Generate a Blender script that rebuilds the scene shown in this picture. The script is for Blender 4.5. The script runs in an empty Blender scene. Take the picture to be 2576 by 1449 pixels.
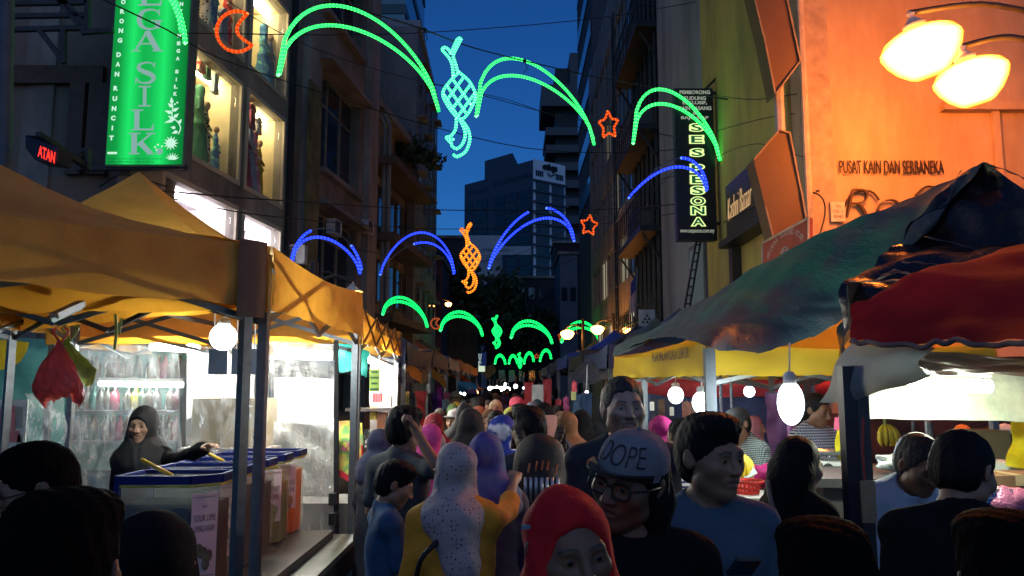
import bpy, math, random
import numpy as np
from mathutils import Vector, Matrix, Euler

SC = bpy.context.scene
COL = SC.collection
R = math.radians
random.seed(7)

# ------------------------------------------------------------------ camera, sky, exposure
FPX, CX, CY, CAMZ, HOR = 2012.0, 1288.0, 724.5, 1.82, 971.0
TH = math.atan((HOR - CY) / FPX)
cam_d = bpy.data.cameras.new("camera")
cam_d.sensor_width = 36.0
cam_d.lens = 36.0 * FPX / 2576.0
cam_d.clip_start = 0.05
cam_d.clip_end = 3000
cam = bpy.data.objects.new("camera", cam_d)
COL.objects.link(cam)
cam.location = (0, 0, CAMZ)
cam.rotation_euler = (math.pi / 2 + TH, 0, 0)
SC.camera = cam

W = bpy.data.worlds.new("World")
SC.world = W
W.use_nodes = True
wn = W.node_tree
for n in list(wn.nodes):
    wn.nodes.remove(n)
sky = wn.nodes.new("ShaderNodeTexSky")
sky.sky_type = 'NISHITA'
sky.sun_disc = False
sky.sun_elevation = R(28.0)
sky.sun_rotation = R(184)
sky.air_density = 1.3
sky.dust_density = 0.3
sky.ozone_density = 6.0
tint = wn.nodes.new("ShaderNodeMix")
tint.data_type = 'RGBA'
tint.blend_type = 'MULTIPLY'
tint.inputs[0].default_value = 1.0
tint.inputs[7].default_value = (0.13, 0.48, 1.0, 1)
bgn = wn.nodes.new("ShaderNodeBackground")
bgn.inputs[1].default_value = 0.06
won = wn.nodes.new("ShaderNodeOutputWorld")
wn.links.new(sky.outputs[0], tint.inputs[6])
wn.links.new(tint.outputs[2], bgn.inputs[0])
wn.links.new(bgn.outputs[0], won.inputs[0])

# soft warm fill added from behind the camera, for dusk and town glow
sun_d = bpy.data.lights.new("sun", 'SUN')
sun_d.energy = 0.25
sun_d.angle = R(110)
sun_d.color = (1.0, .86, .66)
sun = bpy.data.objects.new("sun", sun_d)
COL.objects.link(sun)
sun.rotation_euler = (R(90 - 28), 0, R(-4))

SC.view_settings.view_transform = 'Standard'
SC.view_settings.look = 'None'
SC.view_settings.exposure = 0.0
SC.view_settings.gamma = 1.0
SC.view_settings.use_curve_mapping = False
cy = SC.cycles
cy.use_denoising = True
try:
    cy.denoiser = 'OPENIMAGEDENOISE'
except Exception:
    pass
cy.max_bounces = 6
cy.diffuse_bounces = 3
cy.glossy_bounces = 3
cy.transmission_bounces = 4
cy.transparent_max_bounces = 12
cy.sample_clamp_indirect = 4.0
cy.sample_clamp_direct = 0.0
cy.caustics_reflective = False
cy.caustics_refractive = False


# ------------------------------------------------------------------ where a line of sight meets a depth, height or plane
def ray(u, v):
    a = (u - CX) / FPX
    b = (CY - v) / FPX
    return Vector((a, math.cos(TH) - b * math.sin(TH), math.sin(TH) + b * math.cos(TH)))


def P(u, v, Y):
    r = ray(u, v)
    return Vector((0, 0, CAMZ)) + r * (Y / r.y)


def PZ(u, v, z):
    r = ray(u, v)
    return Vector((0, 0, CAMZ)) + r * ((z - CAMZ) / r.z)


def PX(u, v, X):
    r = ray(u, v)
    return Vector((0, 0, CAMZ)) + r * (X / r.x)


def PL(u, v, p0, d):
    """meets the upright plane through p0 (x, y) along direction d (x, y)"""
    r = ray(u, v)
    n = Vector((-d[1], d[0]))
    t = (n.x * p0[0] + n.y * p0[1]) / (n.x * r.x + n.y * r.y)
    return Vector((0, 0, CAMZ)) + r * t


# ------------------------------------------------------------------ materials
def new_mat(name):
    m = bpy.data.materials.new(name)
    m.use_nodes = True
    nt = m.node_tree
    for n in list(nt.nodes):
        nt.nodes.remove(n)
    out = nt.nodes.new("ShaderNodeOutputMaterial")
    return m, nt, out


def N(nt, t, **kw):
    n = nt.nodes.new(t)
    for k, v in kw.items():
        setattr(n, k, v)
    return n


def c4(c):
    return (c[0], c[1], c[2], 1.0)


def noise_fac(nt, scale, detail=4, rough=0.6, stretch=None, coord='Object'):
    tc = N(nt, "ShaderNodeTexCoord")
    src = tc.outputs[coord]
    if stretch:
        mp = N(nt, "ShaderNodeMapping")
        mp.inputs['Scale'].default_value = stretch
        nt.links.new(src, mp.inputs['Vector'])
        src = mp.outputs[0]
    nz = N(nt, "ShaderNodeTexNoise")
    nz.inputs['Scale'].default_value = scale
    nz.inputs['Detail'].default_value = detail
    nz.inputs['Roughness'].default_value = rough
    nt.links.new(src, nz.inputs['Vector'])
    return nz.outputs[0], src


def ramp(nt, fac, stops):
    r = N(nt, "ShaderNodeValToRGB")
    e = r.color_ramp.elements
    while len(e) < len(stops):
        e.new(0.5)
    for i, (p, c) in enumerate(stops):
        e[i].position = p
        e[i].color = c4(c)
    nt.links.new(fac, r.inputs[0])
    return r.outputs[0]


def add_bump(nt, p, scale, strength, stretch=None, dist=0.02):
    f, _ = noise_fac(nt, scale, 5, 0.65, stretch)
    b = N(nt, "ShaderNodeBump")
    b.inputs['Strength'].default_value = strength
    b.inputs['Distance'].default_value = dist
    nt.links.new(f, b.inputs['Height'])
    nt.links.new(b.outputs[0], p.inputs['Normal'])


_MC = {}


def M(name, col, rough=0.65, metal=0.0, var=0.25, scale=6.0, bump=0.0, bscale=30.0, spec=0.4,
      trans=0.0, stain=None, stretch=None, tcol=None):
    if name in _MC:
        return _MC[name]
    m, nt, out = new_mat(name)
    p = N(nt, "ShaderNodeBsdfPrincipled")
    p.inputs['Roughness'].default_value = rough
    p.inputs['Metallic'].default_value = metal
    p.inputs['Specular IOR Level'].default_value = spec
    f, _ = noise_fac(nt, scale, 5, 0.65, stretch)
    lo = tuple(x * (1 - var) for x in col)
    hi = tuple(min(1.0, x * (1 + var)) for x in col)
    c = ramp(nt, f, [(0.3, lo), (0.7, hi)])
    if stain:
        f2, _ = noise_fac(nt, stain[1], 6, 0.7, stain[2] if len(stain) > 2 else None)
        k = ramp(nt, f2, [(0.45, (0, 0, 0)), (0.72, (1, 1, 1))])
        mx = N(nt, "ShaderNodeMix", data_type='RGBA')
        nt.links.new(k, mx.inputs[0])
        nt.links.new(c, mx.inputs[6])
        mx.inputs[7].default_value = c4(stain[0])
        c = mx.outputs[2]
    nt.links.new(c, p.inputs['Base Color'])
    if bump:
        add_bump(nt, p, bscale, bump, stretch)
    if trans:
        t = N(nt, "ShaderNodeBsdfTranslucent")
        if tcol:
            t.inputs[0].default_value = c4(tcol)
        else:
            nt.links.new(c, t.inputs[0])
        ms = N(nt, "ShaderNodeMixShader")
        ms.inputs[0].default_value = trans
        nt.links.new(p.outputs[0], ms.inputs[1])
        nt.links.new(t.outputs[0], ms.inputs[2])
        nt.links.new(ms.outputs[0], out.inputs[0])
    else:
        nt.links.new(p.outputs[0], out.inputs[0])
    _MC[name] = m
    return m


def ME(name, col, strength, edge=None, sample=True):
    """something that gives off light; edge = how fast the glow fades towards the rim, imitating bloom"""
    if name in _MC:
        return _MC[name]
    m, nt, out = new_mat(name)
    e = N(nt, "ShaderNodeEmission")
    e.inputs[0].default_value = c4(col)
    e.inputs[1].default_value = strength
    nt.links.new(e.outputs[0], out.inputs[0])
    if edge is not None:  # fading the emission by viewing angle paints in a bloom ring
        lw = N(nt, "ShaderNodeLayerWeight")
        lw.inputs[0].default_value = 0.5
        pw = N(nt, "ShaderNodeMath", operation='SUBTRACT')
        pw.inputs[0].default_value = 1.0
        nt.links.new(lw.outputs['Facing'], pw.inputs[1])
        p2 = N(nt, "ShaderNodeMath", operation='POWER')
        p2.inputs[1].default_value = edge
        nt.links.new(pw.outputs[0], p2.inputs[0])
        ml = N(nt, "ShaderNodeMath", operation='MULTIPLY_ADD')
        ml.inputs[1].default_value = strength
        ml.inputs[2].default_value = 0.9
        nt.links.new(p2.outputs[0], ml.inputs[0])
        nt.links.new(ml.outputs[0], e.inputs[1])
    if not sample:
        m.cycles.emission_sampling = 'NONE'
    _MC[name] = m
    return m


_FO = set()


def folded(m, scale=5.5, strength=.75, dist=.05, stretch=(1, 1, .45)):
    """adds soft drapery creases to a cloth material"""
    if m.name in _FO:
        return m
    _FO.add(m.name)
    nt = m.node_tree
    p = next((n for n in nt.nodes if n.type == 'BSDF_PRINCIPLED'), None)
    if p is None:
        return m
    tc = N(nt, "ShaderNodeTexCoord")
    mp = N(nt, "ShaderNodeMapping")
    mp.inputs['Scale'].default_value = stretch
    nt.links.new(tc.outputs['Object'], mp.inputs['Vector'])
    nz = N(nt, "ShaderNodeTexNoise")
    nz.noise_type = 'RIDGED_MULTIFRACTAL'
    nz.inputs['Scale'].default_value = scale
    nz.inputs['Detail'].default_value = 2.5
    nz.inputs['Distortion'].default_value = .9
    nt.links.new(mp.outputs[0], nz.inputs['Vector'])
    b = N(nt, "ShaderNodeBump")
    b.inputs['Strength'].default_value = strength
    b.inputs['Distance'].default_value = dist
    nt.links.new(nz.outputs[0], b.inputs['Height'])
    if p.inputs['Normal'].links:
        nt.links.new(p.inputs['Normal'].links[0].from_socket, b.inputs['Normal'])
    nt.links.new(b.outputs[0], p.inputs['Normal'])
    return m


def MPAT(name, kind, a, b, scale=20.0, rough=0.75, c=None, thr=0.3, stretch=None, bump=0.25):
    """printed cloth: kind dots / floral / plaid / stripes / weave"""
    if name in _MC:
        return _MC[name]
    m, nt, out = new_mat(name)
    p = N(nt, "ShaderNodeBsdfPrincipled")
    p.inputs['Roughness'].default_value = rough
    p.inputs['Specular IOR Level'].default_value = 0.25
    tc = N(nt, "ShaderNodeTexCoord")
    src = tc.outputs['Object']
    if stretch:
        mp = N(nt, "ShaderNodeMapping")
        mp.inputs['Scale'].default_value = stretch
        nt.links.new(src, mp.inputs['Vector'])
        src = mp.outputs[0]
    if kind == 'dots':
        v = N(nt, "ShaderNodeTexVoronoi")
        v.inputs['Scale'].default_value = scale
        v.inputs['Randomness'].default_value = 0.55
        nt.links.new(src, v.inputs['Vector'])
        col = ramp(nt, v.outputs['Distance'], [(thr * 0.8, b), (thr, a)])
    elif kind == 'floral':
        wz = N(nt, "ShaderNodeTexNoise")
        wz.inputs['Scale'].default_value = scale * 0.8
        nt.links.new(src, wz.inputs['Vector'])
        mxv = N(nt, "ShaderNodeMix", data_type='RGBA')
        mxv.inputs[0].default_value = 0.22
        nt.links.new(src, mxv.inputs[6])
        nt.links.new(wz.outputs[1], mxv.inputs[7])
        v = N(nt, "ShaderNodeTexVoronoi")
        v.inputs['Scale'].default_value = scale
        nt.links.new(mxv.outputs[2], v.inputs['Vector'])
        nz = N(nt, "ShaderNodeTexNoise")
        nz.inputs['Scale'].default_value = scale * 0.45
        nz.inputs['Detail'].default_value = 5
        nt.links.new(src, nz.inputs['Vector'])
        stops = [(0.57, a), (0.61, b)]
        if c:
            stops = [(0.36, a), (0.45, c), (0.53, b), (0.66, a)]
        col0 = ramp(nt, nz.outputs[0], stops)
        d = ramp(nt, v.outputs['Distance'], [(thr, (1, 1, 1)), (thr + .06, (0, 0, 0))])
        mx = N(nt, "ShaderNodeMix", data_type='RGBA')
        nt.links.new(d, mx.inputs[0])
        nt.links.new(col0, mx.inputs[6])
        mx.inputs[7].default_value = c4(b)
        col = mx.outputs[2]
    else:
        def wave(direction, sc, lo, hi):
            w = N(nt, "ShaderNodeTexWave", bands_direction=direction)
            w.inputs['Scale'].default_value = sc
            w.inputs['Distortion'].default_value = 0.4
            nt.links.new(src, w.inputs['Vector'])
            return ramp(nt, w.outputs[1], [(lo, (0, 0, 0)), (hi, (1, 1, 1))])
        if kind == 'stripes':
            f = wave('Z', scale, 0.5, 0.6)
            mx = N(nt, "ShaderNodeMix", data_type='RGBA')
            nt.links.new(f, mx.inputs[0])
            mx.inputs[6].default_value = c4(a)
            mx.inputs[7].default_value = c4(b)
            col = mx.outputs[2]
        else:
            f1 = wave('Z', scale, 0.55, 0.65)
            f2 = wave('DIAGONAL' if kind == 'weave' else 'X', scale, 0.55, 0.65)
            m1 = N(nt, "ShaderNodeMix", data_type='RGBA')
            nt.links.new(f1, m1.inputs[0])
            m1.inputs[6].default_value = c4(a)
            m1.inputs[7].default_value = c4(b)
            m2 = N(nt, "ShaderNodeMix", data_type='RGBA')
            k = N(nt, "ShaderNodeMath", operation='MULTIPLY')
            k.inputs[1].default_value = 0.6
            nt.links.new(f2, k.inputs[0])
            nt.links.new(k.outputs[0], m2.inputs[0])
            nt.links.new(m1.outputs[2], m2.inputs[6])
            m2.inputs[7].default_value = c4(b)
            col = m2.outputs[2]
    nt.links.new(col, p.inputs['Base Color'])
    if bump:
        add_bump(nt, p, 60, bump, None, 0.01)
    nt.links.new(p.outputs[0], out.inputs[0])
    _MC[name] = m
    return m


def MSKIN(name, rough=0.5):
    if name in _MC:
        return _MC[name]
    m, nt, out = new_mat(name)
    p = N(nt, "ShaderNodeBsdfPrincipled")
    p.inputs['Roughness'].default_value = rough
    p.inputs['Specular IOR Level'].default_value = 0.45
    a = N(nt, "ShaderNodeAttribute", attribute_name="Col")
    f, _ = noise_fac(nt, 35, 4, 0.6)
    k = ramp(nt, f, [(0.3, (0.82, 0.8, 0.78)), (0.7, (1, 1, 1))])
    mx = N(nt, "ShaderNodeMix", data_type='RGBA', blend_type='MULTIPLY')
    mx.inputs[0].default_value = 1.0
    nt.links.new(a.outputs[0], mx.inputs[6])
    nt.links.new(k, mx.inputs[7])
    nt.links.new(mx.outputs[2], p.inputs['Base Color'])
    add_bump(nt, p, 300, 0.12, None, 0.004)
    nt.links.new(p.outputs[0], out.inputs[0])
    _MC[name] = m
    return m


def MCLEAR(name, tint=(1, 1, 1), gloss=0.14, haze=0.12, bscale=9.0, bstr=0.6, stretch=None, rough=0.12, scuff=True):
    """clear plastic sheet or window glass: see-through, shiny, a little scuffed"""
    if name in _MC:
        return _MC[name]
    m, nt, out = new_mat(name)
    t = N(nt, "ShaderNodeBsdfTransparent")
    t.inputs[0].default_value = c4(tint)
    g = N(nt, "ShaderNodeBsdfGlossy")
    g.inputs['Roughness'].default_value = rough
    d = N(nt, "ShaderNodeBsdfDiffuse")
    d.inputs[0].default_value = (0.75, 0.77, 0.75, 1)
    tl = N(nt, "ShaderNodeBsdfTranslucent")
    tl.inputs[0].default_value = (0.8, 0.82, 0.8, 1)
    dd = N(nt, "ShaderNodeMixShader")
    dd.inputs[0].default_value = 0.6
    nt.links.new(d.outputs[0], dd.inputs[1])
    nt.links.new(tl.outputs[0], dd.inputs[2])
    f, _ = noise_fac(nt, bscale, 6, 0.7, stretch)
    b = N(nt, "ShaderNodeBump")
    b.inputs['Strength'].default_value = bstr
    b.inputs['Distance'].default_value = 0.06
    nt.links.new(f, b.inputs['Height'])
    nt.links.new(b.outputs[0], g.inputs['Normal'])
    m1 = N(nt, "ShaderNodeMixShader")
    if scuff:
        f2, _ = noise_fac(nt, bscale * 2.2, 7, 0.75, stretch)
        k = N(nt, "ShaderNodeMapRange")
        k.inputs[1].default_value = 0.42
        k.inputs[2].default_value = 0.75
        k.inputs[3].default_value = haze * 0.4
        k.inputs[4].default_value = min(1, haze * 4)
        nt.links.new(f2, k.inputs[0])
        nt.links.new(k.outputs[0], m1.inputs[0])
    else:
        m1.inputs[0].default_value = haze
    nt.links.new(t.outputs[0], m1.inputs[1])
    nt.links.new(dd.outputs[0], m1.inputs[2])
    m2 = N(nt, "ShaderNodeMixShader")
    m2.inputs[0].default_value = gloss
    nt.links.new(m1.outputs[0], m2.inputs[1])
    nt.links.new(g.outputs[0], m2.inputs[2])
    nt.links.new(m2.outputs[0], out.inputs[0])
    _MC[name] = m
    return m


# ------------------------------------------------------------------ objects
def tag(o, label=None, cat=None, group=None, kind=None):
    if label: o['label'] = label
    if cat: o['category'] = cat
    if group: o['group'] = group
    if kind: o['kind'] = kind
    return o


def thing(name, label, cat, loc=(0, 0, 0), rz=0.0, group=None):
    o = bpy.data.objects.new(name, None)
    COL.objects.link(o)
    o.location = loc
    o.rotation_euler = (0, 0, rz)
    return tag(o, label, cat, group)


def link(name, me, parent=None, mats=None, label=None):
    o = bpy.data.objects.new(name, me)
    COL.objects.link(o)
    if parent is not None:
        o.parent = parent
    if mats:
        for i, m in enumerate(mats):
            if i < len(o.material_slots):
                o.material_slots[i].link = 'OBJECT'
                o.material_slots[i].material = m
    if label:
        o['label'] = label
    return o


def copy_tree(o, parent=None):
    c = o.copy()
    COL.objects.link(c)
    if parent is not None:
        c.parent = parent
    for ch in list(o.children):
        copy_tree(ch, c)
    return c


class MB:
    """collects shapes; build() links them as one mesh object. Points are given in world space; parent placed at org"""

    def __init__(s):
        s.v, s.f, s.m, s.sm = [], [], [], []
        s.mi = 0
        s.smooth = False

    def face(s, idx):
        s.f.append(tuple(idx)); s.m.append(s.mi); s.sm.append(s.smooth)

    def add(s, vs, fs):
        o = len(s.v)
        s.v += [tuple(p) for p in vs]
        for f in fs:
            s.face([i + o for i in f])

    def box(s, c, size, rot=None, rz=0.0):
        hx, hy, hz = size[0] / 2, size[1] / 2, size[2] / 2
        m = rot if rot is not None else Matrix.Rotation(rz, 3, 'Z')
        c = Vector(c)
        vs = [c + m @ Vector((x * hx, y * hy, z * hz)) for x in (-1, 1) for y in (-1, 1) for z in (-1, 1)]
        s.add(vs, [(0, 1, 3, 2), (4, 6, 7, 5), (0, 4, 5, 1), (2, 3, 7, 6), (0, 2, 6, 4), (1, 5, 7, 3)])

    def beam(s, a, b, w, h=None, up=(0, 0, 1)):
        a, b = Vector(a), Vector(b)
        h = h or w
        d = (b - a)
        L = d.length
        d = d.normalized()
        upv = Vector(up)
        if abs(d.dot(upv)) > 0.98:
            upv = Vector((0, 1, 0))
        x = d.cross(upv).normalized()
        z = x.cross(d).normalized()
        rot = Matrix((x, d, z)).transposed()
        s.box((a + b) / 2, (w, L, h), rot)

    def tube(s, pts, r, n=6, close=False, cap=True):
        pts = [Vector(p) for p in pts]
        k = len(pts)
        rs = r if isinstance(r, (list, tuple)) else [r] * k
        o = len(s.v)
        px = None
        for i, p in enumerate(pts):
            if close:
                d = pts[(i + 1) % k] - pts[i - 1]
            else:
                d = pts[min(i + 1, k - 1)] - pts[max(i - 1, 0)]
            if d.length < 1e-9:
                d = Vector((0, 0, 1))
            d.normalize()
            if px is None:
                a = Vector((0, 0, 1)) if abs(d.z) < 0.9 else Vector((1, 0, 0))
                px = d.cross(a).normalized()
            else:
                px = (px - d * px.dot(d))
                px = px.normalized() if px.length > 1e-6 else d.orthogonal().normalized()
            py = d.cross(px)
            for j in range(n):
                t = 2 * math.pi * j / n
                s.v.append(tuple(p + (px * math.cos(t) + py * math.sin(t)) * rs[i]))
        for i in range(k if close else k - 1):
            i2 = (i + 1) % k
            for j in range(n):
                j2 = (j + 1) % n
                s.face([o + i * n + j, o + i * n + j2, o + i2 * n + j2, o + i2 * n + j])
        if cap and not close:
            s.face([o + j for j in range(n)][::-1])
            s.face([o + (k - 1) * n + j for j in range(n)])

    def lathe(s, c, prof, n=16, axis=None):
        c = Vector(c)
        rot = axis if axis is not None else Matrix.Identity(3)
        o = len(s.v)
        for (r, z) in prof:
            for j in range(n):
                t = 2 * math.pi * j / n
                s.v.append(tuple(c + rot @ Vector((r * math.cos(t), r * math.sin(t), z))))
        for i in range(len(prof) - 1):
            for j in range(n):
                j2 = (j + 1) % n
                s.face([o + i * n + j, o + i * n + j2, o + (i + 1) * n + j2, o + (i + 1) * n + j])

    def ball(s, c, r, n=10, m=7):
        rx, ry, rz = r if isinstance(r, (list, tuple)) else (r, r, r)
        c = Vector(c)
        o = len(s.v)
        s.v.append(tuple(c + Vector((0, 0, -rz))))
        for i in range(1, m):
            p = -math.pi / 2 + math.pi * i / m
            for j in range(n):
                t = 2 * math.pi * j / n
                s.v.append(tuple(c + Vector((rx * math.cos(p) * math.cos(t), ry * math.cos(p) * math.sin(t), rz * math.sin(p)))))
        s.v.append(tuple(c + Vector((0, 0, rz))))
        top = len(s.v) - 1
        for j in range(n):
            s.face([o, o + 1 + (j + 1) % n, o + 1 + j])
            s.face([top, o + 1 + (m - 2) * n + j, o + 1 + (m - 2) * n + (j + 1) % n])
        for i in range(m - 2):
            for j in range(n):
                a = o + 1 + i * n
                s.face([a + j, a + (j + 1) % n, a + n + (j + 1) % n, a + n + j])

    def prism(s, poly, ext):
        """poly: list of points; ext: vector"""
        k = len(poly)
        e = Vector(ext)
        o = len(s.v)
        s.v += [tuple(Vector(p)) for p in poly] + [tuple(Vector(p) + e) for p in poly]
        s.face([o + i for i in range(k)][::-1])
        s.face([o + k + i for i in range(k)])
        for i in range(k):
            j = (i + 1) % k
            s.face([o + i, o + j, o + k + j, o + k + i])

    def grid(s, rows):
        o = len(s.v)
        w = len(rows[0])
        for r in rows:
            s.v += [tuple(p) for p in r]
        for i in range(len(rows) - 1):
            for j in range(w - 1):
                s.face([o + i * w + j, o + i * w + j + 1, o + (i + 1) * w + j + 1, o + (i + 1) * w + j])

    def mesh(s, name, mats, org=(0, 0, 0), fix=True):
        me = bpy.data.meshes.new(name)
        ox, oy, oz = org
        me.from_pydata([(x - ox, y - oy, z - oz) for x, y, z in s.v], [], s.f)
        for m in (mats if isinstance(mats, (list, tuple)) else [mats]):
            me.materials.append(m)
        me.polygons.foreach_set("material_index", s.m)
        me.polygons.foreach_set("use_smooth", s.sm)
        me.update()
        return me

    def build(s, name, mats, parent=None, kind=None, label=None):
        org = tuple(parent.matrix_basis.translation) if parent is not None and parent.parent is None else (0, 0, 0)
        if parent is not None and parent.parent is not None:
            t = parent.matrix_basis.translation + parent.parent.matrix_basis.translation
            org = tuple(t)
        o = link(name, s.mesh(name, mats, org), parent)
        if kind: o['kind'] = kind
        if label: o['label'] = label
        return o


def one(name, mb, mats, label, cat, group=None):
    """a thing that is one mesh, its origin at its own base centre"""
    xs = np.array(mb.v)
    c = ((xs[:, 0].min() + xs[:, 0].max()) / 2, (xs[:, 1].min() + xs[:, 1].max()) / 2, xs[:, 2].min())
    o = link(name, mb.mesh(name, mats, c))
    o.location = c
    return tag(o, label, cat, group)


def cr(p0, p1, p2, p3, t):
    return 0.5 * ((2 * p1) + (p2 - p0) * t + (2 * p0 - 5 * p1 + 4 * p2 - p3) * t * t + (3 * p1 - p0 - 3 * p2 + p3) * t ** 3)


def spline(pts, n):
    pts = [Vector(p) for p in pts]
    out = []
    k = len(pts) - 1
    for i in range(n + 1):
        x = k * i / n
        j = min(int(x), k - 1)
        t = x - j
        out.append(cr(pts[max(j - 1, 0)], pts[j], pts[j + 1], pts[min(j + 2, k)], t))
    return out


def wrinkle(p, seed=0.0, f=1.0):
    x, y, z = p[0] * f, p[1] * f, p[2] * f
    return (math.sin(3.1 * x + 5.3 * z + seed) * 0.5 + math.sin(7.7 * y - 4.1 * z + 1.7 * seed + 2 * math.sin(2.3 * x)) * 0.3
            + math.sin(11.0 * x + 9.0 * y + 3.0 * z + seed * 2.1 + 1.5 * math.sin(6 * z)) * 0.2)


def cloth_rows(rows, nu, nv, amp=0.0, seed=0.0, f=1.0, edge=0.0):
    cols = [spline(r, nu) for r in rows]
    out = []
    g = [spline([cols[i][j] for i in range(len(cols))], nv) if len(cols) > 2 else
         [cols[0][j].lerp(cols[1][j], t / nv) for t in range(nv + 1)] for j in range(nu + 1)]
    for i in range(nv + 1):
        out.append([g[j][i].copy() for j in range(nu + 1)])
    if amp:
        res = []
        for i in range(nv + 1):
            row = []
            for j in range(nu + 1):
                a = out[min(i + 1, nv)][j] - out[max(i - 1, 0)][j]
                b = out[i][min(j + 1, nu)] - out[i][max(j - 1, 0)]
                nn = a.cross(b)
                nn = nn.normalized() if nn.length > 1e-9 else Vector((0, 0, 1))
                w = wrinkle(out[i][j], seed, f)
                p = out[i][j] + nn * (amp * w)
                if edge and i == nv:
                    p = p + (out[i][j] - out[i - 1][j]).normalized() * (edge * wrinkle(out[i][j], seed + 9, f * 3))
                row.append(p)
            res.append(row)
        out = res
    return out


def cloth(rows, nu=24, nv=12, amp=0.0, seed=0.0, f=1.0, edge=0.0, mb=None):
    mb = mb or MB()
    s0 = mb.smooth
    mb.smooth = True
    mb.grid(cloth_rows(rows, nu, nv, amp, seed, f, edge))
    mb.smooth = s0
    return mb


def text_pts(s, size, extrude=0.0, bevel=0.0, fill=True, offset=0.0, shear=0.0, space=1.0, align='CENTER', res=4):
    """lettering as (vertices, faces) in its own xy plane"""
    c = bpy.data.curves.new("lettering", 'FONT')
    c.body = s
    c.size = size
    c.extrude = extrude
    c.bevel_depth = bevel
    c.bevel_resolution = 1
    c.offset = offset
    c.shear = shear
    c.space_character = space
    c.align_x = align
    c.align_y = 'CENTER'
    c.resolution_u = res
    c.fill_mode = 'BOTH' if fill else 'NONE'
    if not fill:
        c.dimensions = '2D'
    o = bpy.data.objects.new("lettering", c)
    me = bpy.data.meshes.new_from_object(o)
    vs = [v.co.copy() for v in me.vertices]
    fs = [tuple(p.vertices) for p in me.polygons]
    bpy.data.objects.remove(o)
    bpy.data.meshes.remove(me)
    bpy.data.curves.remove(c)
    return vs, fs


def put_text(mb, s, size, org, ex, ey, fit=None, **kw):
    """lettering on a plane: org = centre, ex / ey = unit directions; fit = (width, height) to stretch to"""
    vs, fs = text_pts(s, size, **kw)
    if not vs:
        return
    ex, ey, org = Vector(ex), Vector(ey), Vector(org)
    ez = ex.cross(ey)
    x0 = min(v.x for v in vs); x1 = max(v.x for v in vs)
    y0 = min(v.y for v in vs); y1 = max(v.y for v in vs)
    sx = sy = 1.0
    if fit:
        if fit[0]: sx = fit[0] / max(1e-6, x1 - x0)
        if fit[1]: sy = fit[1] / max(1e-6, y1 - y0)
        if not fit[1]: sy = sx
        if not fit[0]: sx = sy
    mx, my = (x0 + x1) / 2, (y0 + y1) / 2
    mb.add([org + ex * ((v.x - mx) * sx) + ey * ((v.y - my) * sy) + ez * v.z for v in vs], fs)
# ------------------------------------------------------------------ smooth bodies grown from a distance field
def rotm(yaw=0, pitch=0, roll=0):
    """yaw about z, then pitch about x (positive looks up), then roll about y, degrees"""
    return np.array((Matrix.Rotation(R(yaw), 3, 'Z') @ Matrix.Rotation(R(pitch), 3, 'X') @ Matrix.Rotation(R(roll), 3, 'Y')), dtype=np.float32)


def cap_(a, b, ra, rb=None, k=0.02, op='+'):
    return (op, k, 'c', np.array(a, np.float32), np.array(b, np.float32), ra, ra if rb is None else rb)


def ell_(c, r, k=0.03, op='+', rot=None):
    return (op, k, 'e', np.array(c, np.float32), np.array(r, np.float32), rot)


def moved(prims, rot, t):
    """rot may carry an even scale"""
    out = []
    t = np.array(t, np.float32)
    S = float(np.linalg.norm(rot[:, 0]))
    rot1 = rot / S
    for p in prims:
        if p[2] == 'c':
            out.append((p[0], p[1], 'c', rot @ p[3] + t, rot @ p[4] + t, p[5] * S, p[6] * S))
        else:
            rr = rot1 if p[5] is None else rot1 @ p[5]
            out.append((p[0], p[1], 'e', rot @ p[3] + t, p[4] * S, rr))
    return out


def grown(prims, g):
    return [(p[0], p[1], 'c', p[3], p[4], p[5] + g, p[6] + g) if p[2] == 'c' else (p[0], p[1], 'e', p[3], p[4] + g, p[5]) for p in prims]


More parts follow.
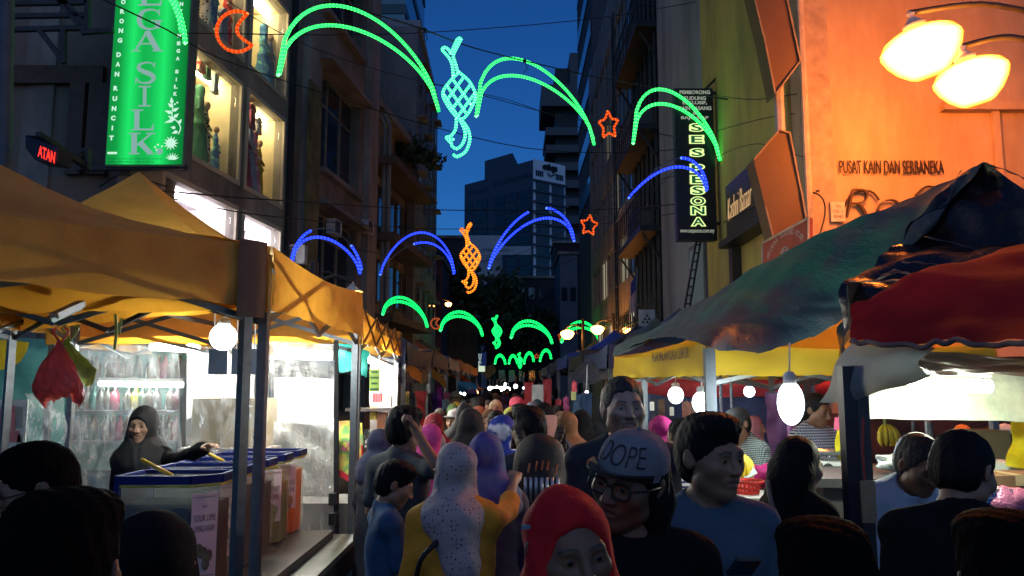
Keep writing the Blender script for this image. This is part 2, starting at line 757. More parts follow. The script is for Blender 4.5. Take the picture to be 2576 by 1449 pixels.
def field(prims, h, cut=None, noise=None, pad=0.03):
    lo = np.full(3, 9e9); hi = -lo
    for p in prims:
        if p[0] == '-':
            continue
        if p[2] == 'c':
            r = max(p[5], p[6])
            lo = np.minimum(lo, np.minimum(p[3], p[4]) - r); hi = np.maximum(hi, np.maximum(p[3], p[4]) + r)
        else:
            r = p[4].max() if p[5] is not None else p[4]
            lo = np.minimum(lo, p[3] - r); hi = np.maximum(hi, p[3] + r)
    lo = lo - pad; hi = hi + pad
    n = np.ceil((hi - lo) / h).astype(int) + 1
    ax = [(lo[i] + h * np.arange(n[i])).astype(np.float32) for i in range(3)]
    F = np.full(n, 0.5, np.float32)
    for p in prims:
        k = p[1]
        if p[2] == 'c':
            r = max(p[5], p[6])
            a, b = np.minimum(p[3], p[4]) - r, np.maximum(p[3], p[4]) + r
        else:
            r = p[4].max() if p[5] is not None else p[4]
            a, b = p[3] - r, p[3] + r
        m = k + 0.05
        i0 = np.clip(((a - m - lo) / h).astype(int), 0, n); i1 = np.clip(((b + m - lo) / h).astype(int) + 2, 0, n)
        if (i1 <= i0).any():
            continue
        X = ax[0][i0[0]:i1[0]][:, None, None]; Y = ax[1][i0[1]:i1[1]][None, :, None]; Z = ax[2][i0[2]:i1[2]][None, None, :]
        if p[2] == 'c':
            A, B = p[3], p[4]
            d = B - A
            dd = max(1e-9, float(d @ d))
            px, py, pz = X - A[0], Y - A[1], Z - A[2]
            t = np.clip((px * d[0] + py * d[1] + pz * d[2]) / dd, 0, 1)
            f = np.sqrt((px - t * d[0]) ** 2 + (py - t * d[1]) ** 2 + (pz - t * d[2]) ** 2) - (p[5] + (p[6] - p[5]) * t)
        else:
            px, py, pz = X - p[3][0], Y - p[3][1], Z - p[3][2]
            if p[5] is not None:
                q = p[5]
                px, py, pz = (q[0, 0] * px + q[1, 0] * py + q[2, 0] * pz, q[0, 1] * px + q[1, 1] * py + q[2, 1] * pz,
                              q[0, 2] * px + q[1, 2] * py + q[2, 2] * pz)
            r = p[4]
            k0 = np.sqrt((px / r[0]) ** 2 + (py / r[1]) ** 2 + (pz / r[2]) ** 2)
            k1 = np.sqrt((px / r[0] ** 2) ** 2 + (py / r[1] ** 2) ** 2 + (pz / r[2] ** 2) ** 2)
            f = k0 * (k0 - 1) / np.maximum(k1, 1e-6)
        S = F[i0[0]:i1[0], i0[1]:i1[1], i0[2]:i1[2]]
        if p[0] == '+':
            q = np.maximum(k - np.abs(S - f), 0) / k
            S[...] = np.minimum(S, f) - q * q * k * 0.25
        else:
            f = -f
            q = np.maximum(k - np.abs(S - f), 0) / k
            S[...] = np.maximum(S, f) + q * q * k * 0.25
    G = (ax[0][:, None, None], ax[1][None, :, None], ax[2][None, None, :])
    if noise is not None:
        F += noise(*G)
    if cut is not None:
        F = np.maximum(F, cut(*G))
    F[0], F[-1], F[:, 0], F[:, -1], F[:, :, 0], F[:, :, -1] = .1, .1, .1, .1, .1, .1
    return nets(F, lo, h)


_E = []
for _a in range(8):
    for _b in range(3):
        if not (_a >> _b) & 1:
            _E.append((_a, _a | (1 << _b)))


def nets(F, lo, h):
    s = F < 0
    nx, ny, nz = F.shape
    c = np.zeros((nx - 1, ny - 1, nz - 1), np.int8)
    off = [((a & 1), (a >> 1) & 1, (a >> 2) & 1) for a in range(8)]
    for (i, j, k) in off:
        c += s[i:nx - 1 + i, j:ny - 1 + j, k:nz - 1 + k]
    act = (c > 0) & (c < 8)
    idx = np.full(act.shape, -1, np.int32)
    ii = np.argwhere(act)
    n = len(ii)
    idx[act] = np.arange(n)
    acc = np.zeros((n, 3)); cnt = np.zeros(n)
    val = [F[ii[:, 0] + o[0], ii[:, 1] + o[1], ii[:, 2] + o[2]] for o in off]
    for a, b in _E:
        fa, fb = val[a], val[b]
        m = (fa < 0) != (fb < 0)
        t = np.where(m, fa / np.where(m, fa - fb, 1), 0)
        oa, ob = np.array(off[a]), np.array(off[b])
        acc += np.where(m[:, None], oa + t[:, None] * (ob - oa), 0)
        cnt += m
    V = lo + h * (ii + acc / cnt[:, None])
    Q = []
    sx = s[:-1, 1:-1, 1:-1] != s[1:, 1:-1, 1:-1]
    e = np.argwhere(sx); fl = s[:-1, 1:-1, 1:-1][sx]
    i, j, k = e[:, 0], e[:, 1] + 1, e[:, 2] + 1
    q = np.stack([idx[i, j - 1, k - 1], idx[i, j, k - 1], idx[i, j, k], idx[i, j - 1, k]], 1); q[~fl] = q[~fl][:, ::-1]; Q.append(q)
    sy = s[1:-1, :-1, 1:-1] != s[1:-1, 1:, 1:-1]
    e = np.argwhere(sy); fl = s[1:-1, :-1, 1:-1][sy]
    i, j, k = e[:, 0] + 1, e[:, 1], e[:, 2] + 1
    q = np.stack([idx[i - 1, j, k - 1], idx[i - 1, j, k], idx[i, j, k], idx[i, j, k - 1]], 1); q[~fl] = q[~fl][:, ::-1]; Q.append(q)
    sz = s[1:-1, 1:-1, :-1] != s[1:-1, 1:-1, 1:]
    e = np.argwhere(sz); fl = s[1:-1, 1:-1, :-1][sz]
    i, j, k = e[:, 0] + 1, e[:, 1] + 1, e[:, 2]
    q = np.stack([idx[i - 1, j - 1, k], idx[i, j - 1, k], idx[i, j, k], idx[i - 1, j, k]], 1); q[~fl] = q[~fl][:, ::-1]; Q.append(q)
    return V.astype(np.float32), np.concatenate(Q)


def np_mesh(name, V, Q, mats, col=None):
    me = bpy.data.meshes.new(name)
    me.vertices.add(len(V))
    me.vertices.foreach_set("co", np.ascontiguousarray(V, np.float32).ravel())
    me.loops.add(Q.size)
    me.loops.foreach_set("vertex_index", np.ascontiguousarray(Q, np.int32).ravel())
    me.polygons.add(len(Q))
    me.polygons.foreach_set("loop_start", np.arange(0, Q.size, 4, dtype=np.int32))
    me.update(calc_edges=True)
    me.polygons.foreach_set("use_smooth", np.ones(len(Q), bool))
    for m in mats:
        me.materials.append(m)
    if col is not None:
        a = me.color_attributes.new("Col", 'FLOAT_COLOR', 'POINT')
        a.data.foreach_set("color", np.concatenate([col, np.ones((len(col), 1))], 1).astype(np.float32).ravel())
    return me


def wav(seed, amp, fx=(9, 7, 5), sharp=False):
    rs = np.random.RandomState(seed)
    ph = rs.uniform(0, 6.28, 6)
    d = rs.uniform(0.6, 1.4, 9)

    def f(X, Y, Z):
        w = 1.3 * np.sin(4.1 * d[6] * X + 3.2 * Z + ph[4]) + 1.1 * np.sin(5.0 * Y * d[7] - 2.7 * Z + ph[5])
        g = (np.sin(fx[0] * d[0] * X + fx[1] * Y * d[1] + fx[2] * d[2] * Z + ph[0] + w)
             + 0.6 * np.sin(-1.9 * fx[0] * d[3] * X + 1.6 * fx[1] * Y + 2.1 * fx[2] * d[4] * Z + ph[1] + 1.4 * w)
             + 0.4 * np.sin(3.3 * fx[0] * X - 2.9 * fx[1] * d[5] * Y + 3.0 * fx[2] * Z + ph[2]))
        if sharp:
            g = 1 - 1.6 * np.abs(np.tanh(g))
        return (amp * g).astype(np.float32)
    return f


def folds(seed, amp):
    a = wav(seed, amp * .8, (10, 8, 7))
    b = wav(seed + 1, amp * .38, (9, 17, 21), True)
    return lambda X, Y, Z: a(X, Y, Z) + b(X, Y, Z)


# ------------------------------------------------------------------ head, in its own frame: face looks along +y, centre of the skull at 0
def head_prims(fem=False, heavy=0.0):
    j = 0.0 if fem else 0.004
    w = heavy
    P_ = [ell_((0, -.018, .030), (.074 + w, .094, .088), .03),
          ell_((0, .024, -.030), (.060 + w, .066, .083), .03),
          cap_((-.040 - j - w, .012, -.068), (.0, .050, -.098), .026, .020, .03),
          cap_((.040 + j + w, .012, -.068), (.0, .050, -.098), .026, .020, .03),
          ell_((0, .058, -.098), (.022 + j, .022, .018), .025),
          cap_((-.034, .076, .014), (.034, .076, .014), .013 + j * .7, None, .025),
          ell_((-.042 - w, .055, -.026), (.024, .024, .020), .035), ell_((.042 + w, .055, -.026), (.024, .024, .020), .035),
          ell_((-.031, .100, -.004), (.021, .020, .0135), .014, '-'), ell_((.031, .100, -.004), (.021, .020, .0135), .014, '-'),
          ell_((-.031, .0735, -.003), (.0175, .0132, .0145), .005), ell_((.031, .0735, -.003), (.0175, .0132, .0145), .005),
          cap_((0, .084, .006), (0, .107, -.034), .0075, .0115, .014),
          ell_((-.012, .097, -.037), (.009, .011, .008), .008), ell_((.012, .097, -.037), (.009, .011, .008), .008),
          ell_((0, .078, -.064), (.028, .012, .016), .018),
          cap_((-.021, .080, -.0625), (.021, .080, -.0625), .0052, None, .008), ell_((0, .0875, -.0610), (.013, .006, .0048), .006),
          ell_((0, .0855, -.0725), (.018, .0075, .006), .007),
          cap_((-.021, .0915, -.0700), (0, .0958, -.0665), .0048, None, .005, '-'), cap_((0, .0958, -.0665), (.021, .0915, -.0700), .0048, None, .005, '-'),
          ell_((-.077 - w, -.012, -.004), (.010, .020, .031), .008, '+', rotm(-18, 0, 0)),
          ell_((.077 + w, -.012, -.004), (.010, .020, .031), .008, '+', rotm(18, 0, 0)),
          ell_((-.087 - w, .0, -.002), (.008, .010, .018), .006, '-'), ell_((.087 + w, .0, -.002), (.008, .010, .018), .006, '-'),
          cap_((0, -.015, -.16), (0, -.012, -.06), .053 if not fem else .046, .05 if not fem else .044, .025)]
    return P_


_HC = {}


def head_mesh(fem, h, skin, brow=(.02, .015, .012), lips=None, beard=0.0, heavy=0.0, grey=0.0):
    key = (fem, h, heavy)
    if key not in _HC:
        _HC[key] = field(head_prims(fem, heavy), h)
    V, Q = _HC[key]
    x, y, z = V[:, 0], V[:, 1], V[:, 2]
    sk = np.array(skin)
    C = np.tile(sk, (len(V), 1))
    lipc = np.array(lips if lips is not None else (sk[0] * .85, sk[1] * .55, sk[2] * .55))

    def mixin(mask, c):
        mask = np.clip(mask, 0, 1)[:, None]
        C[:] = C * (1 - mask) + np.array(c) * mask
    fr = np.clip((y - .05) / .02, 0, 1)
    mixin(fr * 0.35 * np.exp(-((np.abs(x) - .042) / .02) ** 2 - ((z + .035) / .022) ** 2), (sk[0] * 1.05, sk[1] * .72, sk[2] * .7))
    mixin(fr * .5 * np.exp(-((np.abs(x) - .031) / .018) ** 2 - ((z + .004) / .012) ** 2), sk * .72)
    if beard:
        nz = .75 + .25 * np.sin(900 * x) * np.sin(800 * z + 300 * y)
        m = np.clip((-.030 - z + .25 * np.clip(np.abs(x) - .03, 0, 1) * 2.2) / .012, 0, 1) * np.clip((y + .015) / .02, 0, 1) * np.clip((z + .135) / .02, 0, 1)
        m = np.maximum(m, np.clip(1 - np.abs(z + .05) / .008, 0, 1) * fr * (np.abs(x) < .03))
        m = np.maximum(m, np.clip(1 - np.abs(np.abs(x) - .062) / .014, 0, 1) * np.clip((.01 - z) / .02, 0, 1) * (y < .06) * np.clip((y + .02) / .02, 0, 1))
        mixin(m * beard * nz, np.array((.035, .025, .02)) + grey)
    mixin(np.exp(-(x / .019) ** 4 - ((z + .0665) / .0095) ** 4) * (y > .070) * .9, lipc)
    t = np.abs(x)
    bz = .0185 + .004 * np.sin(np.clip((t - .012) / .04, 0, 1) * 3.1) - (t > .04) * (t - .04) * .3
    mixin(np.clip(1.2 - np.abs(z - bz) / (.0048 if not fem else .0035), 0, 1) * ((t > .011) & (t < .052)) * (y > .045) * .92, brow)
    mixin(((t - .012) ** 2 + (z + .044) ** 2 + ((y - .098) * .6) ** 2 < .0045 ** 2) * .8, sk * .25)
    return V, Q, C


def eye_mesh(sx, iris=(.03, .018, .01)):
    mb = MB()
    mb.smooth = True
    c = Vector((sx * .031, 0.0750, -.0035))
    ax = Matrix.Rotation(R(-90), 3, 'X')
    r = .0122
    mb.mi = 0
    mb.lathe(c, [(r * math.sin(t), r * math.cos(t)) for t in np.linspace(0.58, 2.0, 7)], 14, ax)
    mb.mi = 1
    mb.lathe(c, [(r * math.sin(t), (r + .0002) * math.cos(t)) for t in (0.24, .42, .58)], 14, ax)
    mb.mi = 2
    mb.lathe(c, [(.0001, r + .0004), (.0029, r + .0002)], 14, ax)
    a = M("eye_white", (.30, .28, .26), .3, var=.05)
    b = M("iris_%02d%02d" % (int(iris[0] * 99), int(iris[2] * 99)), iris, .15, var=.1)
    return mb.mesh("eye", [a, b, M("pupil", (.004, .004, .004), .1, var=0)])


_HH = {}


def hand_mesh(curl, side, h=.004, thumb=0.3, point=False):
    key = (round(curl, 2), side, h, round(thumb, 2), point)
    if key in _HH:
        return _HH[key]
    pr = [ell_((0, .045, 0), (.037, .052, .0145), .012), cap_((0, -.03, 0), (0, .02, 0), .025, .024, .02)]
    for i, (x, L) in enumerate(((-.028, .068), (-.0095, .078), (.0095, .073), (.027, .058))):
        x *= side
        c = 0.12 if (point and i == 0) else curl * (1 + .12 * i)
        a = np.array((x, .084 - abs(x) * .12, 0))
        ang = 0
        for f, dc, r0, r1 in ((.45, .8, .0098, .0088), (.32, 1.25, .0088, .008), (.25, .9, .008, .0066)):
            ang += c * dc
            b = a + np.array((x * .12 * f, math.cos(ang), -math.sin(ang))) * L * f
            pr.append(cap_(a, b, r0, r1, .004))
            a = b
    s = -side
    a = np.array((s * .028, .018, -.006)); b = np.array((s * (.052 - .02 * thumb), .05, -.012 - .02 * thumb)); c = np.array((s * (.056 - .05 * thumb), .078, -.018 - .028 * thumb))
    pr += [cap_(a, b, .0135, .0105, .008), cap_(b, c, .0105, .0082, .004)]
    _HH[key] = field(pr, h, pad=.015)
    return _HH[key]


SKINS = {'tan': (.30, .165, .095), 'brown': (.20, .10, .055), 'dark': (.10, .048, .026), 'fair': (.46, .28, .20), 'light': (.38, .22, .135)}
ARM = {'down': ((.182, -.012, 1.372), (.222, -.035, 1.10), (.232, .03, .865)),
       'swing': ((.190, -.01, 1.375), (.225, -.09, 1.12), (.235, .02, .90)),
       'fore': ((.190, -.01, 1.375), (.225, .0, 1.10), (.16, .21, 1.02)),
       'hold': ((.185, .0, 1.375), (.235, .03, 1.12), (.10, .24, 1.16))}


def person(label, x, y, H=1.68, rz=0.0, fem=False, skin='tan', yaw=0, pitch=0, roll=0, lean=0.0, hair=None, scarf=None, drape='short', scarfseed=1,
           top=None, sleeve='short', bottom=None, skirt=False, loose=0.0, arms=('down', 'down'), curl=(.35, .35), point=(False, False), roll_h=(0, 0),
           h=.011, hh=.0042, beard=0.0, grey=0.0, iris=(.03, .018, .01), brow=(.02, .015, .012), heavy=0.0, collar=False, hem=.86, width=1.0,
           group=None, hairkind='short', eyes=True, z0=0.0, hat=False):
    sc = H / 1.70
    for m_ in (top, bottom, scarf):
        if m_ is not None: folded(m_)
    root = thing("person", label, "person", (x, y, z0), rz, group)
    sk = SKINS[skin]
    sw = (.142 if fem else .160) * width
    Lr = np.array(Matrix.Rotation(-lean, 3, 'X'), np.float32)

    def LB(p):
        """bend of the trunk about the hips"""
        p = np.array(p, np.float32)
        q = p - np.array((0, 0, .93))
        return Lr @ q + np.array((0, 0, .93))
    torso = [ell_((0, 0, 1.23), (.155 * width + (0 if fem else .008), .108, .20), .04), ell_((0, .006, 1.05), ((.128 if fem else .142) * width, .10, .17), .05),
             ell_((0, -.012, .93), (.166 * width if fem else .158 * width, .118, .13), .05),
             cap_((-sw, -.012, 1.372), (sw, -.012, 1.372), .050 if fem else .055, None, .05),
             cap_((0, -.02, 1.45), (-sw * .85, -.018, 1.39), .046, .04, .04), cap_((0, -.02, 1.45), (sw * .85, -.018, 1.39), .046, .04, .04)]
    if fem:
        torso += [ell_((-.064, .078, 1.225), (.062, .055, .066), .04), ell_((.064, .078, 1.225), (.062, .055, .066), .04)]
    else:
        torso += [ell_((-.07, .045, 1.27), (.08, .06, .075), .04), ell_((.07, .045, 1.27), (.08, .06, .075), .04)]
    torso = moved(torso, Lr, np.array((0, 0, .93)) - Lr @ np.array((0, 0, .93)))
    neck = [cap_(LB((0, -.025, 1.38)), LB((0, .0, 1.50)), .058 if not fem else .052, .05 if not fem else .045, .03)]
    A = []
    for i, side in ((0, -1), (1, 1)):
        a = arms[i]
        if isinstance(a, str):
            a = [(side * p[0] * (.92 if fem else 1), p[1], p[2]) for p in ARM[a]]
            a = [LB(p) for p in a]
            if lean > .25:
                a[1] = a[0] + np.array((side * .03, .06, -.26)); a[2] = a[1] + np.array((-side * .02, .12, -.2))
        A.append([np.array(p, np.float32) for p in a])
    armp = []
    for a in A:
        armp += [cap_(a[0], a[1], .050 if not fem else .044, .039, .03), cap_(a[1], a[2], .040 if not fem else .036, .027, .012)]
    legs = []
    for s in (-1, 1):
        st = .05 * s if not skirt else .02 * s
        legs += [cap_((s * .088, 0, .90), (s * .092, .02 + st, .49), .088, .058, .03), cap_((s * .092, .02 + st, .49), (s * .095, -.015 + st * 1.6, .085), .057, .038, .015),
                 cap_((s * .095, -.03 + st * 1.6, .045), (s * .105, .12 + st * 1.6, .032), .040, .030, .02)]
    # body: trunk, limbs, then the finer head and hands in the same mesh
    V, Q = field(torso + neck + armp + legs, h * 2.2)
    C = np.tile(np.array(sk), (len(V), 1))
    hc = LB((0, .012, 1.588))
    HR = (Lr @ rotm(yaw, pitch, roll)).astype(np.float32)
    piv = LB((0, -.01, 1.50))
    HS = 1.07
    HT = piv - HR @ (HS * np.array((0, -.022, -.088), np.float32))
    HR = (HR * HS).astype(np.float32)
    HV, HQ, HC_ = head_mesh(fem, hh if hh < .0035 else hh * 1.2, sk, brow=brow, beard=beard, heavy=heavy, grey=grey)
    Vs, Qs, Cs = [V, (HV @ HR.T + HT).astype(np.float32)], [Q, HQ + len(V)], [C, HC_]
    n = len(V) + len(HV)
    for i, side in ((0, -1), (1, 1)):
        a = A[i]
        d = a[2] - a[1]; d = d / np.linalg.norm(d)
        ref = np.array((side * 1.0, 0, 0.15)) if abs(d[2]) > .6 else np.array((side * .25, 0, 1.0))
        ref = ref - d * (ref @ d); ref /= np.linalg.norm(ref)
        q = np.array(Matrix.Rotation(R(roll_h[i]), 3, Vector(d)))
        zz = q @ ref
        xx = np.cross(d, zz)
        rot = np.stack([xx, d, zz], 1)
        hv, hq = hand_mesh(curl[i], side, max(.0052, hh * 1.1), point=point[i])
        Vs.append((hv @ rot.T + a[2] + d * .012).astype(np.float32)); Qs.append(hq + n); Cs.append(np.tile(np.array(sk) * 1.02, (len(hv), 1)))
        n += len(hv)
    me = np_mesh("body", np.concatenate(Vs), np.concatenate(Qs), [MSKIN("skin_" + skin)], np.concatenate(Cs))

    def part(name, me, mats=None, label=None):
        o = link(name, me, root, None, label)
        o.scale = (sc, sc, sc)
        return o
    part("body", me)
    if eyes:
        for sx in (-1, 1):
            e = link("eye", eye_mesh(sx, iris), root)
            e.matrix_basis = Matrix.Scale(sc, 4) @ Matrix.Translation(Vector(HT)) @ Matrix(HR.tolist()).to_4x4()
    root['_HT'] = [float(t) for t in HT]
    ck = .013 + loose * .03
    ws = int(abs(x * 131 + y * 37 + H * 100)) % 9999
    # clothes
    if top is not None:
        pr = grown(torso, ck)
        if loose:
            pr += [cap_(LB((0, .0, 1.2)), LB((0, 0, .86)), .15 + .04 * loose, .165 + .05 * loose, .05)]
        for a in A:
            d1 = a[1] - a[0]
            if sleeve == 'short':
                e = a[0] + d1 * .72
                pr += [cap_(a[0], e, .056 if not fem else .050, .060 + loose * .01, .025)]
            elif sleeve == 'half':
                pr += [cap_(a[0], a[1], .058, .054, .025), cap_(a[1], a[1] + (a[2] - a[1]) * .35, .052, .048, .012)]
            elif sleeve == 'long':
                pr += [cap_(a[0], a[1], .058 if not fem else .053, .050, .025), cap_(a[1], a[1] + (a[2] - a[1]) * .95, .050, .040 + loose * .012, .012)]
        if skirt:
            pr += [cap_((0, 0, .95), (0, .0, .55), .16, .20, .06)]
        nk = LB((0, .012, 1.512)); hz = hem

        def cut(X, Y, Z, nk=nk):
            f = .078 - np.sqrt((X - nk[0]) ** 2 + (Y - nk[1]) ** 2 + (Z - nk[2]) ** 2)
            return np.maximum(f, (hz - Z) if not skirt else (.5 - Z))
        if collar:
            pr += [cap_(LB((0, -.03, 1.44)), LB((0, .02, 1.47)), .068, .066, .02)]
        V, Q = field(pr, h * 1.25, cut, folds(ws, .0050 + .004 * loose))
        part("shirt" if not skirt else "tunic", np_mesh("shirt", V, Q, [top]))
    if skirt:
        V, Q = field([cap_((0, 0, .9), (0, .02, .12), .15, .23, .03)], h * 2, lambda X, Y, Z: .09 - Z, wav(ws + 3, .008, (18, 14, 2)))
        part("skirt", np_mesh("skirt", V, Q, [bottom or top]))
    elif bottom is not None:
        pr = [p for p in grown(legs, .014) if p[2] == 'c'][0:2] + grown(legs, .014)[3:5] + [ell_((0, -.01, .92), (.172 * width, .13, .12), .04)]
        V, Q = field(pr, h * 1.8, lambda X, Y, Z: np.maximum(.07 - Z, Z - .99), wav(ws + 5, .005, (14, 12, 9)))
        part("trousers", np_mesh("trousers", V, Q, [bottom]))
    V, Q = field(grown([legs[2], legs[5]], .010), .012, lambda X, Y, Z: -Z - .0 + 0 * X)
    part("shoes", np_mesh("shoes", V, Q, [M("shoe_rubber", (.03, .03, .032), .6)]))
    # what is on the head
    if hair is not None:
        hp = [ell_((0, -.020, .034), (.083 + heavy, .103, .093), .03), ell_((0, -.045, -.02), (.077 + heavy, .07, .075), .03)]
        if hairkind == 'full':
            hp += [ell_((0, .028, .088), (.062, .062, .036), .03), ell_((-.035, .0, .095), (.05, .07, .032), .03), ell_((.035, .0, .095), (.05, .07, .032), .03)]
        if hairkind == 'quiff':
            hp += [ell_((0, .042, .090), (.062, .050, .034), .03), ell_((0, .0, .096), (.064, .075, .028), .03)]
        if hairkind == 'long':
            hp += [ell_((0, -.04, -.06), (.088, .085, .12), .04), cap_((0, -.075, -.05), (0, -.135, -.36), .075, .06, .05), cap_((.05, -.05, -.04), (.055, -.07, -.30), .045, .035, .04),
                   cap_((-.05, -.05, -.04), (-.055, -.07, -.30), .045, .035, .04)]
        if hairkind == 'shag':
            hp += [ell_((0, -.05, -.05), (.092, .082, .09), .03), cap_((.06, -.05, -.05), (.066, -.045, -.145), .042, .032, .03), cap_((-.06, -.05, -.05), (-.066, -.045, -.145), .042, .032, .03),
                   cap_((0, -.09, -.05), (0, -.095, -.16), .05, .045, .03)]
        face = [ell_((0, .104, -.033 if hairkind == 'short' else -.045), (.076 + heavy, .070, .108 if hairkind == 'short' else .098), .012, '-')]
        if hairkind in ('short', 'full', 'quiff'):
            face += [ell_((-.09, .04, -.055), (.05, .06, .05), .012, '-'), ell_((.09, .04, -.055), (.05, .06, .05), .012, '-'), ell_((-.088, -.012, -.02), (.02, .026, .04), .006, '-'), ell_((.088, -.012, -.02), (.02, .026, .04), .006, '-')]
        if hairkind == 'short':
            face += [ell_((-.046, .092, .005), (.036, .05, .072), .012, '-'), ell_((.046, .092, .005), (.036, .05, .072), .012, '-')]
        zc = {'long': -.6, 'shag': -.3}.get(hairkind, -.083)
        V, Q = field(hp + face, hh * 1.3, lambda X, Y, Z: np.maximum(zc - Z + .35 * np.clip(Y + .02, 0, 1), (Z - .05 if hat else Z - 9)), wav(ws + 7, .0013, (120, 130, 40)))
        part("hair", np_mesh("hair", (V @ HR.T + HT).astype(np.float32), Q, [hair]))
    if scarf is not None:
        sp = [ell_((0, -.018, .030), (.088, .108, .098), .03), ell_((0, .005, -.035), (.086, .086, .094), .04), cap_((0, .0, -.06), (0, -.012, -.17), .080, .085, .05)]
        sp = moved(sp, HR, HT)
        if drape == 'short':
            sp += [ell_(LB((0, -.0, 1.36)), (.215 if fem else .23, .155, .13), .07, '+', Lr), ell_(LB((0, .05, 1.30)), (.155, .115, .13), .05, '+', Lr), ell_(LB((0, -.06, 1.36)), (.17, .12, .12), .05, '+', Lr), ell_(LB((0, -.065, 1.43)), (.14, .105, .11), .05, '+', Lr)]
        elif drape == 'long':
            sp += [ell_(LB((0, -.01, 1.36)), (.235, .16, .15), .07, '+', Lr), cap_(LB((0, .0, 1.34)), LB((0, .0, .98)), .19, .24, .06)]
        elif drape == 'point':
            sp += [ell_(LB((0, -.01, 1.40)), (.165, .135, .085), .08, '+', Lr), cap_(LB((.0, -.055, 1.37)), LB((.035, -.125, 1.20)), .135, .075, .06), cap_(LB((.035, -.125, 1.20)), LB((.07, -.15, .99)), .078, .018, .04),
                   ell_(LB((0, .07, 1.30)), (.13, .085, .12), .05, '+', Lr)]
        elif drape == 'wrap':
            sp += [ell_(LB((0, .0, 1.40)), (.15, .12, .09), .05, '+', Lr), cap_(LB((-.06, .09, 1.40)), LB((.06, .09, 1.38)), .05, None, .03)]
        op = moved([ell_((0, .114, -.021), (.067, .082, .088), .010, '-')], HR, HT)
        V, Q = field(sp + op, max(.008, h * .95), None, folds(ws + scarfseed, .0075))
        part("headscarf", np_mesh("headscarf", V, Q, [scarf]))
        pr = moved([ell_((0, -.018, .030), (.079, .100, .093), .03)], HR, HT)
    root['_sc'] = sc
    root['_HR'] = [float(t) for t in HR.ravel()]
    return root


def on_head(root, name, mb, mats, label=None):
    """a part worn on the head, shaped in the head's own frame"""
    sc = root['_sc']
    HR = Matrix(np.array(list(root['_HR'])).reshape(3, 3).tolist()).to_4x4()
    o = link(name, mb.mesh(name, mats), root, None, label)
    o.matrix_basis = Matrix.Scale(sc, 4) @ Matrix.Translation(Vector(list(root['_HT']))) @ HR
    return o


def glasses(root, col=(.01, .01, .01), w=.0024):
    mb = MB()
    mb.smooth = True
    for s in (-1, 1):
        pts = []
        for t in np.linspace(0, 2 * math.pi, 20, endpoint=False):
            cx_, cz_ = math.cos(t), math.sin(t)
            sg = lambda v: math.copysign(abs(v) ** .7, v)
            pts.append((s * .033 + .025 * sg(cx_), .098 - .012 * abs(s * .033 + .025 * cx_) * 8 * .12, -.006 + .019 * sg(cz_)))
        mb.tube(pts, w, 6, close=True)
        mb.tube([(s * .058, .095, .002), (s * .078, .06, .003), (s * .084, -.01, .002)], w * .9, 5)
    mb.tube([(-.009, .100, .0), (0, .103, .002), (.009, .100, .0)], w, 5)
    return on_head(root, "glasses", mb, [M("glasses_frame_%d" % int(col[0] * 999), col, .3, var=.05)])


def cap(root, mat, brim=None, text=None, tmat=None, back=False):
    mb = MB()
    mb.smooth = True
    n = 28
    rows = []
    a, b, c = .086, .108, .088
    for i in range(9):
        p = (math.pi / 2) * i / 8
        rows.append([Vector((a * math.cos(p) ** .85 * math.cos(t), -.014 + b * math.cos(p) ** .85 * math.sin(t), .036 + c * math.sin(p) ** .9 * 1.0)) for t in np.linspace(0, 2 * math.pi, n + 1)])
    mb.grid(rows)
    mb.grid([[Vector((r.x * .97, r.y, r.z)) for r in rows[0]], [Vector((r.x * .96, r.y * .98, r.z - .02)) for r in rows[0]]])
    mb.ball((0, -.014, .127), .006, 8, 5)
    o = on_head(root, "cap", mb, [mat])
    mb = MB()
    mb.smooth = True
    top_, bot = [], []
    for i in range(5):
        q = i / 4
        rt, rb = [], []
        for t in np.linspace(-1.15, 1.15, 15):
            r = 1 + q * .72 * math.cos(t * 1.05)
            x_, y_ = a * math.sin(t) * (1 + .10 * q), -.014 + b * math.cos(t) * r
            z_ = .030 - .10 * x_ * x_ / a * 1.2 + .022 * q
            rt.append(Vector((x_, y_, z_))); rb.append(Vector((x_, y_, z_ - .006)))
        top_.append(rt); bot.append(rb)
    mb.grid(top_); mb.grid([r[::-1] for r in bot]); mb.grid([top_[-1], bot[-1]][::-1])
    b_ = on_head(root, "brim", mb, [brim or mat])
    b_.parent = root
    if text:
        vs, fs = text_pts(text, .05, extrude=.001, shear=0.12, space=.95, offset=-.0010, res=6)
        x0, x1 = min(v.x for v in vs), max(v.x for v in vs)
        y0, y1 = min(v.y for v in vs), max(v.y for v in vs)
        pts = []
        for v in vs:
            t = ((v.x - x0) / (x1 - x0) - .5) * -1.5 - .16
            q = .16 + (v.y - y0) / (y1 - y0) * .62
            k = 1.026 + v.z * 6
            p = (math.pi / 2) * q * .62
            pts.append((a * math.cos(p) ** .85 * math.sin(t) * k, -.014 + b * math.cos(p) ** .85 * math.cos(t) * k, .036 + c * math.sin(p) ** .9 * k))
        mt = MB()
        mt.add(pts, fs)
        on_head(root, "lettering", mt, [tmat])
    return o
# ------------------------------------------------------------------ ground and buildings
mb = MB()
mb.grid([[Vector((x, y, 0)) for x in (-400, -12, 0, 12, 400)] for y in (-400, -5, 20, 60, 900)])
asph = M("wet_asphalt", (.045, .044, .045), .42, var=.45, scale=3, bump=.5, bscale=70, stain=((.02, .02, .022), .7))
o = mb.build("street", [asph]); o['kind'] = 'structure'

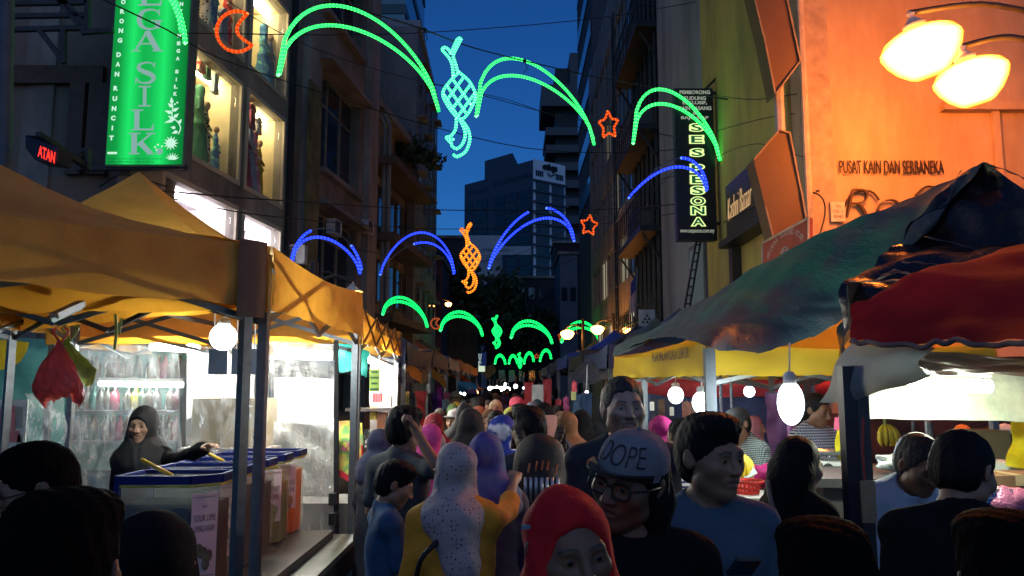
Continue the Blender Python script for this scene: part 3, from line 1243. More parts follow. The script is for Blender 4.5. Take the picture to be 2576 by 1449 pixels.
conc = M("old_concrete", (.32, .30, .265), .85, var=.3, scale=.8, bump=.3, bscale=14, stain=((.09, .085, .075), .55, (1, 1, .25)))
conc_d = M("grimy_concrete", (.25, .235, .205), .85, var=.3, scale=.9, bump=.3, bscale=14, stain=((.05, .048, .042), .6, (1, 1, .2)))
conc_g = M("grey_render", (.33, .35, .38), .85, var=.15, scale=.6, bump=.2, bscale=18, stain=((.1, .1, .11), .4, (1, 1, .2)))
yel = M("yellow_paint", (.55, .42, .11), .8, var=.15, scale=.8, bump=.15, bscale=16, stain=((.2, .16, .06), .5, (1, 1, .25)))
cream = M("cream_paint", (.52, .36, .21), .85, var=.14, scale=.7, bump=.2, bscale=12, stain=((.30, .18, .09), .55, (1, 1, .3)))
darkm = M("dark_steel", (.035, .036, .038), .5, .3, var=.3)
steel = M("grey_steel", (.16, .17, .18), .42, .7, var=.25, scale=12)
brownw = M("brown_frame", (.07, .045, .03), .6, var=.3)
blackm = M("black_board", (.012, .012, .013), .4, var=.2)
glassd = M("dark_glass", (.02, .03, .042), .08, 0, var=.3, spec=1.0)
glass = MCLEAR("window_glass", gloss=.10, haze=.015, rough=.03, bstr=.02, scuff=False)
whitep = M("white_paint", (.72, .70, .66), .6, var=.08)
LP0, LD = (-5.82, 14.5), Vector((.105, 1.0)).normalized()


def LPT(u, v):
    return PL(u, v, LP0, LD)


LNV = Vector((LD.y, -LD.x, 0))          # out of the left facades, towards the street
LDV = Vector((LD.x, LD.y, 0))


def lpos(s, z, out=0.0):
    return Vector((LP0[0], LP0[1], 0)) + LDV * s + LNV * out + Vector((0, 0, z))


def ls(u):
    p = LPT(u, 900)
    return (Vector((p.x, p.y)) - Vector(LP0)).dot(LD)


def lz(u, v):
    return LPT(u, v).z


def fbox(mb, pos, s0, s1, z0, z1, d0, d1):
    """box on a facade: pos(s, z, out)"""
    vs = [pos(s, z, d) for s in (s0, s1) for d in (d0, d1) for z in (z0, z1)]
    mb.add(vs, [(0, 1, 3, 2), (4, 6, 7, 5), (0, 4, 5, 1), (2, 3, 7, 6), (0, 2, 6, 4), (1, 5, 7, 3)])


def wall_with_holes(mb, pos, s0, s1, z0, z1, holes, d0, d1):
    """wall slab cut by rectangular holes (sa, sb, za, zb), as butted boxes"""
    ss = sorted(set([s0, s1] + [h[0] for h in holes] + [h[1] for h in holes]))
    ss = [a for a in ss if s0 <= a <= s1]
    for a, b in zip(ss[:-1], ss[1:]):
        hs = sorted([(h[2], h[3]) for h in holes if h[0] <= a + 1e-6 and h[1] >= b - 1e-6])
        z = z0
        for h in hs:
            if h[0] > z:
                fbox(mb, pos, a, b, z, h[0], d0, d1)
            z = max(z, h[1])
        if z < z1:
            fbox(mb, pos, a, b, z, z1, d0, d1)


# --- the lit silk shop on the left
s_end = ls(720)
shop = thing("shop_building", "grey shop building on the left with six brightly lit display windows", "building", lpos(ls(500), 0, -4))
w1a, w1b, w2a, w2b = ls(386), ls(578), ls(597), ls(693)
rowz = [(3.35, 5.42, 'white'), (5.98, 8.06, 'warm'), (8.62, 10.75, 'warm')]
holes = [(a, b, z0, z1) for (z0, z1, _) in rowz for (a, b) in ((w1a, w1b), (w2a, w2b))]
s_start = ls(300)
mb = MB(); wall_with_holes(mb, lpos, s_start, s_end, 0, 15, holes, -.22, 0); mb.build("wall", [conc], shop)
mb = MB()
fbox(mb, lpos, s_start, s_end, 0, 15, -8, -1.4)
mb.build("inner_wall", [conc_d], shop)
# the end wall facing down the street, brown frame in it
e0 = lpos(s_start, 0)
mb = MB(); mb.box((e0.x - 6.05, e0.y + 1.0, 7.5), (12, 1.6, 15)); mb.build("end_wall", [M("end_wall_paint", (.16, .14, .11), .85, var=.2, scale=.5, bump=.2)], shop)
ey = e0.y + .2
for (u0, u1, v0, v1) in ((-60, 262, 168, 212), (230, 268, 212, 440), (182, 205, 212, 440)):
    a, b = P(u0, v0, ey - .05), P(u1, v1, ey - .05)
    mb = MB(); mb.box(((a.x + b.x) / 2, ey - .06, (a.z + b.z) / 2), (abs(b.x - a.x), .12, abs(a.z - b.z))); mb.build("frame_bar", [brownw], shop)
warm_l = ME("warm_window_tube", (1, .80, .42), 42)
cool_l = ME("white_window_tube", (1, .90, .98), 45)
curt = M("cream_curtain", (.72, .64, .42), .8, var=.2, scale=3, stretch=(1, 14, .3), bump=.5, bscale=14)
pinkw = M("white_panel", (.78, .74, .76), .7, var=.06)
for (z0, z1, kind) in rowz:
    for (a, b) in ((w1a, w1b), (w2a, w2b)):
        win = MB(); fbox(win, lpos, a, b, z0 - .05, z0 - .002, -1.35, -.225); fbox(win, lpos, a, b, z1 + .002, z1 + .05, -1.35, -.225)
        fbox(win, lpos, a - .05, a - .002, z0, z1, -1.35, -.225); fbox(win, lpos, b + .002, b + .05, z0, z1, -1.35, -.225)
        w = win.build("window", [pinkw if kind == 'white' else M("warm_lining", (.70, .62, .40), .7, var=.1)], shop)
        m2 = MB(); m2.smooth = False
        k = 26
        pts = [lpos(a + (b - a) * i / k, z0, -1.22 + .035 * (i % 2)) for i in range(k + 1)]
        m2.grid([pts, [p + Vector((0, 0, z1 - z0)) for p in pts]])
        c = m2.build("back_curtain", [pinkw if kind == 'white' else curt], w)
        m2 = MB(); fbox(m2, lpos, a + .1, b - .1, z1 - .10, z1 - .03, -.55, -.42); m2.build("tube_light", [cool_l if kind == 'white' else warm_l], w)
        m2 = MB(); fbox(m2, lpos, a + .005, b - .005, z0 + .005, z1 - .005, -.12, -.11); m2.build("pane", [glass], w)
        m2 = MB()
        fr = M("window_frame_paint", (.55, .50, .38), .6, var=.1)
        for q in ((a - .06, a + .03, z0 - .06, z1 + .06), (b - .03, b + .06, z0 - .06, z1 + .06)):
            fbox(m2, lpos, q[0], q[1], q[2], q[3], -.02, .03)
        fbox(m2, lpos, a + .03, b - .03, z1 - .03, z1 + .06, -.02, .03); fbox(m2, lpos, a + .03, b - .03, z0 - .06, z0 + .03, -.02, .03)
        m2.build("frame", [fr], w)
mb = MB(); fbox(mb, lpos, ls(703), ls(712), 2.5, 14.9, .01, .10); mb.build("downpipe", [darkm], shop)

# mannequins in the windows
def mannequin_mesh(kind):
    pr = [ell_((0, 0, 1.25), (.15, .10, .17), .03), ell_((0, 0, 1.02), (.11, .09, .14), .04), cap_((-.17, 0, 1.38), (.17, 0, 1.38), .052, None, .04), ell_((0, 0, .88), (.165, .12, .12), .05),
          cap_((0, 0, .85), (0, 0, .12), .13, .23 if kind else .15, .05)]
    for sx in (-1, 1):
        pr += [cap_((sx * .19, 0, 1.37), (sx * .29, .0, 1.12), .05, .042, .02), cap_((sx * .29, 0, 1.12), (sx * (.20 if sx > 0 else .27), .14, .95), .042, .035, .012)]
    V1, Q1 = field(pr, .022, None, wav(3 + kind, .008, (16, 14, 5)))
    hd = [ell_((0, .01, 1.60), (.075, .092, .115), .02), cap_((0, 0, 1.38), (0, 0, 1.55), .045, None, .02)]
    if kind == 1:
        hd = [ell_((0, .0, 1.60), (.09, .105, .125), .02), cap_((0, 0, 1.38), (0, 0, 1.5), .10, .09, .05)]
    V2, Q2 = field(hd, .016)
    return (np_mesh("dress", V1, Q1, [conc]), np_mesh("form", V2, Q2, [conc]))


MAN = [mannequin_mesh(0), mannequin_mesh(1)]
mcols = [("teal and blue", MPAT("dress_teal", 'floral', (.06, .22, .5), (.2, .6, .6), 6)), ("red", MPAT("dress_red", 'floral', (.65, .05, .06), (.7, .4, .3), 7)),
         ("black and cream leafy", MPAT("dress_leafy", 'dots', (.62, .6, .42), (.02, .02, .02), 11, thr=.42)), ("deep green", M("dress_green", (.05, .25, .16))),
         ("dark plum", M("dress_plum", (.22, .03, .10))), ("yellow", M("dress_yellow", (.65, .45, .02))), ("pink", MPAT("dress_pink", 'floral', (.7, .25, .35), (.75, .6, .6), 7)),
         ("crimson", M("dress_crimson", (.5, .03, .08))), ("magenta", M("dress_magenta", (.55, .03, .25))), ("black and white", MPAT("dress_bw", 'dots', (.7, .7, .7), (.02, .02, .02), 15, thr=.4)),
         ("grey blue", M("dress_greyblue", (.25, .35, .5)))]
# (pixel column, row, shape, colours, size, where)
msp = [(499, 1, 1, 3, .92, 'beside the edge of the tall sign'), (517, 1, 0, 2, .80, 'right of the tall sign'), (545, 1, 0, 0, .6, 'at the back of the middle near window'),
       (614, 1, 1, 4, .95, 'at the near end of the far lit window'), (627, 1, 1, 10, 1.0, 'in the far lit window, second along'), (640, 1, 1, 6, .86, 'in the far lit window, third along'), (654, 1, 0, 5, .80, 'at the far end of the middle window'),
       (655, 2, 1, 0, .9, 'in the top floor window beside the moon light'), (671, 2, 0, 10, .85, 'at the far side of the top window'), (560, 2, 0, 1, .9, 'behind the moon light'), (505, 2, 0, 9, .9, 'in the top window above the middle one'),
       (478, 0, 0, 8, .42, 'low window nearest the sign'), (500, 0, 0, 9, .42, 'low white window right of a magenta one'), (522, 0, 0, 7, .45, 'low white window in its middle'), (540, 0, 1, 3, .4, 'low white window, far half'), (608, 0, 0, 6, .5, 'at the near end of the far low window'),
       (630, 0, 0, 9, .55, 'in the middle of the far low window'), (648, 0, 1, 10, .45, 'far end of the far low window')]
for (u, ro_, k, ci, scl, where) in msp:
    p = PL(u, 300, (LP0[0] + LNV.x * -.38, LP0[1] + LNV.y * -.38), LD)
    p.z = rowz[ro_][0] + .012 + (.75 if ro_ == 0 else 0) * (1 - scl * 1.2)
    t = thing("mannequin", "mannequin in %s dress %s" % (mcols[ci][0], where), "mannequin", p, R(-70), "dressed mannequins in the shop windows")
    for nm_, me_, mt_ in (("dress", MAN[k][0], mcols[ci][1]), ("form", MAN[k][1], M("form_plaster", (.35, .25, .18)) if k == 0 else mcols[ci][1])):
        o = link(nm_, me_, t, [mt_]); o.scale = (scl * 1.08,) * 3
for i, (u, v, w_, h_, ci, wh) in enumerate(((500, 150, .34, .5, 1, 'upper near part'), (516, 165, .26, .55, 3, 'middle of the near part'), (536, 190, .26, .75, 10, 'upper far part'), (612, 265, .36, .55, 7, 'first place'), (628, 290, .36, .6, 4, 'second place'), (645, 315, .30, .4, 9, 'third place'),
                                           (530, 20, .4, .7, 0, 'topmost near'), (556, 60, .4, .7, 10, 'topmost far'))):
    p = PL(u, v, (LP0[0] + LNV.x * -.33, LP0[1] + LNV.y * -.33), LD)
    prof = [(.04, .98), (.13, .93), (.30, .86), (.5, .72), (.33, .66), (.31, .3), (.42, 0)]
    poly = [p + LDV * x * w_ + Vector((0, 0, (z - .5) * h_)) for x, z in prof] + [p - LDV * x * w_ + Vector((0, 0, (z - .5) * h_)) for x, z in prof[::-1]]
    mb = MB(); mb.prism(poly, LNV * .09)
    one("hanging_blouse", mb, [mcols[ci][1]], "%s blouse hung in a shop window, %s" % (mcols[ci][0], wh), "blouse")

# --- second building, dirty concrete
s2a, s2b = s_end + .02, ls(930)
bld2 = thing("concrete_building", "stained concrete building with tall recessed windows behind the big green arch", "building", lpos((s2a + s2b) / 2, 0, -4))
wa, wb = ls(795), ls(895)
wz = [(1.0, 3.0), (4.4, 6.6), (7.7, 10.6), (12.2, 14.6)]
mb = MB(); wall_with_holes(mb, lpos, s2a, s2b, 0, 19, [(wa, wb, a, b) for a, b in wz], -.5, -.05); mb.build("wall", [conc_d], bld2)
mb = MB(); fbox(mb, lpos, s2a, s2b, 0, 19, -8, -.9); mb.build("inner_wall", [M("dark_room", (.02, .02, .02), .9)], bld2)
for a, b in wz:
    fr = MB()
    n = 3
    for i in range(n + 1):
        s = wa + (wb - wa) * i / n
        fbox(fr, lpos, s - .05, s + .05, a, b, -.40, -.30)
    for z in (a + .05, b - .05, a + (b - a) * .7):
        fbox(fr, lpos, wa, wb, z - .03, z + .03, -.395, -.305)
    w = fr.build("window", [M("window_alloy", (.2, .22, .2), .5, .2)], bld2)
    for i in range(n):
        pn = MB(); fbox(pn, lpos, wa + (wb - wa) * i / n + .055, wa + (wb - wa) * (i + 1) / n - .055, a + .09, b - .09, -.36, -.34); pn.build("pane", [glassd], w)
    lg = MB(); fbox(lg, lpos, wa - .3, wb + .25, b + .02, b + .14, -.05, .32); lg.build("ledge", [conc_d], bld2)
    sl = MB(); fbox(sl, lpos, wa - .1, wb + .1, a - .16, a - .02, -.05, .14); sl.build("sill", [conc_d], bld2)
for u, w_, hh_ in ((755, .35, 0), (918, .5, .1)):
    mb = MB(); fbox(mb, lpos, ls(u) - w_, ls(u) + w_, 0, 19, -.048, .16); mb.build("pilaster", [conc], bld2)
mb = MB()
for o_ in (.28, .45):
    mb.tube([lpos(ls(936), 0, o_), lpos(ls(936), 10.6, o_), lpos(ls(936), 11, o_ - .2)], .07, 8)
mb.build("downpipe", [conc_d], bld2)
# banner hung on it and air conditioners
mb = MB(); fbox(mb, lpos, ls(736), ls(768), 4.3, 9.5, .17, .24)
one("wall_banner", mb, [M("faded_banner", (.20, .17, .06), .7, var=.5, scale=2, stain=((.03, .03, .03), 1.2))], "faded tall yellowish banner fixed to the concrete wall", "banner")
mb = MB(); mb.beam(lpos(ls(733), 4.3, .3), lpos(ls(768), 3.6, .3), .07); mb.beam(lpos(ls(733), 4.3, .0), lpos(ls(733), 4.3, .75), .07); mb.beam(lpos(ls(733), 4.25, .1), lpos(ls(733), 4.9, .1), .1); mb.beam(lpos(ls(768), 3.55, .0), lpos(ls(768), 3.55, .5), .07); mb.beam(lpos(ls(768), 3.55, .3), lpos(ls(768), 4.3, .3), .06)
one("steel_bracket", mb, [darkm], "black steel sign bracket below the faded wall banner", "bracket")


def air_con(p, label, ex, ey, sc=1.0):
    t = thing("air_conditioner", label, "air conditioner", p)
    ex, ey, ez = Vector(ex), Vector(ey), Vector((0, 0, 1))
    rot = Matrix((ex, ey, ez)).transposed()
    mb = MB(); mb.box(p + ez * .3 * sc, (.85 * sc, .35 * sc, .6 * sc), rot); mb.build("case", [M("aircon_white", (.5, .5, .48), .6)], t)
    mb = MB()
    for i in range(7):
        mb.box(p - ey * .19 * sc + ez * (.08 + .073 * i) * sc - ex * .12 * sc, (.5 * sc, .03, .018), rot)
    for i in range(4):
        mb.box(p - ey * .19 * sc + ez * .3 * sc + ex * (-.36 + .16 * i) * sc, (.02, .02, .5 * sc), rot)
    mb.build("grille", [darkm], t)


air_con(P(741, 668, 19) + Vector((0, -.2, 0)), "white air conditioner on the concrete wall behind the orange tent", (1, 0, 0), (0, 1, 0), .75)
for u, v, in ((818, 560), (905, 560)):
    air_con(lpos(ls(u), lz(u, v) - .3, .15), "small air conditioner box under the %s concrete window" % ("near end of" if u < 850 else "far end of"), LDV, -LNV, .7)

# --- third building with deep dark sunshade ledges, lower roof
s3a, s3b = s2b + .02, ls(1040)
bld3 = thing("ledge_building", "darker old building with long sloping concrete sunshade ledges", "building", lpos((s3a + s3b) / 2, 0, -4))
mb = MB(); fbox(mb, lpos, s3a, s3b, 0, 11.2, -8, -.3); mb.build("wall", [conc_d], bld3)
for z in (3.9, 6.6, 9.2):
    mb = MB(); fbox(mb, lpos, s3a, s3b, z, z + .28, -.298, .75); mb.build("ledge", [M("brown_ledge", (.10, .065, .045), .8, var=.3, scale=1)], bld3)
    for i in range(5):
        s = s3a + .5 + (s3b - s3a - 1) * i / 4
        fr = MB(); fbox(fr, lpos, s - .42, s + .42, z - 1.9, z - .35, -.295, -.22)
        w = fr.build("window", [M("window_dark_frame", (.12, .11, .09), .7)], bld3)
        for q in (-.2, .2):
            pn = MB(); fbox(pn, lpos, s + q - .17, s + q + .17, z - 1.83, z - .42, -.219, -.2); pn.build("pane", [glassd], w)
mb = MB(); fbox(mb, lpos, s3a, s3b, 11.21, 11.5, -8.1, .2); mb.build("roof", [conc_d], bld3)
# --- fourth, long pale slab block set forward
p4 = lpos(s3b + .1, 0, 1.1)
bld4 = thing("slab_block", "long pale concrete block with small windows whose roof meets the sky", "building", (p4.x - 4, 38, 0))
D4 = Vector((-.012, 1)).normalized()
B4 = Vector((-3.92, 31.6, 0))


def b4(s, z, out=0.0):
    return B4 + Vector((D4.x, D4.y, 0)) * s + Vector((D4.y, -D4.x, 0)) * out + Vector((0, 0, z))


mb = MB(); fbox(mb, b4, 0, 10.5, 0, 16.6, -9, 0); mb.build("wall", [M("pale_concrete", (.23, .235, .23), .85, var=.25, scale=.5, bump=.2, stain=((.1, .1, .1), .35, (1, 1, .25)))], bld4)
mb = MB(); fbox(mb, b4, 0, 10.5, 16.61, 16.9, -9.1, .12); mb.build("roof", [conc_g], bld4)
for k in range(6):
    for i in range(4):
        s = 1.2 + i * 2.5
        z = 2.4 + k * 2.35
        fr = MB(); fbox(fr, b4, s - .4, s + .4, z, z + 1.15, .005, .06)
        w = fr.build("window", [M("slab_window_frame", (.15, .15, .15), .7)], bld4)
        pn = MB(); fbox(pn, b4, s - .34, s + .34, z + .05, z + 1.1, .0605, .07); pn.build("pane", [glassd], w)
        hd = MB(); fbox(hd, b4, s - .5, s + .5, z + 1.2, z + 1.28, .002, .35); hd.build("canopy", [conc_d], w)
# --- teal glass tower behind
tw = thing("glass_tower", "tall teal glass tower rising behind the left buildings", "building", (-13, 60, 0))
mb = MB(); mb.box((-13.6, 60, 26), (12, 12, 52)); mb.build("tower_core", [M("teal_glass", (.03, .12, .15), .12, .2, var=.35, scale=.3, spec=1.0)], tw)
for z in np.arange(6, 52, 3.2):
    mb = MB(); mb.box((-13.6, 60, z), (12.15, 12.15, .7)); mb.build("floor_band", [M("teal_band", (.04, .09, .11), .5)], tw)
for x in np.arange(-19, -7.5, 2.3):
    mb = MB(); mb.box((x, 53.88, 26), (.3, .16, 51)); mb.build("mullion", [M("teal_band", (.04, .09, .11), .5)], tw)

# --- right side: the orange lit gable and yellow facade
XR, YG = 3.55, 9.5


def rp(s, z, out=0.0):
    return Vector((XR - out, s, z))


gb = thing("corner_building", "old yellow corner building with lettering on its big end wall", "building", (XR + 4, YG + 2.5, 0))
y_end = PX(1782, 500, XR).y
mb = MB(); mb.box((XR + 5, YG + (y_end - YG) / 2, 8), (10, y_end - YG, 16)); mb.build("wall", [cream], gb)
mb = MB(); fbox(mb, rp, YG + .32, y_end - .01, 0, 15.9, .002, .05); mb.build("side_render", [yel], gb)
mb = MB(); mb.tube([(XR + .03, YG - .06, 0), (XR + .03, YG - .06, 15)], .045, 8); mb.build("corner_pipe", [M("pipe_paint", (.5, .42, .3), .6)], gb)
mb = MB(); mb.box((XR + .22, YG - .012, 8), (.3, .02, 15.8)); mb.build("corner_strip", [M("corner_strip_paint", (.4, .3, .2), .8)], gb)
lt = M("brown_lettering", (.03, .016, .01), .6)
a, b = P(2112, 420, YG - .04), P(2374, 420, YG - .04)
mb = MB(); put_text(mb, "PUSAT KAIN DAN SERBANEKA", .2, (a + b) / 2 + Vector((0, 0, 0)), (1, 0, 0), (0, 0, 1), fit=((b - a).length, .165), extrude=.008, offset=.0)
mb.build("lettering", [lt], gb)
lt2 = M("bronze_lettering", (.06, .032, .018), .45, .4)
a, b = P(2125, 512, YG - .05), P(2262, 512, YG - .05)
mb = MB(); put_text(mb, "Ro", .5, (a + b) / 2, (1, 0, 0), (0, 0, 1), fit=((b - a).length, .36), extrude=.02, shear=.25, offset=-.014)
# swashes
c0 = P(2150, 520, YG - .05)
mb.tube(spline([c0 + Vector((-.12, 0, .0)), c0 + Vector((-.02, 0, .16)), c0 + Vector((.2, 0, .19)), c0 + Vector((.3, 0, .08))], 12), .014, 6)
c1 = P(2330, 480, YG - .05)
mb.tube(spline([c1 + Vector((-.14, 0, -.06)), c1 + Vector((0, 0, .05)), c1 + Vector((.15, 0, .03))], 10), .014, 6)
mb.build("script_lettering", [lt2], gb)
for (u0, u1, v0, v1) in ((2150, 2240, 645, 590), (2160, 2270, 660, 600)):
    pass
# windows / ledge at the right
a = P(2470, 270, YG - .05)
mb = MB(); mb.box((a.x + 1.2, YG - .06, a.z), (3.4, .14, .1)); mb.build("ledge", [cream], gb)
mb = MB(); mb.box((P(2505, 360, YG).x, YG - .03, P(2505, 360, YG).z), (.09, .05, 1.1)); mb.build("pipe", [cream], gb)
# meter plate
a = P(2107, 533, YG - .05)
t = thing("wall_plate", "small pale plate with dark print on the orange lit wall", "sign", a)
mb = MB(); mb.box(a, (.17, .03, .24)); mb.build("plate", [M("plate_paint", (.6, .5, .38), .6)], t)
mb = MB()
for i, s in enumerate(("TM", "C812", "0040")):
    put_text(mb, s, .05, a + Vector((0, -.02, .06 - i * .06)), (1, 0, 0), (0, 0, 1), fit=(.06 if i == 0 else .12, .04))
mb.build("lettering", [lt], t)
# zigzag boards (two folded sign boxes) on the corner
fold = M("folded_board", (.13, .075, .028), .6, var=.2, scale=2, stain=((.12, .07, .03), 1.0))


def fin(poly, y, dep, label):
    mb = MB()
    pts = [P(u, v, y) for u, v in poly]
    mb.prism(pts, (0, dep, 0))
    t = thing("angled_fascia", label, "fascia", pts[0])
    mb.build("board", [fold], t)
    m2 = MB()
    for q, r in zip(pts[:-1], pts[1:]):
        m2.beam(q + Vector((0, -.02, 0)), r + Vector((0, -.01, 0)), .018)
    m2.build("edge_trim", [M("fascia_trim", (.26, .20, .13), .7)], t)


fin([(1880, -70), (1920, 90), (1950, 238), (2012, 155), (1975, -20), (1960, -70)], 8.9, .3, "upper brown angled fascia board jutting from the corner")
fin([(1896, 402), (1960, 328), (1985, 335), (2014, 480), (2040, 625), (1955, 640), (1925, 520)], 8.9, .3, "lower brown angled fascia board with folded point")
mb = MB(); a = P(1962, 300, 9.1); mb.tube([a + Vector((0, 0, -.9)), a + Vector((0, 0, .7))], .06, 8); one("downpipe", mb, [M("pipe_grey", (.4, .38, .34), .6)], "grey downpipe between the two brown fascia boards", "pipe")

# --- SES PESONA sign
ys = PX(1802, 400, XR).y - .4
a, b = P(1700, 225, ys), P(1798, 600, ys)
xa, xb = P(1701, 420, ys).x, P(1799, 420, ys).x
za, zb = P(1750, 604, ys).z, P(1750, 222, ys).z
ses = thing("hanging_sign", "tall black vertical shop sign with outlined green letters on the right", "sign", ((xa + xb) / 2, ys, za))
mb = MB(); mb.box(((xa + xb) / 2, ys + .1, (za + zb) / 2), (xb - xa, .2, zb - za)); mb.build("box", [blackm], ses)
yb = ys - .012
wl = ME("sign_white_print", (.55, .62, .5), .5)
cxs = (xa + xb) / 2
mb = MB()
for s, v0, w in (("PEMBORONG", 232, 80), ("TUDUNG", 247, 58), ("ESKLUSIF,", 259, 64), ("KAIN PASANG", 272, 86), ("&", 284, 12), ("BAJU SIAP", 297, 72)):
    put_text(mb, s, .1, (P(1748, v0, yb).x, yb, P(1748, v0, yb).z), (1, 0, 0), (0, 0, 1), fit=(w / FPX * ys, 10.5 / FPX * ys), offset=.004)
put_text(mb, "www.sespesona.com.my", .1, (P(1754, 583, yb).x, yb, P(1754, 583, yb).z), (1, 0, 0), (0, 0, 1), fit=(88 / FPX * ys, 11 / FPX * ys), offset=.002)
mb.build("small_print", [wl], ses)
glow = ME("sign_outline_glow", (.75, 1, .35), 1.25)
dk = ME("sign_green_fill", (.02, .16, .07), .55)
for ch, v in zip("SESPESONA", (321, 351, 384, 424, 452, 479, 506, 530, 558)):
    ch_h = 22 if v < 400 else 23
    o3 = Vector((P(1752 + (v - 321) * .02, v, yb).x, yb, P(1752, v, yb).z))
    fit = ((38 if ch != 'I' else 12) / FPX * ys, ch_h / FPX * ys)
    mb = MB(); put_text(mb, ch, .3, o3, (1, 0, 0), (0, 0, 1), fit=fit, offset=.018); l_ = mb.build("letter", [dk], ses)
    mb = MB(); put_text(mb, ch, .3, o3 + Vector((0, -.01, 0)), (1, 0, 0), (0, 0, 1), fit=(fit[0] * 1.06, fit[1] * 1.06), offset=.018, fill=False, bevel=.012, res=3)
    mb.build("outline", [glow], l_)
mb = MB(); mb.beam((xb, ys + .1, zb - .05), (XR + .1, ys + .1, zb - .05), .05); mb.beam((XR - .3, ys + .1, zb - .05), (XR, ys + .1, zb + .25), .04); mb.beam((xb, ys + .1, za + .3), (XR + .1, ys + .1, za + .3), .05)
mb.build("bracket", [darkm], ses)
# ladder below it
mb = MB()
q0, q1 = P(1722, 775, ys + .3), P(1752, 605, ys + .3)
q2, q3 = P(1735, 775, ys + .3), P(1763, 605, ys + .3)
mb.beam(q0, q1, .03); mb.beam(q2, q3, .03)
for i in range(8):
    t = (i + .5) / 8
    mb.beam(q0.lerp(q1, t), q2.lerp(q3, t), .022)
one("ladder", mb, [darkm], "leaning black ladder under the tall black sign", "ladder")

# --- Kashni Bazaar board along the yellow facade
kb0, kb1 = PX(1818, 520, XR - .35), PX(1908, 440, XR - .35)
yk0, yk1 = PX(1908, 440, XR - .35).y, PX(1816, 520, XR - .35).y
kz0, kz1 = P(1870, 560, (yk0 + yk1) / 2).z - .05, P(1870, 440, (yk0 + yk1) / 2).z + .05
kb = thing("shop_signboard", "long dark board with gold script lettering beside the tall black sign", "sign", (XR - .2, (yk0 + yk1) / 2, kz0))
mb = MB(); mb.box((XR - .15, (yk0 + yk1) / 2, (kz0 + kz1) / 2), (.28, yk1 - yk0, kz1 - kz0)); mb.build("board", [M("dark_brown_board", (.03, .022, .018), .5)], kb)
mb = MB(); put_text(mb, "Kashni Bazaar", .5, (XR - .30, (yk0 + yk1) / 2 + (yk1 - yk0) * .10, (kz0 + kz1) / 2), (0, -1, 0), (0, 0, 1), fit=((yk1 - yk0) * .66, (kz1 - kz0) * .42), shear=.35, extrude=.004, offset=-.012)
mb.build("lettering", [ME("gold_letter_glow", (1, .6, .28), .55)], kb)
mb = MB(); mb.box((XR - .17, (yk0 + yk1) / 2 + .2, kz0 - .06), (.32, yk1 - yk0 + .3, .1)); mb.box((XR - .1, yk1 + .2, kz0 - .4), (.18, .2, .55)); mb.build("awning_slab", [darkm], kb)
# red trading sign
yq = 8.9
q = [P(1920, 612, yq), P(2036, 548, yq - .9), P(2036, 660, yq - .9), P(1920, 720, yq)]
rs = thing("red_signboard", "red trading sign with pale arched lettering and globe emblem", "sign", q[3])
nrm = (q[1] - q[0]).cross(q[3] - q[0]).normalized()
if nrm.y > 0: nrm = -nrm
mb = MB(); mb.prism(q, -nrm * .04); mb.build("board", [M("red_board", (.36, .06, .03), .6, var=.2)], rs)
ex = (q[1] - q[0]).normalized(); ey = (q[0] - q[3]).normalized()
cen = (q[0] + q[1] + q[2] + q[3]) / 4 + nrm * .006
mb = MB()
S_ = "KRISHNA TRADING HOUSE"
Wd = (q[1] - q[0]).length
for i, ch in enumerate(S_):
    t = (i / (len(S_) - 1) - .5)
    an = t * 2.0
    pc = cen + ex * (math.sin(an) * Wd * .44) + ey * (math.cos(an) * Wd * .36 - Wd * .13)
    e1 = ex * math.cos(an) - ey * math.sin(an); e2 = ey * math.cos(an) + ex * math.sin(an)
    if ch != ' ':
        put_text(mb, ch, .06, pc, e1, e2, fit=(None, .06) if ch == 'I' else (.042, .06))
gc = cen - ey * .02
for r_ in (.085,):
    mb.tube([gc + ex * math.cos(t) * r_ + ey * math.sin(t) * r_ for t in np.linspace(0, 6.283, 20)], .005, 4)
    for k in (.35, .75):
        mb.tube([gc + ex * math.cos(t) * r_ * k + ey * math.sin(t) * r_ for t in np.linspace(0, 6.283, 20)], .004, 4)
    for k in (-.5, 0, .5):
        h_ = math.sqrt(1 - k * k) * r_
        mb.tube([gc + ey * k * r_ - ex * h_, gc + ey * k * r_ + ex * h_], .004, 4)
mb.build("lettering", [M("pale_print", (.55, .42, .36), .6)], rs)
m2 = MB(); m2.tube([q[0] + nrm * .01, q[1] + nrm * .01, q[2] + nrm * .01, q[3] + nrm * .01], .014, 6, close=True); m2.build("rim", [M("pale_trim", (.5, .42, .3), .6)], rs)

# --- grey pillar block and the long office building beyond
y2 = PX(1662, 500, XR + .1).y
gp = thing("grey_building", "narrow grey rendered building between the yellow wall and dark stairs", "building", (XR + 4, (y_end + y2) / 2, 0))
mb = MB(); mb.box((XR + 5.1, (y_end + y2) / 2 + .01, 10), (10, y2 - y_end - .02, 20)); mb.build("wall", [conc_g], gp)
mb = MB(); fbox(mb, rp, y_end + .6, y_end + 1.9, 2.6, 4.6, -.095, -.04)
w = mb.build("window", [M("slab_window_frame", (.15, .15, .15), .7)], gp)
mb = MB(); fbox(mb, rp, y_end + .7, y_end + 1.8, 2.7, 4.5, -.039, -.03); mb.build("pane", [ME("dim_lit_glass", (.6, .75, .8), .09)], w)
y3 = PX(1482, 300, XR + .25).y
ob = thing("office_building", "long office building on the right with slanting rows of strip windows", "building", (XR + 5, (y2 + y3) / 2, 0))
XO = XR + .25


def ro(s, z, out=0.0):
    return Vector((XO - out, s, z))


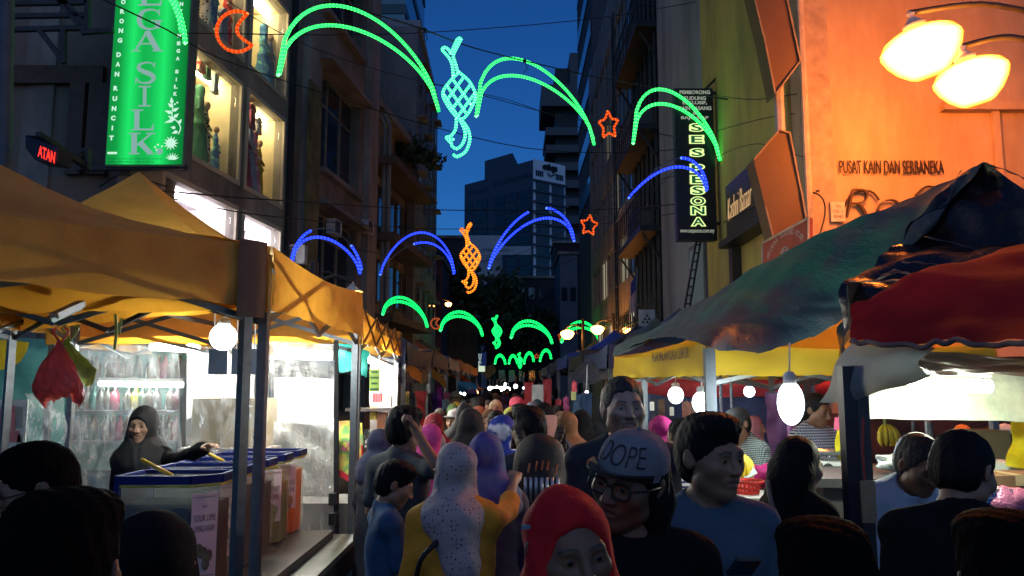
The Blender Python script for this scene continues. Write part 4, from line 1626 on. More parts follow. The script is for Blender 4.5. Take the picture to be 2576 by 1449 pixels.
zr = [(2.6, 4.3), (5.3, 7.0), (8.0, 9.7), (10.7, 12.4), (13.4, 15.1)]
hs = [(y2 + 1.0, y3 - .6, a, b) for a, b in zr]
mb = MB(); wall_with_holes(mb, ro, y2 + .02, y3, 0, 17, hs, -.3, 0); mb.build("wall", [M("office_render", (.27, .26, .24), .85, var=.25, scale=.6, stain=((.07, .07, .065), .5, (1, 1, .3)))], ob)
mb = MB(); fbox(mb, ro, y2 + .02, y3, 0, 17, -10, -1.6); mb.build("inner_wall", [M("office_inside", (.2, .2, .19), .9)], ob)
lit = {(0, 2): .5, (0, 5): .35, (1, 3): .22, (1, 6): .3, (2, 4): .12, (0, 7): .4, (0, 0): .25, (1, 1): .1, (3, 5): .08}
nw = 9
for k, (a, b) in enumerate(zr):
    for i in range(nw):
        s0 = y2 + 1.0 + (y3 - y2 - 1.6) * i / nw
        s1 = y2 + 1.0 + (y3 - y2 - 1.6) * (i + 1) / nw
        fr = MB()
        fbox(fr, ro, s0, s0 + .12, a, b, -.16, -.02); fbox(fr, ro, s0 + .12, s1, b - .08, b, -.15, -.03); fbox(fr, ro, s0 + .12, s1, a, a + .08, -.15, -.03)
        fbox(fr, ro, (s0 + s1) / 2 - .03, (s0 + s1) / 2 + .03, a + .08, b - .08, -.14, -.04)
        w = fr.build("window", [M("window_alloy", (.2, .22, .2), .5, .2)], ob)
        pn = MB(); fbox(pn, ro, s0 + .12, s1, a + .08, b - .08, -.10, -.09)
        if (k, i) in lit:
            pn.build("pane", [ME("office_lit_%d%d" % (k, i), (1, .88, .6), lit[(k, i)])], w)
        else:
            pn.build("pane", [M("sky_glass", (.05, .07, .09), .06, .55, var=.4, scale=1.2, spec=1.0)], w)
# steel stair decks with ladders projecting
for k, (z, lab) in enumerate(((2.9, "lowest"), (5.7, "second lowest"), (8.3, "third"), (11.0, "topmost"))):
    t = thing("steel_balcony", "%s black steel service balcony with railing on the dark right facade" % lab, "balcony", (XO - .6, y2 + 2.2, z))
    mb = MB(); mb.box((XO - .33, y2 + 2.4, z), (.62, 4.4, .14)); mb.build("deck", [darkm], t)
    mb = MB()
    for i in range(12):
        yy = y2 + .25 + i * .39
        mb.beam((XO - .62, yy, z + .07), (XO - .62, yy, z + .95), .03)
    for dz in (.5, .95):
        mb.beam((XO - .62, y2 + .2, z + dz), (XO - .62, y2 + 4.6, z + dz), .03)
        mb.beam((XO - .62, y2 + .22, z + dz), (XO - .02, y2 + .22, z + dz), .03)
    mb.build("railing", [darkm], t)
    mb = MB(); mb.beam((XO - .55, y2 + .4, z - .1), (XO - .02, y2 + .4, z - .9), .05); mb.beam((XO - .55, y2 + 4.4, z - .1), (XO - .02, y2 + 4.4, z - .9), .05); mb.build("brace", [darkm], t)
    mb = MB(); mb.box((XO - .33, y2 + 1.6 + .5 * (k % 2), z + .42), (.5, .95, .66)); mb.build("machine_box", [M("machine_grey", (.10, .10, .11), .6)], t)
mb = MB()
lx, ly = XO - .75, PX(1552, 600, XO - .75).y
for dx in (0, .42):
    mb.beam((lx, ly + dx * 1.0, 1), (lx, ly + dx, 13), .045)
for i in range(34):
    mb.beam((lx, ly, 1.2 + .35 * i), (lx, ly + .42, 1.2 + .35 * i), .03)
one("fire_ladder", mb, [darkm], "tall thin black fire ladder running up the right facade", "ladder")
# dark plant of pipes at the back of the balconies
mb = MB()
for i in range(6):
    mb.tube([(XO - .12, y2 + .5 + i * .7, 0), (XO - .12, y2 + .5 + i * .7, 17)], .07, 6)
mb.build("riser_pipes", [darkm], ob)
# flag and triangle sign
y4 = 17
a = P(1600, 690, y4); b = P(1590, 800, y4)
t = thing("flag", "small red and white striped flag with dark canton on a pole", "flag", b)
mb = MB(); mb.beam(P(1603, 672, y4), P(1598, 800, y4), .03); mb.build("pole", [steel], t)
m1 = MB(); m2 = MB(); m3 = MB()
f0, f1, f2, f3 = P(1601, 690, y4), P(1587, 712, y4), P(1585, 790, y4), P(1602, 782, y4)
for i in range(8):
    m_ = m1 if i % 2 == 0 else m2
    u0, u1 = i / 8, (i + 1) / 8
    m_.prism([f0.lerp(f1, u0), f0.lerp(f1, u1), f3.lerp(f2, u1), f3.lerp(f2, u0)], (0, .012, 0))
m1.build("red_stripes", [M("flag_red", (.45, .04, .05))], t); m2.build("white_stripes", [M("flag_white", (.6, .58, .56))], t)
m3.prism([f0 + Vector((0, -.01, .0)), f1 + Vector((0, -.01, 0)), f1.lerp(f2, .42) + Vector((0, -.01, 0)), f0.lerp(f3, .42) + Vector((0, -.01, 0))], (0, .005, 0)); m3.build("canton", [M("flag_blue", (.03, .04, .2))], t)
y5 = 13.5
a = P(1627, 800, y5)
t = thing("triangle_sign", "small grey sign with six dark triangles stacked in a pyramid", "sign", P(1627, 822, y5))
mb = MB(); mb.box((a.x, y5, a.z), (40 / FPX * y5, .06, 42 / FPX * y5)); mb.build("board", [M("sign_grey", (.30, .32, .33), .6)], t)
mb = MB()
tr = 9 / FPX * y5
for row in range(3):
    for i in range(row + 1):
        c = Vector((a.x + (i - row / 2) * tr * 1.12, y5 - .034, a.z + (6.5 - row * 8) / FPX * y5))
        mb.prism([c + Vector((-tr / 2, 0, -tr * .4)), c + Vector((tr / 2, 0, -tr * .4)), c + Vector((0, 0, tr * .42))], (0, -.004, 0))
mb.build("emblem", [blackm], t)
# --- upper dark block and stacked tower behind
ub = thing("dark_block", "tall dark blue block behind the office building roofline", "building", (XO + 4, y3 + 5, 0))
y6 = PX(1468, 300, XO + .2).y + 1.5
mb = MB(); mb.box((XO + 5.2, (y3 + y6) / 2 + 1, 14), (10, y6 - y3 + 1.9, 28)); mb.build("wall", [M("dark_block_wall", (.05, .06, .07), .8)], ub)
for k in range(6):
    mb = MB(); mb.box((XO + .17, (y3 + y6) / 2 + 1, 12 + 2.6 * k), (.06, y6 - y3 + 1.2, .9)); mb.build("window_strip", [glassd], ub)
tb = thing("balcony_tower", "distant dark tower of stacked projecting floors beside the office building", "building", P(1420, 600, 195))
px0, px1 = P(1372, 300, 195).x, P(1500, 300, 195).x
ztop = P(1420, 168, 195).z
mb = MB(); mb.box(((px0 + px1) / 2 + 1.4, 205, ztop / 2), (px1 - px0 - 2.5, 18, ztop)); mb.build("core", [M("tower_dark", (.025, .032, .045), .7)], tb)
z = 20.0
while z < ztop - 14:
    mb = MB(); mb.box(((px0 + px1) / 2, 203, z), (px1 - px0, 19, 2.0)); mb.build("floor_slab", [M("tower_slab", (.075, .09, .11), .8)], tb)
    z += 4.5
mb = MB(); mb.box(((px0 + px1) / 2, 203, ztop - 8.2), (px1 - px0 + 2, 20, 5.6)); mb.box(((px0 + px1) / 2 + 3.8, 203, ztop - 1), (px1 - px0 - 5, 17, 9)); mb.build("crown", [M("tower_slab", (.075, .09, .11), .8)], tb)

# --- the office tower in the middle distance
YT = 150
et = thing("office_tower", "pale and blue office tower at the end of the street with rooftop name", "building", P(1290, 640, YT))
xl, xm, xr = P(1165, 480, YT + 9).x, P(1341, 480, YT).x, P(1423, 480, YT + 4).x
zt = P(1341, 402, YT).z
pl, pm, pr = Vector((xl, YT + 14, 0)), Vector((xm, YT, 0)), Vector((xr, YT + 5, 0))
bluew = M("tower_blue_wall", (.035, .06, .10), .6, var=.15, scale=.05)
palew = M("tower_pale_wall", (.66, .72, .80), .6, var=.08, scale=.05)
lowl = pl.lerp(pm, .40)
back = Vector((3, 22, 0))
zl = P(1165, 462, YT + 13).z
mb = MB(); mb.prism([lowl, pm, pm + back, lowl + back], (0, 0, zt)); mb.build("main_block", [bluew], et)
mb = MB(); mb.prism([pl, lowl + Vector((-.02, 0, 0)), lowl + back + Vector((-.02, 0, 0)), pl + back], (0, 0, zl)); mb.build("low_block", [bluew], et)
mb = MB(); mb.prism([pm + Vector((.02, 0, 0)), pr, pr + Vector((-1, 18, 0)), pm + Vector((.1, 20, 0))], (0, 0, zt + .2)); mb.build("pale_block", [palew], et)
q0, q1 = pl.lerp(pm, .30) + Vector((0, 4, 0)), pl.lerp(pm, .72) + Vector((0, 4, 0))
mb = MB(); mb.prism([q0, q1, q1 + back * .6, q0 + back * .6], (0, 0, P(1250, 392, YT + 10).z)); mb.build("roof_house", [bluew], et)


def et_face(p0, p1, off=.12):
    d = (p1 - p0); L = d.length; d = d.normalized()
    n = Vector((d.y, -d.x, 0))
    return lambda s, z, out=0.0: p0 + d * (s * L) + n * (out) + Vector((0, 0, z))


fL, fR = et_face(pl, pm), et_face(pm, pr)
dg = M("tower_bay_glass", (.012, .018, .03), .15, .2, var=.4, scale=.3, spec=.8)
zlow = 14
for (s0, s1, top_, nn) in ((.03, .13, zl - 3.6, 10), (.17, .36, zl - 3.6, 10), (.46, .62, zt - 5.2, 12), (.65, .80, zt - 5.2, 12), (.83, .97, zt - 5.2, 12)):
    for k in range(nn):
        a = zlow + (top_ - zlow) * k / nn
        b = zlow + (top_ - zlow) * (k + .82) / nn
        mb = MB(); fbox(mb, fL, s0, s1, a, b, .02, .15); mb.build("window_bay", [dg], et)
for s0 in np.linspace(.05, .33, 7):
    mb = MB(); fbox(mb, fL, s0, s0 + .022, zl - 2.6, zl - 1.7, .02, .1); mb.build("vent", [dg], et)
for s0 in np.linspace(.45, .95, 12):
    mb = MB(); fbox(mb, fL, s0, s0 + .026, zt - 3.3, zt - 2.4, .02, .1); mb.build("vent", [dg], et)
for (s0, s1) in ((.08, .47), (.57, .93)):
    for k in range(13):
        a = zlow + (zt - 3.9 - zlow) * k / 13
        b = zlow + (zt - 3.9 - zlow) * (k + .84) / 13
        mb = MB(); fbox(mb, fR, s0, s1, a, b, .02, .25); mb.build("window_bay", [M("tower_bay_warm", (.05, .055, .06), .2, .2, var=.5, scale=.6, spec=.8)], et)
for k in range(13):
    a = zlow + (zt - 3.9 - zlow) * (k + .86) / 13
    mb = MB(); fbox(mb, fR, -.03, 1.05, a, a + .35, .2, .55); mb.build("sun_fin", [M("fin_blue", (.05, .07, .1), .6)], et)
for s0 in (.08, .14, .20, .26, .70, .76, .82, .88):
    mb = MB(); fbox(mb, fR, s0, s0 + .045, zt - 3.0, zt - 1.9, .02, .1); mb.build("vent", [dg], et)
mb = MB()
cN = (pm + pr) / 2
dR = (pr - pm).normalized()
put_text(mb, "etiqa", 3, Vector((cN.x, cN.y, zt - 1.05)) + Vector((dR.y, -dR.x, 0)) * .25, dR, (0, 0, 1), fit=(3.6, 1.7), extrude=.2, offset=.05)
mb.tube(spline([fR(.42, zt - 2.1, .3), fR(.5, zt - 2.6, .3), fR(.66, zt - 2.0, .3)], 8), .12, 5)
mb.build("lettering", [blackm], et)
# --- the low dark buildings that close the street
def block(label, u0, u1, vt, y, col, dep=8, nm="low_building", wins=0, wmat=None):
    a, b = P(u0, vt, y), P(u1, vt, y)
    t = thing(nm, label, "building", ((a.x + b.x) / 2, y + dep / 2, 0))
    mb = MB(); mb.box(((a.x + b.x) / 2, y + dep / 2, a.z / 2), (b.x - a.x, dep, a.z)); mb.build("wall", [M("block_%s" % label[:18].replace(' ', '_'), col, .85, var=.3, scale=.4)], t)
    mb = MB(); mb.box(((a.x + b.x) / 2, y + dep / 2, a.z + .12), (b.x - a.x + .3, dep + .3, .24)); mb.build("roof", [conc_d], t)
    n = max(2, int((u1 - u0) / 22))
    for k in range(wins):
        for i in range(n):
            x0 = a.x + (b.x - a.x) * (i + .2) / n
            x1 = a.x + (b.x - a.x) * (i + .8) / n
            z1 = a.z - (a.z / (wins + .6)) * (k + .35)
            mb = MB(); mb.box(((x0 + x1) / 2, y - .02, z1 - .55), (x1 - x0, .1, 1.1)); mb.build("window", [wmat or glassd], t)
    return t


block("dark block with reddish shutters left of the far street", 1054, 1112, 655, 52, (.10, .035, .035), wins=3)
block("shuttered grey building under the left end of blue tower", 1085, 1165, 600, 64, (.06, .06, .065), wins=4)
block("dim brick toned shophouse at the far left of the street", 1090, 1200, 800, 58, (.12, .07, .04), wins=2, wmat=M("old_shutter", (.05, .035, .025)))
block("flat dark building under the office tower", 1225, 1400, 700, 78, (.03, .032, .036), wins=4)
block("pale concrete stair block at the far right", 1408, 1452, 640, 66, (.11, .14, .17), wins=1)
block("low dark podium below the stacked tower", 1395, 1470, 612, 84, (.035, .02, .022), wins=2)
block("far grey building closing the end of the street", 1140, 1440, 890, 120, (.05, .05, .052), wins=1)
a, b = P(1172, 588, 90), P(1345, 640, 90)
t = thing("white_billboard", "white building front with dark blue name lettering far down street", "building", ((a.x + b.x) / 2, 92, 0))
mb = MB(); mb.box(((P(1178, 600, 90).x + P(1262, 600, 90).x) / 2, 92, P(1200, 592, 90).z / 2), (P(1262, 600, 90).x - P(1178, 600, 90).x, 3.9, P(1200, 592, 90).z)); mb.build("wall", [M("white_far_wall", (.42, .47, .5), .7)], t)
mb = MB(); c = P(1278, 630, 88); mb.box((c.x, 88.2, c.z), (118 / FPX * 88, .3, 22 / FPX * 88)); mb.build("fascia", [M("white_far_wall", (.42, .47, .5), .7)], t)
mb = MB(); c = P(1246, 629, 88); put_text(mb, "AMANAHRAYA", 1, (c.x, 88.03, c.z), (1, 0, 0), (0, 0, 1), fit=(72 / FPX * 88, 9 / FPX * 88)); mb.build("lettering", [M("navy_letter", (.02, .03, .1))], t)


# ------------------------------------------------------------------ trees
def tree(label, base, H, cr_, n, seed, leaf=.22, trunk=.18, name="tree", flat=1.0):
    rs = random.Random(seed)
    t = thing(name, label, "tree", base, 0, None)
    mb = MB(); mb.smooth = True
    b = Vector(base)
    top = b + Vector((0, 0, H * .62))
    mb.tube(spline([b, b + Vector((.1, 0, H * .3)), top], 6), [trunk, trunk * .9, trunk * .85, trunk * .75, trunk * .7, trunk * .6, trunk * .5], 7)
    ends = []
    for i in range(9):
        a = rs.uniform(0, 6.28); e = Vector((math.cos(a) * cr_ * rs.uniform(.4, .9), math.sin(a) * cr_ * rs.uniform(.4, .9), H * rs.uniform(.55, .98)))
        s = b + Vector((.05, 0, H * rs.uniform(.35, .6)))
        mb.tube(spline([s, (s + b + e) / 2 + Vector((0, 0, .2)), b + e], 5), [trunk * .4, trunk * .32, trunk * .26, trunk * .2, trunk * .15, trunk * .1], 5)
        ends.append(b + e)
    mb.build("trunk", [M("bark", (.06, .045, .035), .9)], t)
    mb = MB()
    for i in range(n):
        e = ends[rs.randrange(9)]
        r = cr_ * .45
        c = e + Vector((rs.gauss(0, r * .5), rs.gauss(0, r * .5), rs.gauss(0, r * .42 * flat)))
        d = Vector((rs.uniform(-1, 1), rs.uniform(-1, 1), rs.uniform(-.6, .6))).normalized()
        u_ = d.orthogonal().normalized() * leaf * rs.uniform(.6, 1.2)
        w = d.cross(u_).normalized() * leaf * .5
        mb.mi = rs.randrange(2)
        mb.add([c - u_, c + w, c + u_, c - w], [(0, 1, 2, 3)])
    o = mb.build("crown", [M("leaf_dark", (.03, .055, .025), .6), M("leaf_mid", (.045, .075, .03), .6)], t)
    o['kind'] = 'stuff'


tp = P(1185, 971, 62); tp.z = 0
tree("large dark leafy street tree standing below the orange rope light", tp, P(1185, 690, 62).z + .5, 3.2, 2600, 3, .34)
tp = P(1235, 971, 76); tp.z = 0
tree("dark street tree behind the green ketupat light, right of the other tree", tp, P(1235, 735, 76).z, 3.0, 2200, 4, .34)
tp = P(1320, 971, 70); tp.z = 0
tree("dim street tree under the right green arches", tp, P(1320, 800, 70).z, 2.6, 1600, 5, .3)
# plants growing on the ledge of the old building
tp = lpos(ls(1016), 9.5, .3)
tree("wild bushy plant growing from the ledge of the old building", tp, 1.9, .85, 1100, 8, .14, .05, "wall_plant")
# ------------------------------------------------------------------ rope light figures strung over the street
def rope_mats(kind):
    d = {'green': ((.02, 1.0, .12), 2.2, (.17, 1, .26), 3.4), 'greenfar': ((.0, 1.0, .10), 2.0, (.06, 1, .28), 2.4), 'blue': ((.012, .03, 1.0), 2.6, (.06, .14, 1.0), 4.2),
         'orange': ((1.0, .07, .006), .9, (1, .24, .05), 2.6), 'amber': ((1.0, .16, .008), 1.6, (1, .5, .05), 3.2), 'orangefar': ((1, .14, .03), .35, (1, .3, .1), .8), 'mint': ((.04, 1.0, .28), 2.4, (.28, 1, .55), 3.4)}[kind]
    return ME("rope_" + kind, d[0], d[1]), ME("bead_" + kind, d[2], d[3])


frame_m = M("rope_frame", (.10, .12, .11), .6)


def rope_thing(name, label, cat, lines, kind, r, step, group, dark=()):
    """lines: lists of points; the ones indexed in dark are unlit"""
    rm, bm = rope_mats(kind)
    allp = [p for l in lines for p in l]
    c = sum(allp, Vector()) / len(allp)
    t = thing(name, label, cat, c, 0, group)
    f, g, b = MB(), MB(), MB()
    for i, l in enumerate(lines):
        back = [p + Vector((0, r * 1.6, 0)) for p in l]
        f.tube(back, r * .35, 4)
        if i in dark:
            f.tube(l, r * .45, 5)
            continue
        g.tube(l, r * 1.1, 6)
        d = 0.0
        for p, q in zip(l[:-1], l[1:]):
            L = (q - p).length
            while d < L:
                x = p.lerp(q, d / L)
                e = r * 1.38
                b.add([x + Vector(v) * e for v in ((1, 0, 0), (-1, 0, 0), (0, 1, 0), (0, -1, 0), (0, 0, 1), (0, 0, -1))],
                      [(0, 2, 4), (2, 1, 4), (1, 3, 4), (3, 0, 4), (2, 0, 5), (1, 2, 5), (3, 1, 5), (0, 3, 5)])
                d += step
            d -= L
    f.build("frame", [frame_m], t)
    if g.v:
        g.build("rope", [rm], t)
        o = b.build("bulbs", [bm], t); o['kind'] = 'stuff'
    return t


def arc(fl, fr, apex, y0, y1, t0=0.0, t1=1.0, pw=.62, n=26):
    """curve over feet fl, fr (pixels) through an apex, at depths y0..y1"""
    ta = (apex[0] - fl[0]) / (fr[0] - fl[0])
    k = math.log(.5) / math.log(ta)
    out = []
    vb = fl[1] + (fr[1] - fl[1]) * ta
    for i in range(n + 1):
        t = t0 + (t1 - t0) * i / n
        s = t ** k
        h = max(0.0, 1 - (2 * s - 1) ** 2) ** pw
        u = fl[0] + (fr[0] - fl[0]) * t
        v = fl[1] + (fr[1] - fl[1]) * t + (apex[1] - vb) * h
        out.append(P(u, v, y0 + (y1 - y0) * t))
    return out


G1, G2 = "rope light arches over the street", "rope light ketupat figures"
rope_thing("rope_light_arch", "largest green arch of rope light, at the left over the concrete building", "rope light",
           [arc((700, 188), (1104, 281), (872, 18), 11.0, 12.6), arc((703, 186), (1101, 268), (872, 68), 11.0, 12.6)], 'green', .025, .06, G1)
rope_thing("rope_light_arch", "green rope light arch against the blue sky right of the green ketupat", "rope light",
           [arc((1198, 292), (1495, 365), (1310, 150), 14.2, 15.8), arc((1200, 290), (1493, 350), (1315, 193), 14.2, 15.8)], 'green', .027, .066, G1)
rope_thing("rope_light_arch", "green rope light arch in front of the tall black shop sign", "rope light",
           [arc((1593, 360), (1811, 404), (1672, 226), 13.2, 13.0), arc((1594, 352), (1809, 396), (1680, 263), 13.2, 13.0)], 'green', .025, .06, G1)
rope_thing("rope_light_arch", "cut off end of a green rope light arch hanging over the green silk sign", "rope light",
           [arc((240, 120), (466, 108), (340, -90), 9.5, 9.8, .64, 1), arc((240, 112), (456, 80), (335, -60), 9.5, 9.8, .68, 1)], 'green', .026, .055, G1)


def ketupat(cx, cy, s, y):
    def q(pts, n):
        return spline([P(cx + (a - 1155) * s, cy + (b - 238) * s, y) for a, b in pts], n)
    L = []
    L.append(q([(1155, 182), (1136, 200), (1114, 232), (1124, 262), (1146, 292), (1158, 300), (1174, 290), (1192, 258), (1196, 236), (1180, 204), (1155, 182)], 44))
    for a, b in (((1138, 198), (1184, 262)), ((1126, 218), (1172, 284)), ((1118, 240), (1154, 296)), ((1168, 192), (1124, 252)), ((1184, 212), (1136, 276)), ((1192, 238), (1152, 292))):
        L.append(q([a, ((a[0] + b[0]) / 2, (a[1] + b[1]) / 2), b], 8))
    L.append(q([(1140, 190), (1138, 165), (1130, 146), (1116, 130), (1112, 124), (1118, 119), (1128, 124), (1134, 135)], 14))
    L.append(q([(1152, 184), (1146, 160), (1140, 140), (1148, 122), (1156, 106), (1160, 98), (1152, 97), (1144, 112), (1134, 135)], 18))
    L.append(q([(1160, 300), (1176, 322), (1182, 350), (1172, 380), (1150, 394), (1140, 388)], 16))
    L.append(q([(1156, 300), (1170, 330), (1166, 358), (1150, 374), (1138, 368), (1134, 358), (1128, 354)], 16))
    L.append(q([(1148, 300), (1146, 325), (1134, 342), (1122, 346), (1130, 352), (1142, 350)], 14))
    return L


rope_thing("rope_light_ketupat", "big mint green rope light ketupat with bow and tails against the sky", "rope light", ketupat(1155, 238, 1.0, 13.4), 'mint', .023, .05, G2)


def star(cx, cy, r, y, tilt=0, sq=1.0):
    pts = []
    for i in range(10):
        a = R(90 + tilt + 36 * i)
        k = r if i % 2 == 0 else r * .52
        pts.append(P(cx + math.cos(a) * k * sq, cy - math.sin(a) * k, y))
    pts.append(pts[0].copy())
    out = []
    for p, q in zip(pts[:-1], pts[1:]):
        out += [p.lerp(q, .12), p.lerp(q, .5), p.lerp(q, .88)]
    out.append(out[0].copy())
    return [out]


def moon(cx, cy, r, y, open_deg=-20, th=.55, sq=1.0):
    L = []
    o = [P(cx + math.cos(R(a)) * r * sq, cy - math.sin(R(a)) * r, y) for a in np.linspace(60, 318, 26)]
    i0, i1 = R(60), R(318)
    p0 = Vector((math.cos(i0), math.sin(i0))); p1 = Vector((math.cos(i1), math.sin(i1)))
    inn = []
    for t in np.linspace(0, 1, 20):
        m = p0.lerp(p1, t)
        d = Vector((-1, -.12)).normalized()
        m = m + d * (math.sin(math.pi * t) * .62)
        inn.append(P(cx + m.x * r * sq, cy - m.y * r, y))
    return [o, inn]


rope_thing("rope_light_moon", "big orange rope light crescent moon in front of the shop windows", "rope light", moon(596, 79, 51, 10.6), 'orange', .022, .062, "rope light moons")
rope_thing("rope_light_star", "orange rope light star beside the end of a green arch, upper right", "rope light", star(1531, 315, 37, 14.6, 4, .72), 'orange', .02, .062, "rope light stars")
# second string, blue
B = "blue arches of the second string"
rope_thing("rope_light_arch", "blue arch with a dark gap at the top, above the orange tent roof", "rope light",
           [arc((733, 664), (909, 680), (815, 575), 14.8, 15.4, 0, .28), arc((733, 664), (909, 680), (815, 575), 14.8, 15.4, .28, .86), arc((733, 664), (909, 680), (815, 575), 14.8, 15.4, .86, 1), arc((735, 660), (906, 690), (812, 598), 14.8, 15.4)], 'blue', .024, .07, B, dark=(1,))
rope_thing("rope_light_arch", "blue arch whose inner rope is half unlit, left of the orange ketupat", "rope light",
           [arc((957, 690), (1144, 688), (1060, 585), 21, 22), arc((960, 680), (1142, 690), (1070, 610), 21, 22, 0, .45), arc((960, 680), (1142, 690), (1070, 610), 21, 22, .45, 1)], 'blue', .026, .085, B, dark=(1,))
rope_thing("rope_light_arch", "blue arch with broken outer rope in front of the office tower", "rope light",
           [arc((1230, 674), (1444, 606), (1345, 527), 23, 24, 0, .46), arc((1230, 674), (1444, 606), (1345, 527), 23, 24, .68, 1), arc((1232, 668), (1442, 602), (1350, 553), 23, 24)], 'blue', .033, .095, B)
rope_thing("rope_light_arch", "mostly unlit blue arch across the black shop sign", "rope light",
           [arc((1549, 560), (1779, 476), (1690, 402), 12.4, 12.2, 0, .72), arc((1549, 560), (1779, 476), (1690, 402), 12.4, 12.2, .72, 1), arc((1556, 545), (1778, 480), (1680, 424), 12.4, 12.2, 0, .12), arc((1556, 545), (1778, 480), (1680, 424), 12.4, 12.2, .12, 1)], 'blue', .02, .06, B, dark=(0, 2))
rope_thing("rope_light_ketupat", "amber rope light ketupat hanging between the blue arches", "rope light", ketupat(1183, 645, .585, 22.8), 'amber', .029, .066, G2)
rope_thing("rope_light_star", "orange rope light star in front of the stacked tower", "rope light", star(1482, 567, 27, 20, -8, .85), 'orange', .022, .07, "rope light stars")
# third string, green
for fl, fr, ap, dy, lab in (((963, 790), (1075, 824), (1018, 750), 21, "leftmost green arch of the third string, over the pale block"), ((1108, 831), (1214, 846), (1160, 785), 38, "green arch left of the little green ketupat"),
                            ((1286, 849), (1389, 865), (1335, 808), 40, "green arch right of the little green ketupat"), ((1413, 860), (1509, 863), (1462, 810), 36, "green arch with orange street lamps at both shoulders")):
    i0 = ap[1] + (11 if fl[0] < 1300 else 14)
    rope_thing("rope_light_arch", lab, "rope light", [arc(fl, fr, ap, dy, dy), arc((fl[0] + 1, fl[1] - 2), (fr[0] - 1, fr[1] - 4), (ap[0], i0), dy, dy)], 'greenfar', .062 * dy / 39, .0036 * dy, G1)
rope_thing("rope_light_ketupat", "little green rope light ketupat in the third string", "rope light", ketupat(1250, 833, .27, 39), 'greenfar', .042, .1, G2)
rope_thing("rope_light_moon", "small dim red crescent moon between green arches of the third string", "rope light", moon(1097, 814, 13, 36), 'orangefar', .035, .1, "rope light moons")
rope_thing("rope_light_star", "tiny red star beside the far orange street lamp", "rope light", star(1414, 846, 11, 38), 'orangefar', .035, .1, "rope light stars")
# fourth string, far
for i, (fl, fr, ap) in enumerate((((1245, 914), (1272, 917), (1258, 892)), ((1280, 914), (1302, 916), (1291, 893)), ((1318, 914), (1343, 910), (1331, 886)), ((1358, 908), (1387, 903), (1373, 879)))):
    rope_thing("rope_light_arch", "tiny green arch of the farthest string, %s from left" % ("first", "second", "third", "fourth")[i], "rope light",
               [arc(fl, fr, ap, 52, 52, n=16), arc((fl[0] + 1, fl[1]), (fr[0] - 1, fr[1]), (ap[0], ap[1] + 4), 52, 52, n=16)], 'greenfar', .055, .2, G1)
rope_thing("rope_light_ketupat", "tiny green ketupat of the farthest string", "rope light", ketupat(1308, 906, .125, 52), 'greenfar', .05, .16, G2)
rope_thing("rope_light_star", "tiny orange star of the farthest string", "rope light", star(1350, 896, 6, 52), 'orangefar', .03, .12, "rope light stars")

# ------------------------------------------------------------------ cables
cab = M("black_cable", (.012, .012, .012), .6)


def cable(label, pts, r=.009, n=24, knots=0):
    mb = MB(); mb.smooth = True
    c = spline([P(*p) for p in pts], n)
    mb.tube(c, r, 5)
    for i in range(knots):
        j = int((i + .5) / knots * n)
        mb.ball(c[j], (r * 3.2, r * 3, r * 3.6), 6, 4)
        mb.tube([c[j], c[j] + Vector((.05, 0, -.16)), c[j] + Vector((-.03, 0, -.24))], r * .7, 4)
    one("overhead_cable", mb, [cab], label, "cable", "overhead cables across the street")


cable("thick cable with loose knots carrying the near green figures", [(560, -70, 10.5), (740, -20, 11.2), (1030, 62, 12.6), (1190, 120, 13.8), (1400, 172, 15), (1560, 205, 14.6), (1830, 250, 12.5)], .012, 30, 4)
cable("straight cable crossing the sky high up towards the right", [(470, 84, 10.5), (1030, 84, 15), (1500, 46, 17), (1870, -18, 14)], .009)
cable("cable sagging from the silk sign across to the yellow wall", [(240, -10, 9), (420, 75, 9.6), (560, 150, 10.6), (830, 240, 13), (1100, 322, 15), (1320, 372, 16), (1520, 384, 16), (1760, 372, 14.4), (1960, 340, 10.8)], .010)
cable("horizontal cable passing over the amber ketupat", [(400, 480, 9), (700, 504, 12), (1100, 528, 19), (1480, 528, 20), (1750, 510, 16), (2060, 480, 9.4)], .012)
cable("lower horizontal cable just under another above the blue arches", [(440, 500, 9), (700, 546, 12), (1100, 576, 19), (1480, 566, 20), (1800, 520, 14)], .009)
cable("cable with drooping ends through the orange star", [(1060, 205, 14), (1200, 236, 15), (1400, 290, 15), (1560, 318, 15), (1740, 352, 14.3)], .008, 24, 2)
cable("thin cable slanting down the left buildings past the big arch", [(480, -60, 10), (740, 100, 12), (1000, 190, 15), (1280, 252, 17), (1480, 330, 17)], .007)
cable("cable between the second string's blue arches", [(740, 590, 20), (960, 640, 22), (1100, 668, 22.6), (1300, 640, 23), (1480, 545, 20), (1560, 480, 18), (1800, 420, 14)], .008)
cable("cable looping from the lower brown fascia to the orange wall", [(1820, 560, 12), (1900, 520, 10.5), (2000, 488, 9.8), (2060, 490, 9.3), (2075, 540, 9.3), (2045, 640, 9.3)], .009)
cable("thin wire from the black sign bracket towards the orange wall", [(1800, 240, 12.4), (1900, 250, 10.6), (2030, 232, 9.4)], .006)
cable("thin wire climbing from the yellow wall to the orange wall", [(1800, 330, 12.4), (1930, 296, 10.5), (2030, 282, 9.4)], .006)
cable("short wire from the dark board to the upper fascia tip", [(1790, 400, 12.4), (1900, 362, 10.5), (2020, 395, 9.4)], .006)
cable("thin wire drooping under the black sign", [(1500, 560, 18), (1640, 480, 16), (1720, 410, 14.5), (1800, 380, 13)], .006)
cable("wire over the lane running down to the far street", [(960, 700, 20), (1150, 690, 24), (1290, 700, 26), (1480, 640, 22)], .007)
cable("black loop of cable on the left wall below the silk sign", [(250, 470, 11.8), (300, 440, 11.6), (345, 446, 11.6), (420, 470, 11.6)], .012)

